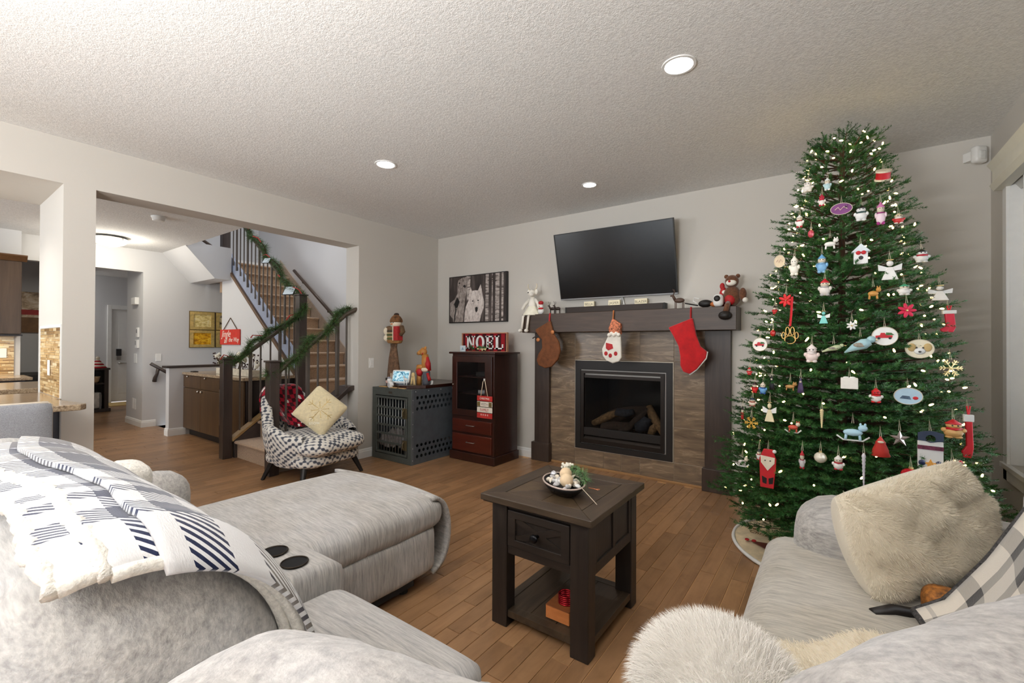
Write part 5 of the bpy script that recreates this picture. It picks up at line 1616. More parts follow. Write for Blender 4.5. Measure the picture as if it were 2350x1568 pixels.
# red check throw with white animal shapes
def throw_mat():
    nt = NT('red_animal_throw'); nt.set(.95, 0, .1, sheen=.4)
    v = nt.coords('UV', scale=(1.0, 1.9, 1)); ch = nt.n('ShaderNodeTexChecker'); ch.inputs['Scale'].default_value = 9
    nt.l(v, ch.inputs[0]); ch.inputs[1].default_value = rgb((170, 26, 48)); ch.inputs[2].default_value = rgb((66, 16, 26))
    nz = nt.noise(v, 20, 4, .7)
    c = nt.mix(nt.math('GREATER_THAN', nz, .60), ch.outputs[0], rgb((28, 22, 24)))
    vo = nt.n('ShaderNodeTexVoronoi'); vo.inputs['Scale'].default_value = 5.2; vo.inputs['Randomness'].default_value = .75; nt.l(v, vo.inputs[0])
    d = nt.math('ADD', vo.outputs['Distance'], nt.math('MULTIPLY', nt.noise(v, 9, 3), .35))
    c = nt.mix(nt.math('LESS_THAN', d, .42), c, rgb((240, 234, 228)))
    nt.base(c); nt.bump(nz, .4, .006)
    return nt.m
def shell_surf(ph_, v, lift):
    p = Vector(shell(.5 + ph_ / math.radians(262), v))
    return p
thr = MB()
def throwf(u, v):
    ph_ = -.62 + 1.15 * u + .10 * math.sin(5 * v)
    vv = .74 - .58 * v - .06 * math.sin(3 * u + .5)
    p = Vector(shell(.5 + ph_ / math.radians(262), vv))
    ctr = Vector((-.02, 0, p.z))
    rad = (p - ctr); rad.z = 0; rad.normalize()
    out = rad if vv > .5 else -rad
    lift = .012 + .008 * math.sin(11 * u + 4 * v) * (.4 + v)
    up_ = Vector((0, 0, .016)) if .40 < vv < .60 else Vector((0, 0, 0))
    p = p + out * lift + up_
    if vv < .30:
        p += -rad * (.30 - vv) * .35
    M_ = TR(-4.17, 2.44, 0) @ Matrix.Rotation(math.radians(8), 4, 'Z') @ Matrix.Diagonal((1.16, 1.16, .97, 1))
    return M_ @ p
thr.grid(throwf, 34, 44)
tag(thr.build('throw_blanket', throw_mat(), smooth=True, solid=.010), 'red checked throw with white animals draped over the armchair back', 'blanket')
# cream snowflake cushion standing on its corner
def basis(c, n_, up=(0, 0, 1), roll=0):
    n_ = Vector(n_).normalized(); r_ = Vector(up).cross(n_).normalized(); u_ = n_.cross(r_)
    M_ = Matrix(((r_.x, u_.x, n_.x, c[0]), (r_.y, u_.y, n_.y, c[1]), (r_.z, u_.z, n_.z, c[2]), (0, 0, 0, 1)))
    return M_ @ Matrix.Rotation(roll, 4, 'Z')
M_CUSH = paint((222, 208, 170), .7, var=.05, vscale=50, bump=.25, bscale=120, sheen=.3, name='cream_satin'); M_GOLD = paint((206, 180, 122), .35, .5, .5, var=.08, vscale=60, name='gold_thread')
sc = thing('snowflake_cushion', 'cream cushion with gold snowflake in the armchair', 'cushion', rot=basis((-3.99, 2.40, .665), (.80, -.52, .30), roll=math.radians(49)))
MB().rbox((0, 0, 0), (.36, .36, .12), (.03, .03, .06), n=14, fn=lambda p: (p.x, p.y, p.z * max(.10, (1 - (abs(p.x) / .185) ** 3) * (1 - (abs(p.y) / .185) ** 3)) ** .5)).build('cover', M_CUSH, sc, smooth=True, local=True)
sf = MB()
for k in range(8):
    t = k * PI / 4
    d = Vector((math.cos(t), math.sin(t), 0)); n_ = Vector((-d.y, d.x, 0))
    L = .125 if k % 2 == 0 else .10
    sf.tube([d * .012 + Vector((0, 0, .058)), d * L * .6 + Vector((0, 0, .058)), d * L + Vector((0, 0, .050))], .0035, 5)
    for q in (.45, .7):
        for s_ in (-1, 1):
            sf.tube([d * L * q + Vector((0, 0, .058)), d * L * (q + .22) + n_ * s_ * L * .22 + Vector((0, 0, .052))], .003, 5)
sf.build('snowflake', M_GOLD, sc, local=True)
text('let it\nsnow', .045, paint((246, 242, 226), .4, var=0), parent=sc, M=Matrix.Rotation(math.radians(-49), 4, 'Z') @ TR(-.05, -.10, .052), local=True, depth=.002)

# ------------------------------------------------------------------ dark end table
M_ETD = wood('black_brown_wood', (24, 19, 16), (36, 29, 25), (52, 43, 37), (24, 24, 2.0), 1.3, .45, bump=.3)
M_ETH = wood('black_brown_wood_flat', (24, 19, 16), (36, 29, 25), (52, 43, 37), (2.2, 24, 24), 1.3, .45, bump=.3)
M_ETT = wood('table_top_wood', (40, 31, 22), (62, 49, 37), (86, 70, 54), (2.4, 26, 20), 1.3, .42, bump=.35)
M_ETT2 = wood('table_top_wood_across', (40, 31, 22), (60, 48, 36), (84, 68, 52), (26, 2.4, 20), 1.3, .42, bump=.35)
M_ETT3 = wood('table_inlay_wood', (46, 36, 24), (72, 57, 40), (94, 76, 56), (14, 14, 14), 1.3, .45, bump=.3)
et = thing('end_table', 'dark brown wooden end table with one drawer and lower shelf', 'table', (-1.06, 1.94, 0))
tx0, tx1, ty0, ty1 = -1.31, -.81, 1.665, 2.215
lw = .085
for a in (tx0, tx1 - lw):
    for b in (ty0, ty1 - .07):
        MB().box(a, a + lw, b, b + .07, 0, .572).build('leg', M_ETD, et, bevel=.004)
ox0, ox1, oy0, oy1 = -1.358, -.782, 1.634, 2.252
zt0, zt1 = .574, .604
iw = .085
def mitre(pts, mat, name='top_board'):
    mb = MB(); mb.prism(pts, zt0, zt1); mb.build(name, mat, et, bevel=.003)
g = .0008
mitre([(ox0, oy0), (ox1, oy0), (ox1 - iw, oy0 + iw - g), (ox0 + iw, oy0 + iw - g)], M_ETT)
mitre([(ox0, oy1), (ox1, oy1), (ox1 - iw, oy1 - iw + g), (ox0 + iw, oy1 - iw + g)], M_ETT)
mitre([(ox0, oy0 + g), (ox0 + iw - g, oy0 + iw), (ox0 + iw - g, oy1 - iw), (ox0, oy1 - g)], M_ETT2)
mitre([(ox1, oy0 + g), (ox1 - iw + g, oy0 + iw), (ox1 - iw + g, oy1 - iw), (ox1, oy1 - g)], M_ETT2)
# inlay of eight triangular boards meeting at the centre
ix0, ix1, iy0, iy1 = ox0 + iw + .002, ox1 - iw - .002, oy0 + iw + .002, oy1 - iw - .002
cxm, cym = (ix0 + ix1) / 2, (iy0 + iy1) / 2
per = [(ix0, iy0), (cxm, iy0), (ix1, iy0), (ix1, cym), (ix1, iy1), (cxm, iy1), (ix0, iy1), (ix0, cym)]
for k in range(8):
    a, b = Vector(per[k]), Vector(per[(k + 1) % 8]); c_ = Vector((cxm, cym))
    m_ = (a + b + c_) / 3
    pts = [tuple(m_ + (p - m_) * .985) for p in (a, b, c_)]
    mb = MB(); mb.prism(pts, zt0 + .004, zt1 - .0015); mb.build('inlay_board', M_ETT3 if k % 2 else M_ETT, et, bevel=.001, seg=1)
MB().box(ox0 + .01, ox1 - .01, oy0 + .01, oy1 - .01, zt0 - .006, zt0 - .0005).build('subtop', M_ETD, et)
MB().box(tx0 + lw, tx1 - lw, ty0 + .010, ty0 + .03, .340, .376).build('front_rail', M_ETH, et, bevel=.002)
MB().box(tx0 + lw, tx1 - lw, ty0 + .010, ty0 + .03, .548, .567).build('front_rail', M_ETH, et, bevel=.002)
drw = MB().box(tx0 + lw + .004, tx1 - lw - .004, ty0 + .014, ty0 + .3, .380, .544).build('drawer', M_ETD, et)
da, db, dc, dd = tx0 + lw + .004, tx1 - lw - .004, .380, .544
MB().ring((da, db, dc, dd), (da + .042, db - .042, dc + .034, dd - .034), ty0 + .002, ty0 + .0138).build('drawer_frame', M_ETH, drw, bevel=.002)
for s_ in (1, -1):
    p0, p1 = (da + .044, dc + .038 if s_ > 0 else dd - .038), (db - .044, dd - .038 if s_ > 0 else dc + .038)
    mb = MB(); dx_, dz_ = p1[0] - p0[0], p1[1] - p0[1]; L = math.hypot(dx_, dz_); nx_, nz_ = -dz_ / L * .014, dx_ / L * .014
    mb.prism([(p0[0] + nx_, p0[1] + nz_), (p0[0] - nx_, p0[1] - nz_), (p1[0] - nx_, p1[1] - nz_), (p1[0] + nx_, p1[1] + nz_)], -(ty0 + .0136), -(ty0 + (.007 if s_ > 0 else .0085)), XZ)
    mb.build('cross_batten', M_ETH, drw)
MB().lathe([(.008, 0), (.008, .018), (.017, .024), (.019, .034), (.012, .040)], 16, Matrix(((1, 0, 0, (da + db) / 2), (0, 0, -1, ty0 + .006), (0, 1, 0, .460), (0, 0, 0, 1)))).build('knob', paint((30, 30, 34), .3, .6), drw, smooth=True)
for X_s, sg_ in ((tx1, 1), (tx0, -1)):
    xa, xb = sorted((X_s - sg_ * .012, X_s - sg_ * .024))
    MB().box(xa, xb, ty0 + .07, ty1 - .07, .345, .567).build('side_panel', M_ETD, et)
    for (a, b, c, d) in ((ty0 + .07, ty1 - .07, .337, .383), ((ty0 + ty1) / 2 - .012, (ty0 + ty1) / 2 + .012, .383, .567), (ty0 + .07, ty0 + .094, .383, .567), (ty1 - .094, ty1 - .07, .383, .567)):
        xs = sorted((X_s - sg_ * .004, X_s - sg_ * .012))
        MB().box(xs[0], xs[1], a, b, c, d).build('side_batten', M_ETD, et, bevel=.0015)
MB().box(tx0 + .02, tx1 - .02, ty1 - .03, ty1 - .012, .34, .567).build('back_panel', M_ETH, et)
mb = MB(); mb.ring((tx0 + .006, tx1 - .006, ty0 + .012, ty1 - .012), (tx0 + .05, tx1 - .05, ty0 + .055, ty1 - .055), .044, .076, Matrix(((1, 0, 0, 0), (0, 0, 1, 0), (0, 1, 0, 0), (0, 0, 0, 1)))); mb.build('shelf_frame', M_ETT2, et, bevel=.002)
sw = (tx1 - tx0 - .10) / 3
for k in range(3):
    MB().box(tx0 + .05 + k * sw + .001, tx0 + .05 + (k + 1) * sw - .001, ty0 + .056, ty1 - .056, .050, .074).build('shelf_board', M_ETT2, et, bevel=.001, seg=1)
# decorated bowl on the table
bw = thing('decor_bowl', 'oval black bowl full of shells and wooden balls on the end table', 'bowl', rot=TR(-1.045, 1.880, .605) @ Matrix.Rotation(math.radians(-42), 4, 'Z'))
MB().lathe([(.06, 0), (.095, .006), (.128, .032), (.140, .052), (.136, .054), (.118, .036), (.05, .014), (.002, .012)], 40, sy=.68).build('bowl', paint((20, 18, 18), .25, var=0, name='black_glaze'), bw, smooth=True, local=True)
MB().tube([(.138 * math.cos(t), .138 * .68 * math.sin(t), .053) for t in [2 * PI * k / 40 for k in range(40)]], .0042, 6, closed=True).build('rim', paint((186, 168, 158), .4), bw, smooth=True, local=True)
M_SHELL = paint((232, 222, 206), .5, var=.08, vscale=60); M_BALL = paint((232, 206, 170), .6, var=.05); M_GREY = paint((196, 194, 194), .4, var=.12, vscale=80)
BWM = TR(-1.045, 1.880, .605) @ Matrix.Rotation(math.radians(-42), 4, 'Z')
def in_bowl(o, p, label, cat, grp):
    o.matrix_basis = BWM @ TR(*p)
    WORLD[o.name] = o.matrix_basis.copy()
    tag(o, label, cat, grp)
for p, r_, lb in (((-.035, .022, .075), .030, 'wooden ball at the back of the bowl'), ((.055, -.006, .072), .031, 'wooden ball at the front right of the bowl')):
    o = MB().ell((0, 0, 0), r_, 20, 14).build('wooden_ball', M_BALL, smooth=True); in_bowl(o, p, 'pale ' + lb, 'ball', 'wooden balls in the bowl')
r2 = random.Random(8)
shl = []
for i in range(34):
    t = r2.uniform(0, 2 * PI); rr = math.sqrt(r2.random()) * .105
    x, y = rr * math.cos(t) * 1.05, rr * math.sin(t) * .66
    if min((x + .035) ** 2 + (y - .022) ** 2, (x - .055) ** 2 + (y + .006) ** 2) < .022 ** 2:
        continue
    mb = MB()
    if i % 3 == 0:
        mb.ell((0, 0, 0), (r2.uniform(.012, .018), r2.uniform(.010, .014), .010), 10, 7)
    elif i % 3 == 1:
        mb.tube([(-.022, 0, 0), (-.006, .002, .003), (.008, 0, .003), (.022, -.002, 0)], [.001, .007, .010, .004], 8)
    else:
        mb.lathe([(.001, -.006), (.016, -.003), (.018, 0), (.010, .007), (.001, .010)], 11)
    o = mb.build('shell', (M_SHELL, M_GREY, M_SHELL, M_WHITE)[i % 4], smooth=True)
    o.matrix_basis = BWM @ TR(x, y, .042 + .02 * (1 - rr / .11) + r2.uniform(0, .012)) @ rotm(r2.uniform(-1, 1), r2.uniform(-1, 1), r2.uniform(0, 6))
    tag(o, 'white or grey sea shell in the oval black bowl', 'shell', 'shells in the bowl')
cb = thing('silver_ornament', 'small silver bauble at the left rim of the bowl', 'ornament', rot=BWM @ TR(-.090, -.022, .062))
MB().ell((0, 0, 0), .016, 14, 10).build('bauble', paint((214, 214, 220), .25, .6), cb, smooth=True, local=True)
wf2 = thing('white_blossoms', 'cluster of small white artificial blossoms at the back of the bowl', 'flower', rot=BWM @ TR(-.105, .055, .075))
mb = MB()
for i in range(40):
    mb.ell((r2.uniform(-.028, .028), r2.uniform(-.022, .022), r2.uniform(-.02, .03)), r2.uniform(.005, .009), 6, 4)
mb.build('blossoms', paint((240, 236, 222), .8), wf2, smooth=True, local=True, kind='stuff')
fs_ = thing('fir_sprig', 'frosted green fir sprig lying over the back of the bowl', 'greenery', BWM @ Vector((-.05, .06, .08)))
spp = [BWM @ Vector(p) for p in ((-.085, .055, .078), (-.04, .075, .098), (.02, .085, .092), (.085, .08, .070))]
needle_mesh('needles', spp, .010, 420, .045, paint((96, 132, 84), .6, var=.5, vscale=40), fs_, 5, .0014)
MB().tube(spp, .0025, 6).build('stem', M_GARW, fs_)
hk = tag(MB().tube([BWM @ Vector(p) for p in ((.13, .075, .056), (.16, .085, .060), (.172, .10, .058), (.165, .112, .057), (.155, .104, .057), (.165, .095, .057))], .0018, 6).build('copper_hook', paint((186, 120, 84), .35, .8)), 'thin copper wire hook resting on the bowl rim', 'hook')
tp = tag(MB().tube([BWM @ Vector(p) for p in ((.128, .04, .058), (.20, .085, .003))], .0014, 5).build('white_twig', M_CRMW), 'white tipped twig sticking out of the bowl', 'twig')
# wooden box with bangles on the shelf
bx = thing('wooden_box', 'small orange wooden box on the shelf of the end table', 'box', (-.995, 1.79, .0765))
M_OAK = wood('orange_wood', (150, 84, 40), (186, 112, 60), (208, 136, 82), (5, 20, 14), 1.6, .45)
MB().box(-1.055, -.935, 1.735, 1.86, .0768, .131).build('body', M_OAK, bx, bevel=.002)
MB().box(-1.055, -.935, 1.735, 1.86, .1315, .136).build('lid', wood('lid_wood', (96, 52, 26), (126, 72, 40), (150, 92, 56), (5, 20, 14), 1.6, .4), bx, bevel=.001)
M_RMET = paint((150, 22, 30), .22, .7, .5, var=0, name='red_metal')
for k in range(5):
    o = MB().tube([(.034 * math.cos(t), .034 * math.sin(t), 0) for t in [2 * PI * j / 32 for j in range(32)]], .0042, 8, closed=True).build('bangle', M_RMET, smooth=True)
    o.location = (-.985 + .001 * (k % 2), 1.80, .1405 + k * .0085)
    tag(o, ('lowest', 'second lowest', 'middle', 'second highest', 'topmost')[k] + ' red metal bangle stacked on the wooden box', 'bangle', 'red bangles on the box')
# ------------------------------------------------------------------ sectional sofa
def chenille(name, sc=(9, 95, 9), tint=(0, 0, 0), warm=0):
    nt = NT(name); nt.set(.95, 0, .15, sheen=.35)
    v = nt.coords(scale=sc)
    f = nt.noise(v, 1.0, 4, .62, .35)
    v2 = nt.coords(scale=tuple(s * 2.3 for s in sc)); f2 = nt.noise(v2, 1.0, 3, .6)
    v3 = nt.coords(scale=(4, 4, 4)); f3 = nt.noise(v3, 1, 2)
    a, b, c = (124, 122, 121), (166, 163, 160), (198, 195, 190)
    a, b, c = [tuple(min(255, max(0, x + y)) for x, y in zip(q, tint)) for q in (a, b, c)]
    col = nt.ramp(f, [(.30, rgb(a)), (.48, rgb(b)), (.66, rgb(c))])
    col = nt.mix(.35, col, nt.ramp(f2, [(.36, rgb(a)), (.62, rgb(c))]))
    col = nt.mix(.18, col, nt.ramp(f3, [(.4, rgb((168, 160, 150))), (.6, rgb((205, 205, 208)))]))
    nt.base(col)
    nt.bump(nt.math('ADD', f, f2), .35, .006)
    return nt.m
M_SOFX = chenille('chenille_seat')                                # streaks along X
M_SOFB = chenille('chenille_back', (7, 60, 60))
M_SOFD = chenille('chenille_corner', (34, 34, 34), (3, 2, 3))
M_SOFR = chenille('chenille_right', (9, 95, 30), (8, 5, -4))
M_SHAD = paint((22, 20, 19), .8, var=0, name='base_shade')  # near-black: the shade under the sofa is put into this colour
sofa = thing('sectional_sofa', 'large light grey chenille sectional sofa with chaise and console', 'sofa', (-1.2, .8, 0))
def lump(amp, f, seed=0):
    def fn(p):
        n_ = mnoise.noise(Vector((p.x * f, p.y * f, p.z * f + seed)))
        l = Vector(p)
        return l + l.normalized() * n_ * amp if l.length > 1e-6 else l
    return fn
# chaise seat: thick top cushion with a bull-nosed end, box below
def chfn(p):
    p = Vector(p)
    # the far end bows outward
    p.y += .06 * (1 - (p.x / .5) ** 2) * max(0, p.y / .45)
    return p + Vector((0, 0, 1)) * .006 * mnoise.noise(Vector((p.x * 5, p.y * 5, 0)))
MB().rbox((-2.235, 1.16, .375), (.97, 1.30, .17), (.07, .11, .07), n=16, puff=(0, .0, .018), fn=chfn).build('chaise_cushion', M_SOFX, sofa, smooth=True)
MB().rbox((-2.235, 1.13, .195), (.955, 1.26, .25), (.03, .12, .05), n=12, fn=chfn).build('chaise_base', M_SOFX, sofa, smooth=True)
def frontroll(u, v):
    # fabric roll that wraps the chaise end from the cushion down to the base
    x = -2.70 + .93 * u
    bow = .06 * (1 - ((x + 2.235) / .5) ** 2)
    t = PI * (.02 + .96 * v)
    return (x, 1.705 + bow + .145 * math.sin(t) ** .8, .262 + .20 * math.cos(t) * 1.0)
fr = MB(); fr.grid(frontroll, 18, 18, uvs=False)
ends = MB()
fr.build('chaise_front_roll', M_SOFB, sofa, smooth=True, solid=.02)
MB().box(-2.66, -1.80, .3, 1.62, .03, .075).build('chaise_plinth', M_SHAD, sofa)
for a in (-2.62, -1.84):
    MB().cyl((a, 1.58, .03), (a, 1.58, 0), .025, n=10).build('foot', M_SHAD, sofa)
# console with two cup holders
con = MB().rbox((-1.605, .62, .30), (.315, .72, .46), (.02, .09, .06), n=12).build('console', M_SOFX, sofa, smooth=True)
MB().rbox((-1.60, .545, .545), (.28, .42, .065), (.02, .04, .028), n=10, puff=(0, 0, .01)).build('console_lid', M_SOFX, con, smooth=True)
M_CUP = paint((16, 15, 15), .3, .4, .5, var=0, name='black_cup'); M_CUPR = paint((52, 44, 36), .3, .9, var=0)
for a, b in ((-1.685, .835), (-1.545, .835)):
    m_ = MB().lathe([(.001, -.05), (.036, -.05), (.040, -.004), (.044, .001)], 24, TR(a, b, .5335)).build('cup_holder', M_CUP, con, smooth=True)
    MB().tube([(a + .044 * math.cos(t), b + .044 * math.sin(t), .536) for t in [2 * PI * k / 28 for k in range(28)]], .003, 6, closed=True).build('cup_rim', M_CUPR, con, smooth=True)
# flat dark disc for the shade inside each well, so the holders read as open
for a, b in ((-1.685, .835), (-1.545, .835)):
    MB().lathe([(.001, 0), (.043, 0), (.043, .0015), (.001, .0015)], 24, TR(a, b, .5345)).build('cup_well_shade', M_CUP, con)
# middle seat and corner seat
MB().rbox((-1.10, .60, .36), (.68, .74, .20), (.05, .10, .08), n=14, puff=(0, .01, .02)).build('seat_cushion', M_SOFX, sofa, smooth=True)
MB().rbox((-1.10, .56, .17), (.68, .70, .22), (.03, .08, .04), n=10).build('seat_base', M_SOFX, sofa, smooth=True)
MB().prism([(-.75, .25), (-.75, .90), (-.62, .93), (-.30, 1.10), (-.25, 1.22), (.45, 1.25), (.45, .25)], .34, .455).build('corner_seat', M_SOFX, sofa, smooth=False, bevel=.035, seg=4)
MB().prism([(-.74, .25), (-.74, .86), (-.60, .89), (-.33, 1.07), (-.28, 1.20), (.45, 1.23), (.45, .25)], .05, .335).build('corner_base', M_SOFX, sofa, bevel=.02, seg=2)
# right run along the window: long seat with a T-shaped front, arm at the far end
def rsfn(p):
    p = Vector(p)
    return p + Vector((0, 0, .008 * mnoise.noise(Vector((p.x * 6, p.y * 4, 2)))))
MB().rbox((.12, 1.80, .355), (.74, 1.16, .21), (.10, .06, .085), n=16, puff=(.0, 0, .02), fn=rsfn).build('seat_cushion', M_SOFR, sofa, smooth=True)
MB().rbox((.14, 1.80, .165), (.70, 1.14, .23), (.06, .05, .05), n=10).build('seat_base', M_SOFR, sofa, smooth=True)
MB().rbox((.37, 2.335, .40), (.98, .33, .50), (.12, .10, .11), n=14, puff=(.02, .02, .015)).build('arm', M_SOFB, sofa, smooth=True)
MB().box(-.16, .5, 1.3, 2.3, .02, .06).build('plinth', M_SHAD, sofa)
MB().rbox((.66, 1.75, .62), (.30, 1.1, .64), (.12, .12, .16), n=12).build('back_cushion', M_SOFB, sofa, smooth=True)
# left arm
MB().rbox((-2.875, .50, .33), (.26, .90, .60), (.10, .12, .12), n=12).build('arm', M_SOFB, sofa, smooth=True)
# backs
def backfn(seed, lean=.12):
    def fn(p):
        p = Vector(p)
        p.y -= lean * (p.z / .5)
        n_ = mnoise.noise(Vector((p.x * 5, p.y * 6 + seed, p.z * 5))) * .016 + mnoise.noise(Vector((p.x * 13, p.y * 13 + seed, p.z * 12))) * .007
        d = Vector((p.x * .3, p.y, p.z)).normalized()
        return p + d * n_
    return fn
MB().rbox((-2.27, .30, .64), (.95, .44, .60), (.17, .21, .24), n=18, fn=backfn(1)).build('back_cushion', M_SOFB, sofa, smooth=True)
MB().rbox((-1.30, .30, .625), (.95, .46, .62), (.20, .22, .26), n=20, fn=backfn(5)).build('back_cushion', M_SOFB, sofa, smooth=True)
R1 = Matrix.Rotation(math.radians(19), 4, 'Z')
MB().rbox((-.40, .36, .625), (.76, .42, .60), (.16, .20, .24), n=20, fn=backfn(9, .10), M=R1).build('back_cushion', M_SOFD, sofa, smooth=True)
R2 = Matrix.Rotation(math.radians(57), 4, 'Z')
MB().rbox((.225, .87, .64), (.86, .44, .60), (.18, .21, .24), n=20, fn=backfn(13, .06), M=R2).build('back_cushion', M_SOFD, sofa, smooth=True)
MB().box(-2.70, -.80, .08, .24, .02, .55).build('back_frame', M_SOFB, sofa, bevel=.02)
# seams
sm = MB()
def seam(pts): sm.tube(pts, .0035, 5)
M_SEAM = paint((128, 124, 120), .95, var=0)

# ------------------------------------------------------------------ fur and throws
def fur(name, mat, parent, surf, count, length, width, seed=1, droop=.5, lean=(0, 0, 0), jitter=.5, kind='stuff'):
    """individual hairs as thin bent blades on a parametric surface surf(u,v)->(point, normal)"""
    r_ = random.Random(seed)
    vs, fs = [], []
    ln = Vector(lean)
    for i in range(count):
        p, n_ = surf(r_.random(), r_.random())
        L = length * r_.uniform(.55, 1.2)
        d = (n_ + ln + Vector((r_.gauss(0, 1), r_.gauss(0, 1), r_.gauss(0, 1))) * jitter * .5).normalized()
        s_ = d.cross(Vector((r_.uniform(-1, 1), r_.uniform(-1, 1), r_.uniform(-1, 1)))).normalized() * width
        m_ = p + d * L * .55
        t_ = p + d * L * .9 + Vector((0, 0, -droop * L * .35))
        k = len(vs)
        vs += [p - s_, p + s_, m_ - s_ * .7, m_ + s_ * .7, t_]
        fs += [(k, k + 1, k + 3, k + 2), (k + 2, k + 3, k + 4)]
    mb = MB(); mb.v = [tuple(v) for v in vs]; mb.f = fs
    return mb.build(name, mat, parent, kind=kind)
def fur_mat(name, c, tips=None, rough=.8):
    nt = NT(name); nt.set(rough, 0, .2, sheen=.3)
    if tips:
        v = nt.coords(scale=(1, 1, 1)); f = nt.noise(v, tips[1], 4, .65, 1.0)
        nt.base(nt.ramp(f, [(tips[2], rgb(tips[0])), (tips[3], rgb(c))]))
    else:
        nt.base(rgb(c))
    return nt.m
# white long-haired fur cushion in the corner
wfc = thing('white_fur_throw', 'long-haired white faux fur cushion in the sofa corner', 'cushion', (-.13, .95, .62))
M_WF = fur_mat('white_fur', (250, 246, 240))
EC, ER = Vector((-.18, .945, .62)), (.145, .14, .12)
o = MB().ell(EC, ER, 26, 18).build('base', M_WF, wfc, smooth=True)
def esurf(u, v):
    t = 2 * PI * u; z = -.55 + 1.55 * v; z = max(-1, min(1, z)); q = math.sqrt(max(0, 1 - z * z))
    d = Vector((q * math.cos(t), q * math.sin(t), z))
    return EC + Vector((d.x * ER[0], d.y * ER[1], d.z * ER[2])), Vector((d.x / ER[0], d.y / ER[1], d.z / ER[2])).normalized()
fur('hair', M_WF, wfc, esurf, 26000, .045, .0005, 3, .5, (-.25, .12, .1), .55)
# cream minky throw over the corner seat
M_MK = fur_mat('cream_minky', (232, 222, 202), ((204, 190, 168), 16, .28, .42))
ct2 = thing('cream_throw', 'cream faux fur throw crumpled over the sofa corner', 'blanket', (.1, 1.15, .5))
def mk(u, v):
    x, y = -.16 + .62 * u, .80 + .66 * v
    fold = .035 * math.sin(9 * u + 3 * v + 1.2) + .03 * math.sin(5 * v - 7 * u) + .02 * mnoise.noise((x * 9, y * 9, 0))
    z = .535 + .11 * math.exp(-((x - .10) ** 2 + (y - 1.02) ** 2) / .05) + fold * (.5 + .5 * u) + .05 * u
    e = min(u, 1 - u, v, 1 - v)
    z -= .06 * max(0, 1 - e / .08)
    return Vector((x, y, z))
gm_ = MB(); gm_.grid(lambda u, v: mk(u, v), 40, 40, uvs=False); gm_.build('cloth', M_MK, ct2, smooth=True, solid=.012)
def mksurf(u, v):
    p = mk(u, v); a = mk(min(1, u + .01), v) - mk(max(0, u - .01), v); b = mk(u, min(1, v + .01)) - mk(u, max(0, v - .01))
    return p + Vector((0, 0, .005)), a.cross(b).normalized()
fur('pile', M_MK, ct2, mksurf, 22000, .016, .0007, 5, .3, (-.5, .3, 0), .6)
# cream minky cushion on the right run
R_ = Vector((.811, .584, 0))
e1 = Vector((.66, .73, .19)).normalized(); e2 = Vector((-.10, .25, .95)); e2 = (e2 - e1 * e2.dot(e1)).normalized(); n0 = e1.cross(e2)
PCW = Vector((.109, 1.892, .47)) + e1 * .27 + e2 * .165
PM = Matrix(((e1.x, e2.x, n0.x, PCW.x), (e1.y, e2.y, n0.y, PCW.y), (e1.z, e2.z, n0.z, PCW.z), (0, 0, 0, 1)))
mcu = thing('cream_fur_cushion', 'large cream faux fur cushion on the right sofa seat', 'cushion', rot=PM)
PH = (.30, .18, .10)
def pillow(u, v, side=1):
    a, b = -1 + 2 * u, -1 + 2 * v
    t = (max(0, 1 - a ** 4) * max(0, 1 - b ** 4)) ** .5
    pin = 1 - .07 * (1 - t)
    wr = .018 * math.sin(8 * a + 5 * b) * t + .02 * mnoise.noise((a * 2.5, b * 2.5, 3)) * t - .035 * math.exp(-((b - .1 - .3 * a) / .16) ** 2) * max(0, a + .2) * t
    return Vector((PH[0] * a * pin * (1 + .03 * math.cos(PI * b)), PH[1] * b * pin, side * (PH[2] * t + wr * (side > 0)) ))
pm_ = MB(); pm_.grid(lambda u, v: pillow(u, v, 1), 30, 30, uvs=False); pm_.grid(lambda u, v: pillow(1 - u, v, -1), 30, 30, uvs=False)
pm_.build('cover', M_MK, mcu, smooth=True, local=True)
def pilsurf(u, v):
    p = pillow(u, v); a = pillow(min(1, u + .01), v) - pillow(max(0, u - .01), v); b = pillow(u, min(1, v + .01)) - pillow(u, max(0, v - .01))
    n_ = a.cross(b)
    return p, (n_.normalized() if n_.length > 1e-9 else Vector((0, 0, 1)))
o = fur('pile', M_MK, mcu, pilsurf, 26000, .017, .0007, 8, .2, (.3, -.5, 0), .55)
o.matrix_parent_inverse = Matrix()
# black and white plaid throw over the right back
M_PLB = plaid('grey_plaid', [(3, (226, 218, 206)), (.5, (150, 146, 142)), (3, (226, 218, 206)), (1.3, (40, 38, 40)), (2.6, (206, 200, 190)), (1.3, (40, 38, 40))],
              [(3, (226, 218, 206)), (.5, (150, 146, 142)), (3, (226, 218, 206)), (1.3, (40, 38, 40)), (2.6, (206, 200, 190)), (1.3, (40, 38, 40))], 2.3, 2.3, 'UV', 0, .95, math.radians(3), bump=.35)
pt2 = thing('plaid_throw', 'black white and grey plaid throw over the right sofa back', 'blanket', (.45, 1.6, .8))
def plf(u, v):
    # v: 0 behind the back -> 1 at the seat ; u: 0 near -> 1 far
    y = 1.02 + .93 * u - .16 * v
    prof = [(.80, .72), (.78, .93), (.68, 1.0), (.54, .975), (.44, .86), (.36, .70), (.27, .56), (.20, .515)]
    t = v * (len(prof) - 1); k = min(int(t), len(prof) - 2); f = t - k
    x = prof[k][0] * (1 - f) + prof[k + 1][0] * f; z = prof[k][1] * (1 - f) + prof[k + 1][1] * f
    w_ = .012 * math.sin(14 * u + 2 * v) * (v > .5)
    return (x + w_ - .035 * max(0, 1 - u / .5), y, z + .008 * math.sin(9 * u))
pg = MB(); pg.grid(plf, 30, 36); pg.build('cloth', M_PLB, pt2, smooth=True, solid=.012)
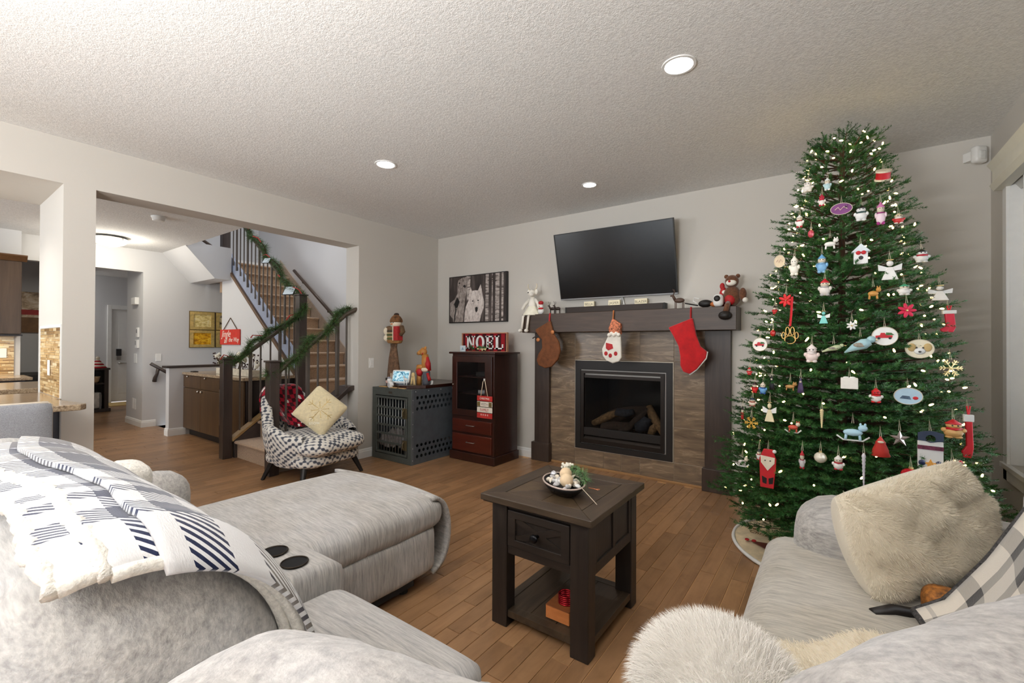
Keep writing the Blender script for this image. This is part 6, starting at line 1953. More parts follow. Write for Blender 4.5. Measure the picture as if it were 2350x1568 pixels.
hm = MB(); hm.tube([plf(1, v / 30) for v in range(31)], .010, 6); hm.tube([plf(u / 20, 1) for u in range(21)], .010, 6)
hm.build('hem', paint((60, 58, 58), .95, var=.5, vscale=120), pt2, smooth=True)
# dark strap and woven basket scrap below the cushion
tag(MB().tube([(.10, 1.79, .478), (.15, 1.83, .485), (.24, 1.86, .48), (.32, 1.9, .485)], [.014, .018, .02, .012], 8).build('black_strap', M_BLK, smooth=True), 'black strap lying under the cream cushion', 'strap')
tag(MB().rbox((.27, 1.86, .53), (.10, .10, .10), .04, n=6).build('amber_pouch', paint((140, 86, 30), .7, var=.3, vscale=60), smooth=True), 'amber knitted pouch tucked under the cream cushion', 'pouch')
# blue and grey plaid blanket folded over the left back, three layers
M_PLN = plaid('blue_grey_plaid', [(2.4, (120, 114, 112)), (.35, (226, 222, 216)), (2.0, (92, 88, 92)), (.25, (214, 208, 202)), (1.8, (120, 114, 112)), (2.2, (22, 32, 66)), (2.0, (240, 240, 242)), (1.4, (22, 32, 66)), (2, (238, 238, 240))],
              [(1.6, (130, 124, 120)), (1.3, (84, 82, 88)), (.3, (220, 214, 208)), (1.8, (130, 124, 120)), (.9, (90, 88, 92)), (1.3, (240, 240, 242)), (1.1, (20, 30, 64)), (.8, (226, 226, 230))], 1, 1, 'UV', 0, .95, bump=.3)
def navy():
    nt = NT('navy_plaid_fleece'); nt.set(.95, 0, .1, sheen=.4)
    tc = nt.n('ShaderNodeTexCoord'); sp = nt.n('ShaderNodeSeparateXYZ'); nt.l(tc.outputs['UV'], sp.inputs[0])
    W_, G_, D_, N_ = (236, 236, 238), (132, 126, 122), (84, 82, 90), (22, 32, 66)
    def stripes(sock, st):
        tot = sum(a for a, _ in st); p = 0; r_ = []
        for a, c in st:
            r_.append((p / tot, rgb(c))); p += a
        return nt.ramp(sock, r_, 'CONSTANT')
    # U runs along the sofa (left to right), V from behind the back to the front edge
    cu = stripes(sp.outputs[0], [(10, G_), (1, W_), (9, D_), (1, W_), (9, G_), (1, W_), (12, D_), (1.4, W_), (8, N_), (9, W_), (4.5, N_), (5, W_), (4, N_), (7, W_), (9, N_), (10, W_)])
    cv = stripes(sp.outputs[1], [(12, G_), (8, D_), (1, W_), (9, G_), (5, D_), (1, W_), (9, G_), (1.2, D_), (9, W_), (9, N_), (5, W_)])
    tw = nt.math('FRACT', nt.math('ADD', nt.math('MULTIPLY', sp.outputs[0], 62.0), nt.math('MULTIPLY', sp.outputs[1], 26.0)))
    c = nt.mix(nt.math('GREATER_THAN', tw, .5), cu, cv)
    nt.base(c)
    v = nt.coords('UV'); nt.bump(nt.noise(v, 220, 3), .35, .004)
    return nt.m
M_NAVY = navy(); M_SHERPA = paint((238, 234, 226), .98, var=.08, vscale=120, bump=1.0, bscale=120, sheen=.3, name='sherpa')
bb_ = thing('navy_blanket', 'navy white and grey plaid sherpa blanket folded over the sofa back', 'blanket', (-1.4, .3, 1.0))
def backsec(t):
    """section of the back: t=0 front face low -> crest -> t=1 rear; returns y, z, normal angle"""
    a = math.radians(-25 + 185 * t)
    y = .185 + .245 * math.cos(a); z = .700 + .262 * math.sin(a)
    return y, z, a
def layer(lift, t_end, u0, u1, ripple):
    def fn(u, v):
        x = -1.98 + 1.13 * (u0 + (u1 - u0) * u)
        t = .02 + (t_end + .03 * math.sin(7 * u) - .10 * max(0, u - .75) * 4 * .25 - .02) * v
        y, z, a = backsec(t)
        w_ = ripple * (.5 * math.sin(17 * u + 3) + .5 * math.sin(29 * u)) * v
        e = max(0, (x + 1.0) / .15)                      # right end wraps down over the end of the back
        e = min(e, 1)
        y += (lift + w_) * math.cos(a); z += (lift + w_) * math.sin(a)
        z -= .085 * e ** 2.2
        y += .03 * e
        return Vector((x - .02 * e * e, y + .04 * (1 - u) * 0, z))
    return fn
L3 = layer(.030, .70, 0, .955, .004); L2 = layer(.046, .64, 0, .975, .004); L1 = layer(.062, .58, 0, 1.0, .004)
for nm, L_, mat in (('sherpa_lining', L3, M_NAVY), ('middle_fold', L2, M_NAVY), ('top_fold', L1, M_NAVY)):
    mb = MB(); mb.grid(L_, 60, 40); mb.build(nm, mat, bb_, smooth=True, solid=.012)
for L_, r_ in ((L3, .013), (L2, .012)):
    mb = MB()
    pts = [L_(k / 60, 1) + Vector((0, -.004, -.004)) for k in range(61)]
    pts = [p + Vector((mnoise.noise(p * 40), mnoise.noise(p * 43 + Vector((3, 0, 0))), mnoise.noise(p * 47))) * .004 for p in pts]
    mb.tube(pts, [r_ * (1 + .25 * math.sin(k * 2.1)) for k in range(61)], 8)
    pts = [L_(1, k / 24) for k in range(25)]
    mb.tube(pts, r_, 8)
    mb.build('sherpa_edge', M_SHERPA, bb_, smooth=True)
# pale knitted scrap of another throw at the far left of the sofa back
tag(MB().rbox((-2.16, .52, .80), (.16, .12, .12), .05, n=8, fn=lump(.02, 14)).build('white_throw', M_SHERPA, smooth=True), 'bunched white throw on the far side of the sofa back', 'blanket')
ORN = [(0.227, 3.211, 2.259, 0.073, 0.07, 'drum', 'c02a2a', 'small red and white toy drum near the tree top right'), (-0.122, 3.196, 2.26, 0.06, 0.065, 'fig', 'f2ece4f2ece4f2ece4', 'white animal high on the left edge of the tree'), (-0.026, 3.143, 2.24, 0.04, 0.075, 'fig', 'e8eeeeb9d8dcf0f0f0', 'white and teal snowman high on the left'), (-0.052, 3.119, 2.145, 0.038, 0.068, 'fig', 'c02840f2ece4c02840', 'tiny red and white Santa below the teal snowman'), (0.038, 3.069, 2.067, 0.097, 0.063, 'disc', '7a3a78', 'oval purple and blue plaque near the top'), (0.124, 3.064, 2.029, 0.064, 0.09, 'snow', '1c3a34', 'white snowman with dark green scarf near the top'), (0.208, 3.093, 2.02, 0.051, 0.124, 'fig', 'd27ab0f2d8e49a2a78', 'pink elf with pointed hat near the top right'), (0.285, 3.141, 1.991, 0.054, 0.058, 'fig', 'e8d8b0c83a3af2ece4', 'cream and red Santa at the upper right edge'), (-0.16, 3.126, 2.043, 0.046, 0.077, 'fig', 'f4f0eaf4f0eab02a34', 'white dog with red bow at the upper left edge'), (-0.102, 3.072, 1.952, 0.038, 0.05, 'ball', 'c84a5a', 'pink and teal bauble under the white dog'), (-0.013, 3.031, 1.875, 0.087, 0.065, 'beast', 'f4f0ea', 'white spotted puppy above the blue gnome'), (0.12, 3.014, 1.797, 0.074, 0.107, 'house', 'f0f0f0', 'snowy birdhouse with a red bow in the upper middle'), (-0.265, 3.17, 1.824, 0.059, 0.075, 'disc', 'd8c4a4', 'round wooden slice at the left edge'), (-0.183, 3.075, 1.775, 0.056, 0.117, 'fig', 'f4efe2f4efe2f4efe2', 'tall white carved mouse at the left'), (-0.05, 3.01, 1.764, 0.058, 0.106, 'fig', '6aa6d67fb2dc8ab8dc', 'fuzzy pale blue bird with long tail'), (-0.036, 2.975, 1.629, 0.062, 0.095, 'fig', 'c4202ae8e2dab8b4b2', 'grey gnome with a red pointed hat'), (0.241, 3.035, 1.709, 0.098, 0.109, 'angel', 'f6f4f0', 'large white cut-out angel at the right'), (0.17, 2.975, 1.585, 0.072, 0.068, 'beast', 'c89048', 'tan puppy in the middle of the tree'), (0.298, 3.04, 1.601, 0.061, 0.061, 'fig', '4aa27af4f0eaf4f0ea', 'snowman head with a green hat'), (0.383, 3.196, 1.79, 0.07, 0.074, 'snow', 'b02030', 'snowman with red scarf at the right edge'), (0.462, 3.252, 1.595, 0.102, 0.083, 'angel', 'f2eee8', 'white gauze-winged angel at the right edge'), (0.305, 3.014, 1.491, 0.071, 0.08, 'flower', 'cc1c44', 'crimson poinsettia on the right side'), (-0.222, 3.041, 1.573, 0.051, 0.081, 'flower', 'd01c20', 'red poinsettia on the left side'), (-0.282, 3.077, 1.522, 0.029, 0.052, 'fig', '2a1a16c03030b02828', 'tiny girl in red at the left edge'), (-0.198, 2.974, 1.37, 0.084, 0.109, 'paw', 'c8a060', 'gold paw-print frame on a red ribbon'), (-0.288, 3.044, 1.385, 0.036, 0.044, 'ball', 'c02a24', 'small red bauble at the left'), (-0.363, 3.109, 1.316, 0.08, 0.08, 'truck', 'f6f2ea', 'small round disc with a red truck at the left edge'), (-0.041, 2.938, 1.465, 0.057, 0.071, 'angel', '7fd0c8', 'little fairy in a teal skirt'), (0.08, 2.922, 1.415, 0.059, 0.05, 'flower', 'f4f2ee', 'white snowflake on a plaid ribbon'), (-0.093, 2.909, 1.269, 0.071, 0.099, 'fig', 'f4e8e4f0dcd6f4e8e4', 'pale pink baker figure in the middle left'), (0.003, 2.896, 1.298, 0.101, 0.046, 'bird', 'c0c8a0', 'small yellow and blue bird'), (0.114, 2.905, 1.315, 0.13, 0.09, 'bird', 'a8ccd4', 'large pale blue clip-on bird'), (0.213, 2.939, 1.36, 0.102, 0.093, 'truck', 'f8f6f2', 'large round white disc with a red truck'), (0.351, 2.999, 1.297, 0.109, 0.092, 'dog', 'f0e6cc', 'round cream dog face on the right'), (0.494, 3.244, 1.448, 0.069, 0.128, 'mitten', 'c41c34', 'red and white mitten at the right edge'), (0.481, 3.108, 1.201, 0.079, 0.088, 'flake', 'e6d096', 'gold glitter snowflake at the right edge'), (-0.425, 3.144, 1.149, 0.033, 0.049, 'fig', 'c03030c84040b02828', 'tiny red bear hanging at the far left'), (-0.384, 3.051, 1.057, 0.037, 0.069, 'fig', '301818c82020a01818', 'red soldier at the lower left edge'), (-0.334, 2.998, 1.061, 0.044, 0.072, 'fig', 'e8d8c86aa0d4204a94', 'blue drummer beside the red soldier'), (-0.287, 2.968, 1.097, 0.03, 0.081, 'cone', '16141c', 'black caped figure on a white cord'), (-0.193, 2.907, 1.086, 0.075, 0.048, 'beast', 'b88a50', 'golden puppies in a basket'), (-0.143, 2.889, 1.095, 0.033, 0.081, 'cone', '4a3a5c', 'small purple caped figure'), (0.068, 2.861, 1.121, 0.089, 0.058, 'gift', 'f2eee6', 'white gift box on a white ribbon'), (-0.294, 2.93, 0.934, 0.07, 0.115, 'angel', 'e6d9b4', 'cream angel with long gown at the lower left'), (-0.175, 2.848, 0.873, 0.075, 0.061, 'sleigh', 'c8503c', 'red sleigh with two reindeer'), (-0.047, 2.826, 0.933, 0.02, 0.1, 'icicle', 'e0cc9c', 'slim cream finial in the lower middle'), (0.081, 2.81, 0.883, 0.131, 0.087, 'horse', 'b4d8ea', 'blue and white rocking horse'), (-0.394, 3.033, 0.971, 0.047, 0.053, 'fig', '223044f0e0d09a4030', 'little snowman with blue cap at the left edge'), (-0.456, 3.089, 0.892, 0.022, 0.081, 'fig', '201414c0282cb02020', 'thin red soldier at the far left edge'), (-0.395, 2.993, 0.85, 0.052, 0.073, 'flake', 'c89c40', 'gold straw star at the lower left'), (0.174, 2.863, 1.065, 0.056, 0.074, 'fig', 'c41c20f4f0eac41c20', 'red and white candy machine on the right'), (0.299, 2.912, 1.066, 0.107, 0.081, 'plate', 'bcd8ea', 'oval plate with a blue winter scene'), (0.536, 3.072, 0.885, 0.047, 0.234, 'stock', 'c41420', 'long thin red felt stocking at the right edge'), (0.473, 3.001, 0.914, 0.089, 0.093, 'bear', 'e0b070', 'tan teddy bear with a red scarf'), (0.262, 2.845, 0.865, 0.08, 0.08, 'star', 'b4a8a4', 'silver five-pointed star'), (0.188, 2.812, 0.825, 0.076, 0.093, 'cone', 'c83c34', 'striped red cloth tree'), (0.376, 2.888, 0.808, 0.091, 0.207, 'hanger', 'f4f0ea', 'wooden snowman door hanger with a black hat'), (0.459, 2.933, 0.752, 0.078, 0.049, 'bird', '6a9cc8', 'small blue bird in a red hat'), (0.3, 2.819, 0.709, 0.091, 0.062, 'ball', 'c81c30', 'shiny red bells near the cream cushion'), (0.122, 2.77, 0.707, 0.019, 0.166, 'icicle', 'd6d2da', 'long twisted white icicle'), (-0.293, 2.844, 0.63, 0.082, 0.213, 'santa', 'b81820', 'long wooden Santa with cream beard'), (-0.342, 2.892, 0.691, 0.032, 0.065, 'fig', '2a2a2af0eceab82028', 'tiny panda beside the long Santa'), (-0.439, 2.961, 0.622, 0.073, 0.057, 'sleigh', 'd4ccc8', 'pale plaid skate at the lower left edge'), (-0.131, 2.792, 0.714, 0.03, 0.096, 'fig', 'b01c28c8c4c4a01c28', 'thin red and silver figure in the lower middle'), (-0.052, 2.783, 0.742, 0.067, 0.063, 'ball', 'e4dccc', 'pearl white bauble in the lower middle'), (0.022, 2.772, 0.727, 0.052, 0.074, 'fig', 'f4f0eaf4f0eab02a34', 'white mouse with a pink scarf')]
TPROF = [(0.1, 0.52), (0.2, 0.6), (0.35, 0.69), (0.45, 0.67), (0.67, 0.63), (0.87, 0.58), (1.1, 0.53), (1.3, 0.49), (1.5, 0.45), (1.69, 0.405), (1.85, 0.365), (2.04, 0.33), (2.2, 0.26), (2.36, 0.23), (2.5, 0.19), (2.66, 0.06)]
# ------------------------------------------------------------------ Christmas tree
TC = Vector((.045, 3.40, 0))
def TR_(z):
    for (a, ra), (b, rb) in zip(TPROF, TPROF[1:]):
        if z <= b:
            return ra + (rb - ra) * max(0, (z - a) / (b - a))
    return .05
tree = thing('christmas_tree', 'tall lit and decorated artificial fir tree in the corner', 'Christmas tree', TC)
MB().cyl(TC + Vector((0, 0, .03)), TC + Vector((0, 0, 2.5)), .03, .012, n=10).build('trunk', M_GARW, tree)
st_ = MB()
for k in range(3):
    a = k * 2.1; st_.tube([TC + Vector((0, 0, .16)), TC + Vector((.28 * math.cos(a), .28 * math.sin(a), .012))], .014, 8)
st_.build('stand', M_BLK, tree)
tr2 = random.Random(21)
nv, nf, bm_ = [], [], MB()
npr = np.random.RandomState(5)
VV, FF, base_i = [], [], 0
def sprig(p, d, L, nn):
    """one fir tip: needles all round a short stem"""
    global base_i
    d = d.normalized(); a = d.orthogonal().normalized(); b = d.cross(a)
    D, A, B, P = (np.array(q) for q in (d, a, b, p))
    s_ = npr.rand(nn); t_ = npr.rand(nn) * 2 * PI
    o = A[None] * np.cos(t_)[:, None] + B[None] * np.sin(t_)[:, None]
    bs = P[None] + D[None] * (s_ * L)[:, None]
    nl = .021 * (1 - .45 * s_ ** 3) * (.75 + .5 * npr.rand(nn))
    dr = o * .78 + D[None] * .62
    tp_ = bs + dr * nl[:, None]
    sd = np.cross(dr, D[None] + .3 * o) ; sd /= np.linalg.norm(sd, axis=1)[:, None] + 1e-9
    sd *= .0019
    v = np.stack([bs - sd, bs + sd, tp_], 1).reshape(-1, 3)
    VV.append(v); FF.append(np.arange(nn * 3).reshape(-1, 3) + base_i); base_i += nn * 3
tips = []
z = .24
while z < 2.60:
    R0 = TR_(z); nb = max(8, int(R0 * 46))
    for k in range(nb):
        a = 2 * PI * (k + tr2.random()) / nb
        rl = R0 * tr2.uniform(.80, 1.04)
        dirh = Vector((math.cos(a), math.sin(a), 0))
        up_ = .12 + .5 * max(0, (z - 1.9) / .7)
        st0 = TC + dirh * (R0 * .12) + Vector((0, 0, z - .05)); en = TC + dirh * rl + Vector((0, 0, z + rl * up_ * .35 - .03))
        if en.y > 4.27: en.y = 4.27
        if en.x > .80: en.x = .80
        dv = en - st0
        bm_.tube([st0, st0 + dv * .5 + Vector((0, 0, -.015)), en], [.006, .004, .002], 4)
        m_ = max(3, int(dv.length / .062))
        for j in range(m_):
            f_ = .30 + .70 * (j + tr2.random()) / m_
            if f_ > 1: f_ = 1
            p = st0 + dv * f_
            for s_ in ((-1, 1, 0) if f_ > .8 else (-1, 1)):
                sd_ = Vector((-dirh.y, dirh.x, 0)) * s_ * tr2.uniform(.6, 1.1)
                dd = (dv.normalized() * .9 + sd_ + Vector((0, 0, tr2.uniform(-.15, .45)))).normalized()
                L = tr2.uniform(.055, .10)
                q = p + dd * L
                if q.y < 4.31 and q.x < .84 and q.z < 2.71:
                    sprig(p, dd, L, 44)
        tips.append(en)
    z += .054
for k in range(26):
    a = k * 2.4; r_ = .012 + .0045 * k
    p = TC + Vector((r_ * math.cos(a), r_ * math.sin(a), 2.50 + .02 * math.sin(k)))
    sprig(p, Vector((math.cos(a) * .7, math.sin(a) * .7, 1.1)), tr2.uniform(.08, .14), 70)
bm_.build('branches', M_GARW, tree, kind='stuff')
def fir_mat():
    nt = NT('fir_needles'); nt.set(.55, 0, .3)
    v = nt.coords(); f = nt.noise(v, 16, 4, .7)
    nt.base(nt.ramp(f, [(.32, rgb((22, 54, 26))), (.5, rgb((44, 88, 40))), (.66, rgb((78, 124, 66)))]))
    return nt.m
V_ = np.concatenate(VV).astype(np.float32); F_ = np.concatenate(FF).astype(np.int32)
me = bpy.data.meshes.new('needles'); me.vertices.add(len(V_)); me.vertices.foreach_set('co', V_.ravel())
me.loops.add(F_.size); me.loops.foreach_set('vertex_index', F_.ravel())
me.polygons.add(len(F_)); me.polygons.foreach_set('loop_start', np.arange(0, F_.size, 3, dtype=np.int32))
me.update(calc_edges=True); me.materials.append(fir_mat())
ndl = bpy.data.objects.new('needles', me); COL.objects.link(ndl); put(ndl, tree); ndl['kind'] = 'stuff'
# fairy lights
fl_ = thing('fairy_lights', 'warm white fairy lights wound all over the fir tree', 'string lights', TC)
MFL = NT('fairy_bulb'); MFL.set(.4, emis=(255, 214, 130), estr=16); MFL = MFL.m
b0 = None
wire = []
for k in range(270):
    z_ = .26 + 2.30 * (1 - (k / 270)) ** .95 * 1.0
    a = -PI / 2 - .2 + 1.9 * math.sin(k * 2.399) + tr2.uniform(-.3, .3)
    r_ = TR_(z_) * tr2.uniform(.80, .99)
    p = TC + Vector((r_ * math.cos(a), r_ * math.sin(a), z_ + tr2.uniform(-.03, .03)))
    p.x = min(p.x, .80)
    if b0 is None:
        b0 = MB().lathe([(.0005, -.011), (.0042, -.008), (.005, 0), (.003, .009), (.0005, .011)], 7).build('bulb', MFL, fl_); o = b0
    else:
        o = b0.copy(); COL.objects.link(o); o.parent = fl_
    o.matrix_parent_inverse = Matrix.Translation(-TC)
    o.location = p; o.rotation_euler = (tr2.uniform(0, 3), tr2.uniform(0, 3), 0)
for k in range(260):
    z_ = .3 + 2.25 * k / 260; a = k * .55; r_ = TR_(z_) * .78
    wire.append(TC + Vector((r_ * math.cos(a), r_ * math.sin(a), z_)))
MB().tube(wire, .0014, 4).build('wire', paint((24, 60, 30), .6, var=0), fl_)
# ornaments: built facing the room, x right, y up, z out of the tree
STR_ = paint((226, 216, 190), .8, var=0)
def flat(poly, d=.004):
    return MB().prism(poly, -d, d)
def star_poly(n, r0, r1, ph=PI / 2):
    return [((r0 if i % 2 == 0 else r1) * math.cos(ph + i * PI / n), (r0 if i % 2 == 0 else r1) * math.sin(ph + i * PI / n)) for i in range(2 * n)]
def oval(a, b, n=26):
    return [(a * math.cos(2 * PI * i / n), b * math.sin(2 * PI * i / n)) for i in range(n)]
for (X, Y, Z, w_, h_, kind_, cc, lb) in ORN:
    cs_ = [cc[i:i + 6] for i in range(0, len(cc), 6)]
    Q = [paint(c, .5, var=.04) for c in cs_]
    out = Vector((X - TC.x, Y - TC.y, 0)); vw = Vector((-X, -Y, 0)).normalized()
    n_ = (out.normalized() * .35 + vw).normalized()
    p = Vector((X, Y, Z)) + vw * .012
    t = thing('ornament', lb + ', tree ornament', 'ornament', rot=basis(p, n_), group='Christmas tree ornaments')
    a, b = w_ / 2, h_ / 2
    B_ = lambda mb, nm, m_, **k: mb.build(nm, m_, t, local=True, **k)
    WHT, BLK_, RED_ = M_WHITE, M_BLK, paint((190, 24, 36), .5, var=.03)
    ex = lambda x, y, z, rx, ry, rz: MB().ell((x, y, z), (rx, ry, rz), 12, 8)
    if kind_ in ('fig', 'snow', 'bear', 'cone'):
        if kind_ == 'snow': Q = [WHT, WHT, WHT]
        if kind_ == 'cone': Q = [Q[0], Q[0], Q[0]]
        if len(Q) < 3: Q = Q * 3
        if kind_ == 'cone':
            B_(MB().lathe([(a, -b), (a * .8, -b * .5), (a * .85, -b * .45), (a * .5, b * .3), (a * .55, b * .35), (.002, b)], 14, Matrix.Rotation(-PI / 2, 4, 'X')), 'body', Q[0], smooth=True)
            B_(ex(0, b * .45, a * .3, a * .34, b * .14, a * .3), 'face', M_CRMW, smooth=True)
        else:
            B_(ex(0, -b * .38, 0, a * .82, b * .58, a * .7), 'body', Q[1], smooth=True)
            B_(ex(0, b * .32, a * .1, a * .66, b * .34, a * .6), 'head', Q[0] if kind_ == 'bear' else (M_CRMW if cs_[0] != cs_[-1] else Q[0]), smooth=True)
            B_(MB().lathe([(a * .68, 0), (a * .7, b * .06), (a * .4, b * .25), (.002, b * .5)], 12, TR(0, b * .48, 0) @ Matrix.Rotation(-PI / 2, 4, 'X')), 'hat', RED_ if kind_ == 'bear' else (BLK_ if kind_ == 'snow' else Q[0]), smooth=True)
            for s_ in (-1, 1):
                B_(ex(s_ * a * .78, -b * .15, a * .1, a * .26, b * .24, a * .26), 'arm', Q[1], smooth=True)
                B_(ex(s_ * a * .38, -b * .86, a * .15, a * .34, b * .16, a * .34), 'foot', Q[2], smooth=True)
                B_(ex(s_ * a * .22, b * .38, a * .66, a * .09, a * .09, a * .06), 'eye', BLK_, smooth=True)
            B_(MB().tube([(-a * .6, b * .02, a * .2), (0, b * .0, a * .7), (a * .6, b * .02, a * .2)], a * .14, 7), 'scarf', paint(cs_[0] if kind_ == 'snow' else cs_[2], .7, var=.03) if kind_ != 'bear' else RED_, smooth=True)
    elif kind_ in ('disc', 'truck', 'dog', 'plate'):
        B_(flat(oval(a, b)), 'disc', Q[0], smooth=False)
        B_(MB().tube([(x, y, .004) for x, y in oval(a, b)], .002, 5, closed=True), 'rim', paint((206, 196, 176), .5, var=0), smooth=True)
        if kind_ == 'truck':
            B_(flat([(-a * .7, -b * .2), (a * .55, -b * .2), (a * .6, b * .08), (a * .1, b * .1), (a * .0, b * .36), (-a * .3, b * .36), (-a * .38, b * .1), (-a * .72, b * .05)], .006), 'truck', RED_)
            B_(MB().ell((-a * .45, -b * .22, .006), (a * .12, a * .12, .003)), 'wheel', BLK_); B_(MB().ell((a * .4, -b * .22, .006), (a * .12, a * .12, .003)), 'wheel', BLK_)
            B_(flat([(a * .05, b * .1), (a * .72, b * .12), (a * .5, b * .36), (a * .1, b * .4)], .0055), 'fir_load', M_GRN)
        elif kind_ == 'dog':
            for s_ in (-1, 1): B_(ex(s_ * a * .55, b * .15, .006, a * .3, b * .45, .006), 'ear', paint((206, 176, 120), .7), smooth=True); B_(ex(s_ * a * .22, b * .12, .010, a * .07, a * .07, .004), 'eye', BLK_)
            B_(ex(0, -b * .25, .006, a * .42, b * .38, .010), 'muzzle', WHT, smooth=True); B_(ex(-a * .02, -b * .32, .016, a * .12, b * .1, .004), 'nose', BLK_)
        elif kind_ == 'plate':
            B_(flat([(-a * .6, -b * .3), (a * .2, -b * .4), (a * .1, 0), (-a * .4, b * .05)], .0055), 'dark_scene', paint((66, 86, 106), .6, var=.3, vscale=90)); B_(ex(a * .5, -b * .2, .005, a * .2, b * .2, .002), 'red_figure', RED_)
        else:
            B_(MB().tube([(-a * .6, -b * .1, .006), (-a * .3, b * .3, .006), (-a * .1, -b * .2, .006), (a * .2, b * .3, .006), (a * .55, -b * .1, .006)], .0025, 5), 'scroll', paint((232, 206, 190), .5))
    elif kind_ == 'angel':
        B_(flat([(-a * .7, -b), (a * .7, -b), (a * .22, b * .2), (-a * .22, b * .2)], .006), 'gown', Q[0], bevel=.002)
        B_(ex(0, b * .55, 0, a * .3, b * .28, a * .28), 'head', M_CRMW if kind_ == 'x' else Q[0], smooth=True)
        for s_ in (-1, 1): B_(flat([(s_ * a * .1, b * .15), (s_ * a, b * .5), (s_ * a * .95, -b * .1), (s_ * a * .4, -b * .15)], .003), 'wing', WHT)
        B_(MB().tube([(a * .3 * math.cos(q), b * .9, a * .2 * math.sin(q)) for q in [2 * PI * i / 14 for i in range(14)]], .0015, 5, closed=True), 'halo', M_GOLD)
    elif kind_ in ('flower', 'flake', 'star'):
        if kind_ == 'star':
            vs = [(x, y, 0) for x, y in star_poly(5, a, a * .4)] + [(0, 0, a * .35), (0, 0, -a * .2)]
            mb = MB(); mb.add(vs, [(i, (i + 1) % 10, 10) for i in range(10)] + [((i + 1) % 10, i, 11) for i in range(10)]); B_(mb, 'star', paint(cs_[0], .3, .6))
        elif kind_ == 'flake':
            mb = MB()
            for i in range(6):
                q = i * PI / 3; d = Vector((math.cos(q), math.sin(q), 0)); e = Vector((-d.y, d.x, 0)); mb.tube([(0, 0, 0), d * b], .003, 5)
                for r_ in (.45, .72):
                    for s_ in (-1, 1): mb.tube([d * b * r_, d * b * (r_ + .22) + e * s_ * b * .24], .0025, 5)
            B_(mb, 'snowflake', paint(cs_[0], .4, .4))
        else:
            for i in range(7):
                q = i * 2 * PI / 7; B_(MB().ell((0, 0, 0), (b * .5, b * .22, .004), 10, 6, M=TR(b * .48 * math.cos(q), b * .48 * math.sin(q), .004 * (i % 2)) @ Matrix.Rotation(q, 4, 'Z')), 'petal', Q[0], smooth=True)
            B_(ex(0, 0, .006, a * .16, a * .16, .006), 'heart', M_GOLD, smooth=True)
    elif kind_ == 'bird':
        B_(MB().tube([(-a, -b * .9, 0), (-a * .4, -b * .3, 0), (a * .2, b * .1, 0), (a * .6, b * .4, 0)], [.003, b * .4, b * .62, b * .4], 12), 'body', Q[0], smooth=True)
        B_(ex(a * .68, b * .62, 0, b * .42, b * .4, b * .4), 'head', RED_ if 'red hat' in lb else Q[0], smooth=True)
        B_(MB().cyl((a * .9, b * .6, 0), (a * 1.08, b * .55, 0), b * .14, .001, 8), 'beak', M_GOLD); B_(ex(-a * .05, 0, b * .5, a * .42, b * .26, b * .1), 'wing', paint((150, 140, 128), .7, var=.2, vscale=90), smooth=True)
    elif kind_ in ('beast', 'horse', 'sleigh'):
        B_(ex(0, -b * .1, 0, a * .62, b * .42, b * .4), 'body', Q[0], smooth=True); B_(ex(a * .6, b * .45, 0, a * .3, b * .38, b * .34), 'head', Q[0] if kind_ != 'sleigh' else M_CRMW, smooth=True)
        for s_ in (-1, 1):
            B_(MB().tube([(s_ * a * .4, -b * .3, 0), (s_ * a * .45, -b * .95, .004)], b * .14, 7), 'leg', Q[0], smooth=True); B_(ex(a * .6 + s_ * a * .14, b * .85, 0, a * .08, b * .2, .004), 'ear', Q[0], smooth=True)
        if kind_ != 'beast': B_(MB().tube([(-a, -b * .55, 0), (-a * .6, -b, 0), (a * .6, -b, 0), (a, -b * .5, 0)], .004, 7), 'runner', WHT, smooth=True)
    elif kind_ == 'icicle':
        B_(MB().lathe([(.001, -b)] + [(a * (.35 + .65 * (k / 18)) * (1 if k % 2 else .72), -b + 1.9 * b * k / 18) for k in range(1, 19)] + [(.001, b)], 10, Matrix.Rotation(-PI / 2, 4, 'X')), 'icicle', Q[0], smooth=True)
    elif kind_ == 'ball':
        B_(ex(0, -b * .1, 0, a * .85, b * .9, a * .85), 'ball', paint(cs_[0], .25, .1, coat=.4), smooth=True); B_(MB().cyl((0, b * .75, 0), (0, b, 0), a * .2, n=10), 'cap', M_GOLD)
    elif kind_ == 'drum':
        T_ = Matrix.Rotation(-PI / 2 + .5, 4, 'X')
        B_(MB().lathe([(a * .9, -b * .7), (a * .9, b * .6)], 20, T_), 'shell', RED_, smooth=True, angle=.8)
        for zz_ in (-b * .7, b * .6): B_(MB().lathe([(a * .9, zz_ - b * .14), (a, zz_ - b * .14), (a, zz_ + b * .14), (a * .9, zz_ + b * .14)], 20, T_), 'hoop', M_CRMW)
    elif kind_ in ('gift', 'house'):
        B_(MB().box(-a * .8, a * .8, -b, b * (.9 if kind_ == 'gift' else .2), -a * .6, a * .6), 'box', Q[0], bevel=.003)
        if kind_ == 'house':
            B_(MB().prism([(-a * 1.1, b * .2), (a * 1.1, b * .2), (0, b)], -a * .7, a * .7), 'roof', paint((222, 232, 238), .8)); B_(MB().cyl((0, -b * .4, a * .6), (0, -b * .4, a * .62), a * .28, n=14), 'opening', BLK_)
        for s_ in (-1, 1): B_(ex(s_ * a * .3, b * (.95 if kind_ == 'gift' else .1), a * (.1 if kind_ == 'gift' else .66), a * .3, b * .2, .006), 'bow', WHT if kind_ == 'gift' else RED_, smooth=True)
    elif kind_ == 'paw':
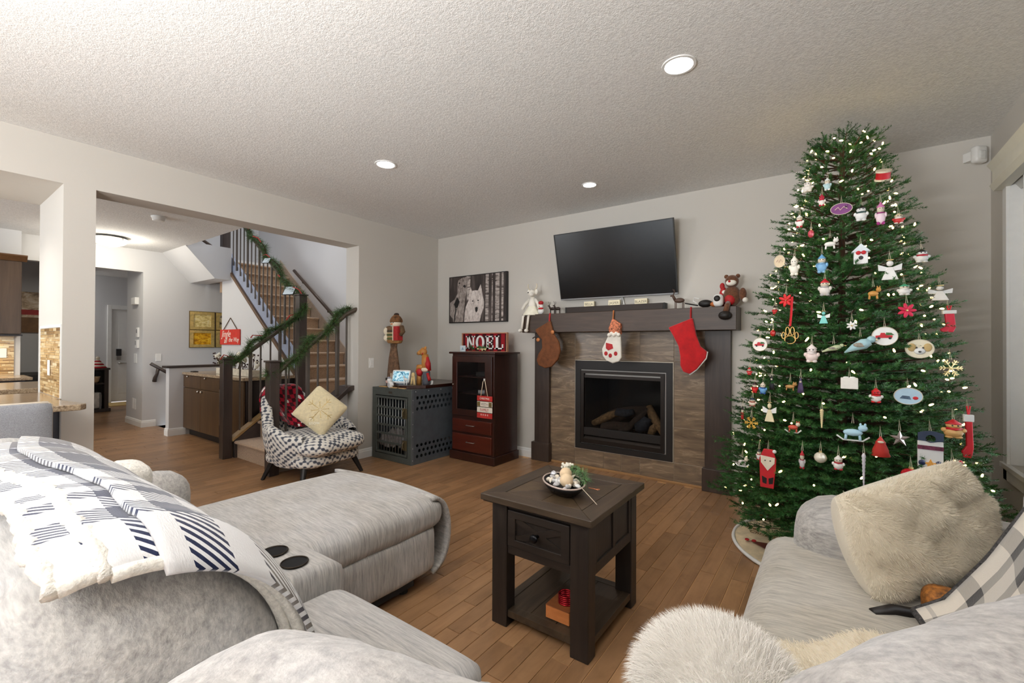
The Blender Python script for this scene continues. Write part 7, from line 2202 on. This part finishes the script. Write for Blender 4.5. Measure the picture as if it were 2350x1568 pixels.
        for (x, y, rx, ry) in ((0, -b * .5, a * .62, b * .42), (-a * .28, b * .4, a * .22, b * .42), (a * .28, b * .4, a * .22, b * .42), (-a * .75, -b * .05, a * .2, b * .34), (a * .75, -b * .05, a * .2, b * .34)):
            B_(MB().tube([(x + rx * math.cos(q), y + ry * math.sin(q), 0) for q in [2 * PI * i / 18 for i in range(18)]], .0028, 6, closed=True), 'paw_loop', paint(cs_[0], .35, .7), smooth=True)
        B_(MB().tube([(0, b * .9, 0), (.004, b * 2.0, -.01), (.006, b * 4.0, -.03)], .010, 6, flat=.25), 'red_ribbon', RED_)
    elif kind_ in ('mitten', 'stock'):
        B_(flat([(-a * .5, b * .6), (a * .6, b * .6), (a * .8, -b * .6), (a * .5, -b), (-a * .8, -b), (-a, -b * .75), (-a * .3, -b * .5)], .008), 'felt', Q[0], bevel=.004)
        B_(flat([(-a * .75, b * .5), (a * .85, b * .5), (a * .85, b * .8), (-a * .75, b * .8)], .010), 'cuff', WHT, bevel=.003)
        B_(MB().tube([(0, b * .8, 0), (-a * .2, b * 1.15, 0), (a * .3, b * 1.15, 0), (a * .1, b * .8, 0)], .004, 6), 'loop', RED_)
    elif kind_ in ('santa', 'hanger'):
        if kind_ == 'santa':
            B_(flat([(-a, b * .5), (-a * .9, -b), (a * .7, -b), (a, b * .5), (a * .6, b), (-a * .5, b)], .006), 'coat', Q[0], bevel=.002)
            B_(flat([(-a * .85, b * .66), (a * .85, b * .6), (a * .8, b * .3), (0, -b * .1), (-a * .8, b * .3)], .009), 'beard', M_CRMW); B_(ex(a * .8, b * .92, .006, a * .25, a * .25, .008), 'pompom', WHT, smooth=True)
            for s_ in (-1, 1): B_(ex(s_ * a * .3, b * .42, .010, a * .1, a * .08, .003), 'eye', BLK_); B_(flat([(s_ * a * .1, -b * .5), (s_ * a * .7, -b * .4), (s_ * a * .6, -b * .75), (s_ * a * .15, -b * .8)], .008), 'dark_glove', BLK_)
        else:
            B_(flat([(-a, -b), (a, -b), (a, b * .5), (-a, b * .5)], .005), 'board', WHT, bevel=.002)
            hr = [(a * math.cos(q), b * .5 + b * .48 * math.sin(q)) for q in [PI * i / 16 for i in range(17)]]
            hi = [(a * .4 * math.cos(q), b * .62 + a * .4 * math.sin(q)) for q in [2 * PI * i / 16 for i in range(16)]]
            mb = MB(); out_ = [(a * math.cos(q) / max(abs(math.cos(q)), abs(math.sin(q)) * .9), b * .62 + (b * .36 if math.sin(q) > 0 else b * .12) * math.sin(q)) for q in [2 * PI * i / 16 for i in range(16)]]
            mb.add([(x, y, .006) for x, y in out_] + [(x, y, .006) for x, y in hi], [(i, (i + 1) % 16, 16 + (i + 1) % 16, 16 + i) for i in range(16)]); B_(mb, 'black_hat', paint((26, 36, 56), .5), solid=.006)
            B_(flat([(-a, b * .12), (a, b * .1), (a, b * .28), (-a, b * .3)], .008), 'plaid_scarf', paint((96, 40, 60), .8, var=.3, vscale=80))
            for s_ in (-1, 1): B_(ex(s_ * a * .66, -b * .5, .006, a * .3, a * .3, .005), 'blue_dot', paint((24, 34, 70), .4), smooth=True)
            B_(MB().prism([(x, y - b * .55) for x, y in star_poly(5, a * .55, a * .25)], .005, .009), 'orange_star', paint((226, 160, 70), .6))
    B_(MB().tube([(-.004, b * .95, 0), (0, b + .05, -.02), (.004, b * .95, 0)], .0011, 4), 'string', STR_)
# tree skirt
sk = thing('tree_skirt', 'cream lettered tree skirt on the floor below the fir tree', 'tree skirt', (TC.x, TC.y, 0))
skm = MB(); SC_ = Vector((.02, 3.46, 0))
skm.grid(lambda u, v: (SC_.x + (.05 + .53 * v) * math.cos(2 * PI * u), SC_.y + (.05 + .53 * v) * math.sin(2 * PI * u), .006 + .012 * abs(math.sin(7 * PI * u)) * v + .03 * (1 - v)), 90, 10, uvs=False)
skm.build('cloth', paint((222, 204, 170), .9, var=.08, vscale=20), sk, smooth=True)
skb = MB(); skb.tube([(SC_.x + .58 * math.cos(q), SC_.y + .58 * math.sin(q), .014) for q in [2 * PI * i / 80 for i in range(80)]], .012, 6, closed=True); skb.build('border', M_WHITE, sk, smooth=True)
for i, s_ in enumerate(('Merry', 'Christmas', 'to all')):
    text(s_, .052, paint((120, 84, 40), .8, var=0), parent=sk, M=TR(-.43 + .07 * i, 3.45 - .075 * i + .06, .034) @ Matrix.Rotation(math.radians(-10), 4, 'Z'), depth=.001)
MB().prism([(-.44, 3.30), (-.22, 3.34), (-.2, 3.26), (-.34, 3.22)], .026, .029).build('brown_house', paint((96, 48, 34), .8), sk)
for q in (-.46, -.42): MB().ell((q, 3.31 + q * .1 + .04, .03), (.014, .02, .004), 10, 6).build('red_figure', M_REDC, sk)

# ------------------------------------------------------------------ mantel decorations and stockings
mz = 1.641
dol = thing('white_reindeer_doll', 'white fabric reindeer doll in a tulle skirt sitting on the mantel end', 'doll', (-2.72, 4.2, mz))
DX, DY = -2.725, 4.17
M_FELT = paint((240, 236, 226), .95, var=.03, sheen=.3)
MB().tube([(DX, DY, mz + .04), (DX, DY, mz + .12), (DX, DY, mz + .20)], [.05, .045, .025], 12).build('body', M_FELT, dol, smooth=True)
MB().ell((DX, DY - .01, mz + .235), (.042, .045, .042)).build('head', M_FELT, dol, smooth=True)
MB().ell((DX + .02, DY - .05, mz + .22), (.026, .03, .024)).build('muzzle', M_FELT, dol, smooth=True)
MB().lathe([(.035, .11), (.07, .06), (.105, .0), (.11, -.01), (.09, .0)], 22, TR(DX, DY, mz)).build('skirt', paint((244, 240, 222), .9, var=.05), dol, smooth=True)
for s_ in (-1, 1):
    MB().ell((DX + s_ * .018 - .01, DY - .045, mz + .245), .007, 8, 6).build('eye', M_BLK, dol); MB().ell((DX + s_ * .05, DY, mz + .255), (.02, .008, .03)).build('ear', M_FELT, dol, smooth=True)
    MB().tube([(DX + s_ * .03, DY, mz + .27), (DX + s_ * .06, DY, mz + .31), (DX + s_ * .055, DY, mz + .345)], .006, 6).build('antler', M_CRMW, dol, smooth=True)
    MB().tube([(DX + s_ * .035, DY, mz + .17), (DX + s_ * .085, DY - .02, mz + .12), (DX + s_ * .115, DY - .03, mz + .06)], [.018, .018, .02], 8).build('arm', M_FELT, dol, smooth=True)
    MB().tube([(DX - .02 + s_ * .03, DY - .03, mz + .02), (DX - .03 + s_ * .035, 4.085, mz - .02), (DX - .045 + s_ * .035, 4.08, mz - .16)], .014, 8).build('leg', M_FELT, dol, smooth=True)
    MB().ell((DX - .05 + s_ * .04, 4.065, mz - .18), (.022, .03, .02)).build('shoe', M_FELT, dol, smooth=True)
def simple_fig(name, lb, cat, x, y, z, parts_):
    t = thing(name, lb, cat, (x, y, z))
    for nm, m_, args in parts_: MB().ell((x + args[0], y + args[1], z + args[2]), args[3:], 14, 9).build(nm, m_, t, smooth=True)
    return t
simple_fig('snowman', 'small snowman with red top hat beside the white doll', 'figurine', -2.60, 4.15, mz, [('body', M_WHITE, (0, 0, .035, .036, .03, .036)), ('head', M_WHITE, (0, 0, .085, .028, .026, .026)), ('hat', M_REDC, (0, 0, .125, .030, .028, .022)), ('scarf', M_REDC, (.005, -.012, .062, .032, .024, .012)), ('nose', M_GOLD, (0, -.03, .085, .005, .012, .005))])
def deer(name, lb, x, y, z, s_, mat):
    t = thing(name, lb, 'figurine', (x, y, z))
    MB().ell((x, y, z + .07 * s_), (.045 * s_, .018 * s_, .022 * s_)).build('body', mat, t, smooth=True)
    MB().tube([(x - .035 * s_, y, z + .075 * s_), (x - .055 * s_, y, z + .115 * s_), (x - .075 * s_, y, z + .112 * s_)], [.013 * s_, .012 * s_, .007 * s_], 8).build('neck', mat, t, smooth=True)
    for q in (-.035, -.025, .028, .038): MB().tube([(x + q * s_, y, z + .06 * s_), (x + q * s_, y, z)], .004 * s_, 6).build('leg', mat, t)
    for q in (-1, 1): MB().tube([(x - .05 * s_, y, z + .12 * s_), (x - .04 * s_, y + q * .015, z + .15 * s_), (x - .05 * s_, y + q * .02, z + .17 * s_)], .0028 * s_, 5).build('antler', mat, t)
M_DRK = paint((44, 30, 24), .5, var=.05)
deer('dark_deer', 'left of two small dark deer on the mantel', -2.46, 4.16, mz, .78, M_DRK)
deer('dark_deer', 'right of two small dark deer on the mantel', -2.395, 4.16, mz, .78, M_DRK)
deer('brown_deer', 'single brown deer on the mantel right of the television', -1.13, 4.16, mz, 1.05, paint((82, 60, 48), .5))
slg = thing('toy_sleigh', 'black and orange toy sleigh with curled runners on the mantel', 'toy', (-.93, 4.17, mz))
MB().ell((-.91, 4.17, mz + .035), (.06, .03, .034)).build('body', M_BLK, slg, smooth=True); MB().tube([(-.98, 4.16, mz + .04), (-1.01, 4.16, mz + .06), (-1.0, 4.16, mz + .09), (-.96, 4.16, mz + .08)], .005, 6).build('curl', M_WHITE, slg); MB().tube([(-1.08, 4.16, mz + .045), (-.97, 4.16, mz + .02)], .006, 6).build('shaft', M_BLK, slg); MB().ell((-.84, 4.16, mz + .025), (.03, .025, .022)).build('load', paint((176, 100, 50), .6), slg, smooth=True)
cmr = thing('pet_camera', 'white security camera with black lens on the mantel', 'camera', (-.80, 4.15, mz))
MB().rbox((-.80, 4.15, mz + .055), (.085, .07, .11), .035, n=8).build('shell', M_WHITE, cmr, smooth=True); MB().ell((-.805, 4.113, mz + .07), (.026, .012, .026)).build('lens', M_BLK, cmr, smooth=True)
M_BEAR = paint((104, 66, 44), .95, var=.15, vscale=60, sheen=.3)
bea = simple_fig('moose_doll', 'brown plush animal in a red vest sitting on the right mantel end', 'doll', -.70, 4.19, mz, [('body', M_BEAR, (0, 0, .09, .07, .06, .09)), ('vest', M_REDC, (-.01, -.03, .06, .045, .04, .05)), ('head', M_BEAR, (.0, -.01, .215, .055, .05, .055)), ('muzzle', M_FELT, (.0, -.045, .20, .042, .025, .026)), ('nose', M_REDC, (-.01, -.07, .21, .01, .008, .01)), ('ear', M_BEAR, (-.045, 0, .26, .018, .012, .018)), ('ear', M_BEAR, (.045, 0, .26, .018, .012, .018)), ('arm', M_BEAR, (.085, -.02, .10, .03, .03, .055)), ('paw', M_FELT, (.105, -.03, .05, .022, .022, .022))])
MB().tube([(-.72, 4.14, mz + .03), (-.72, 4.085, mz + .0), (-.73, 4.075, mz - .05)], [.02, .022, .024], 10).build('leg', M_BEAR, bea, smooth=True); MB().ell((-.735, 4.065, mz - .08), (.05, .035, .038)).build('boot', M_BLK, bea, smooth=True)
simple_fig('red_cardinal', 'small red feathered figure between the camera and plush animal', 'figurine', -.775, 4.23, mz, [('body', M_REDC, (0, 0, .09, .035, .03, .09)), ('head', M_FELT, (.01, -.02, .13, .02, .015, .018)), ('crest', M_REDC, (-.01, 0, .185, .02, .014, .03))])
def stocking(name, lb, poly, mat, y=4.088, d=.016):
    t = thing(name, lb, 'stocking', (poly[0][0], y, poly[0][1]))
    MB().prism(poly, -(y + d), -(y - d), XZ).build('body', mat, t, bevel=.012, seg=3, smooth=True)
    return t
S1 = stocking('brown_stocking', 'brown leather reindeer stocking on the left of the mantel', [(-2.63, 1.47), (-2.44, 1.565), (-2.40, 1.43), (-2.33, 1.33), (-2.315, 1.24), (-2.345, 1.15), (-2.42, 1.075), (-2.50, 1.055), (-2.585, 1.085), (-2.61, 1.14), (-2.585, 1.21), (-2.54, 1.27), (-2.545, 1.36), (-2.60, 1.42)], paint((112, 66, 36), .8, var=.12, vscale=24))
MB().tube([(-2.452, 4.085, 1.55), (-2.452, 4.088, 1.60), (-2.452, 4.10, 1.645)], .009, 6, flat=.4).build('loop', M_REDC, S1)
for q in ((-2.405, 1.44), (-2.585, 1.36)): MB().ell((q[0], 4.07, q[1]), (.022, .012, .022)).build('tan_ear', M_OAK, S1, smooth=True)
MB().tube([(-2.58, 4.07, 1.37), (-2.63, 4.07, 1.39), (-2.655, 4.07, 1.375)], .006, 6).build('antler', M_DRK, S1)
S2 = stocking('paw_stocking', 'white paw-shaped stocking with red check pads in the middle of the mantel', [(-1.765, 1.43), (-1.655, 1.43), (-1.648, 1.30), (-1.642, 1.19), (-1.67, 1.15), (-1.735, 1.13), (-1.80, 1.155), (-1.838, 1.20), (-1.845, 1.27), (-1.80, 1.36)], M_FELT)
MB().prism([(-1.765, 1.41), (-1.65, 1.41), (-1.65, 1.51), (-1.735, 1.565), (-1.775, 1.47)], -4.107, -4.067, XZ).build('printed_cuff', paint((196, 110, 80), .8, var=.5, vscale=50), S2, bevel=.006)
MB().tube([(-1.735, 4.085, 1.55), (-1.73, 4.09, 1.645)], .007, 6).build('loop', M_OAK, S2)
MB().prism([(-1.80, 1.33), (-1.735, 1.315), (-1.725, 1.275), (-1.775, 1.255), (-1.80, 1.275)], -4.072, -4.068, XZ).build('red_pad', M_REDC, S2)
for q in ((-1.80, 1.225), (-1.755, 1.205), (-1.70, 1.225)): MB().ell((q[0], 4.070, q[1]), (.018, .004, .021)).build('toe_pad', M_REDC, S2)
for q in range(5): MB().ell((-1.765 + q * .024, 4.065, 1.405 + .012 * (q % 2)), .02, 8, 6).build('fluff', M_FELT, S2, smooth=True)
S3 = stocking('red_stocking', 'plain red felt stocking with white edging on the right of the mantel', [(-1.205, 1.468), (-.995, 1.55), (-.965, 1.40), (-.93, 1.30), (-.875, 1.255), (-.885, 1.20), (-.96, 1.10), (-1.02, 1.055), (-1.075, 1.075), (-1.10, 1.13), (-1.10, 1.21), (-1.115, 1.30), (-1.165, 1.40)], paint((188, 16, 24), .85, var=.08, vscale=20, sheen=.4))
MB().tube([(-.875, 4.088, 1.255), (-.885, 4.088, 1.195), (-.965, 4.088, 1.095), (-1.02, 4.088, 1.05)], .007, 6).build('edging', M_WHITE, S3, smooth=True)
MB().tube([(-1.012, 4.085, 1.53), (-1.012, 4.088, 1.60), (-1.012, 4.10, 1.645)], .009, 6, flat=.4).build('loop', M_REDC, S3)
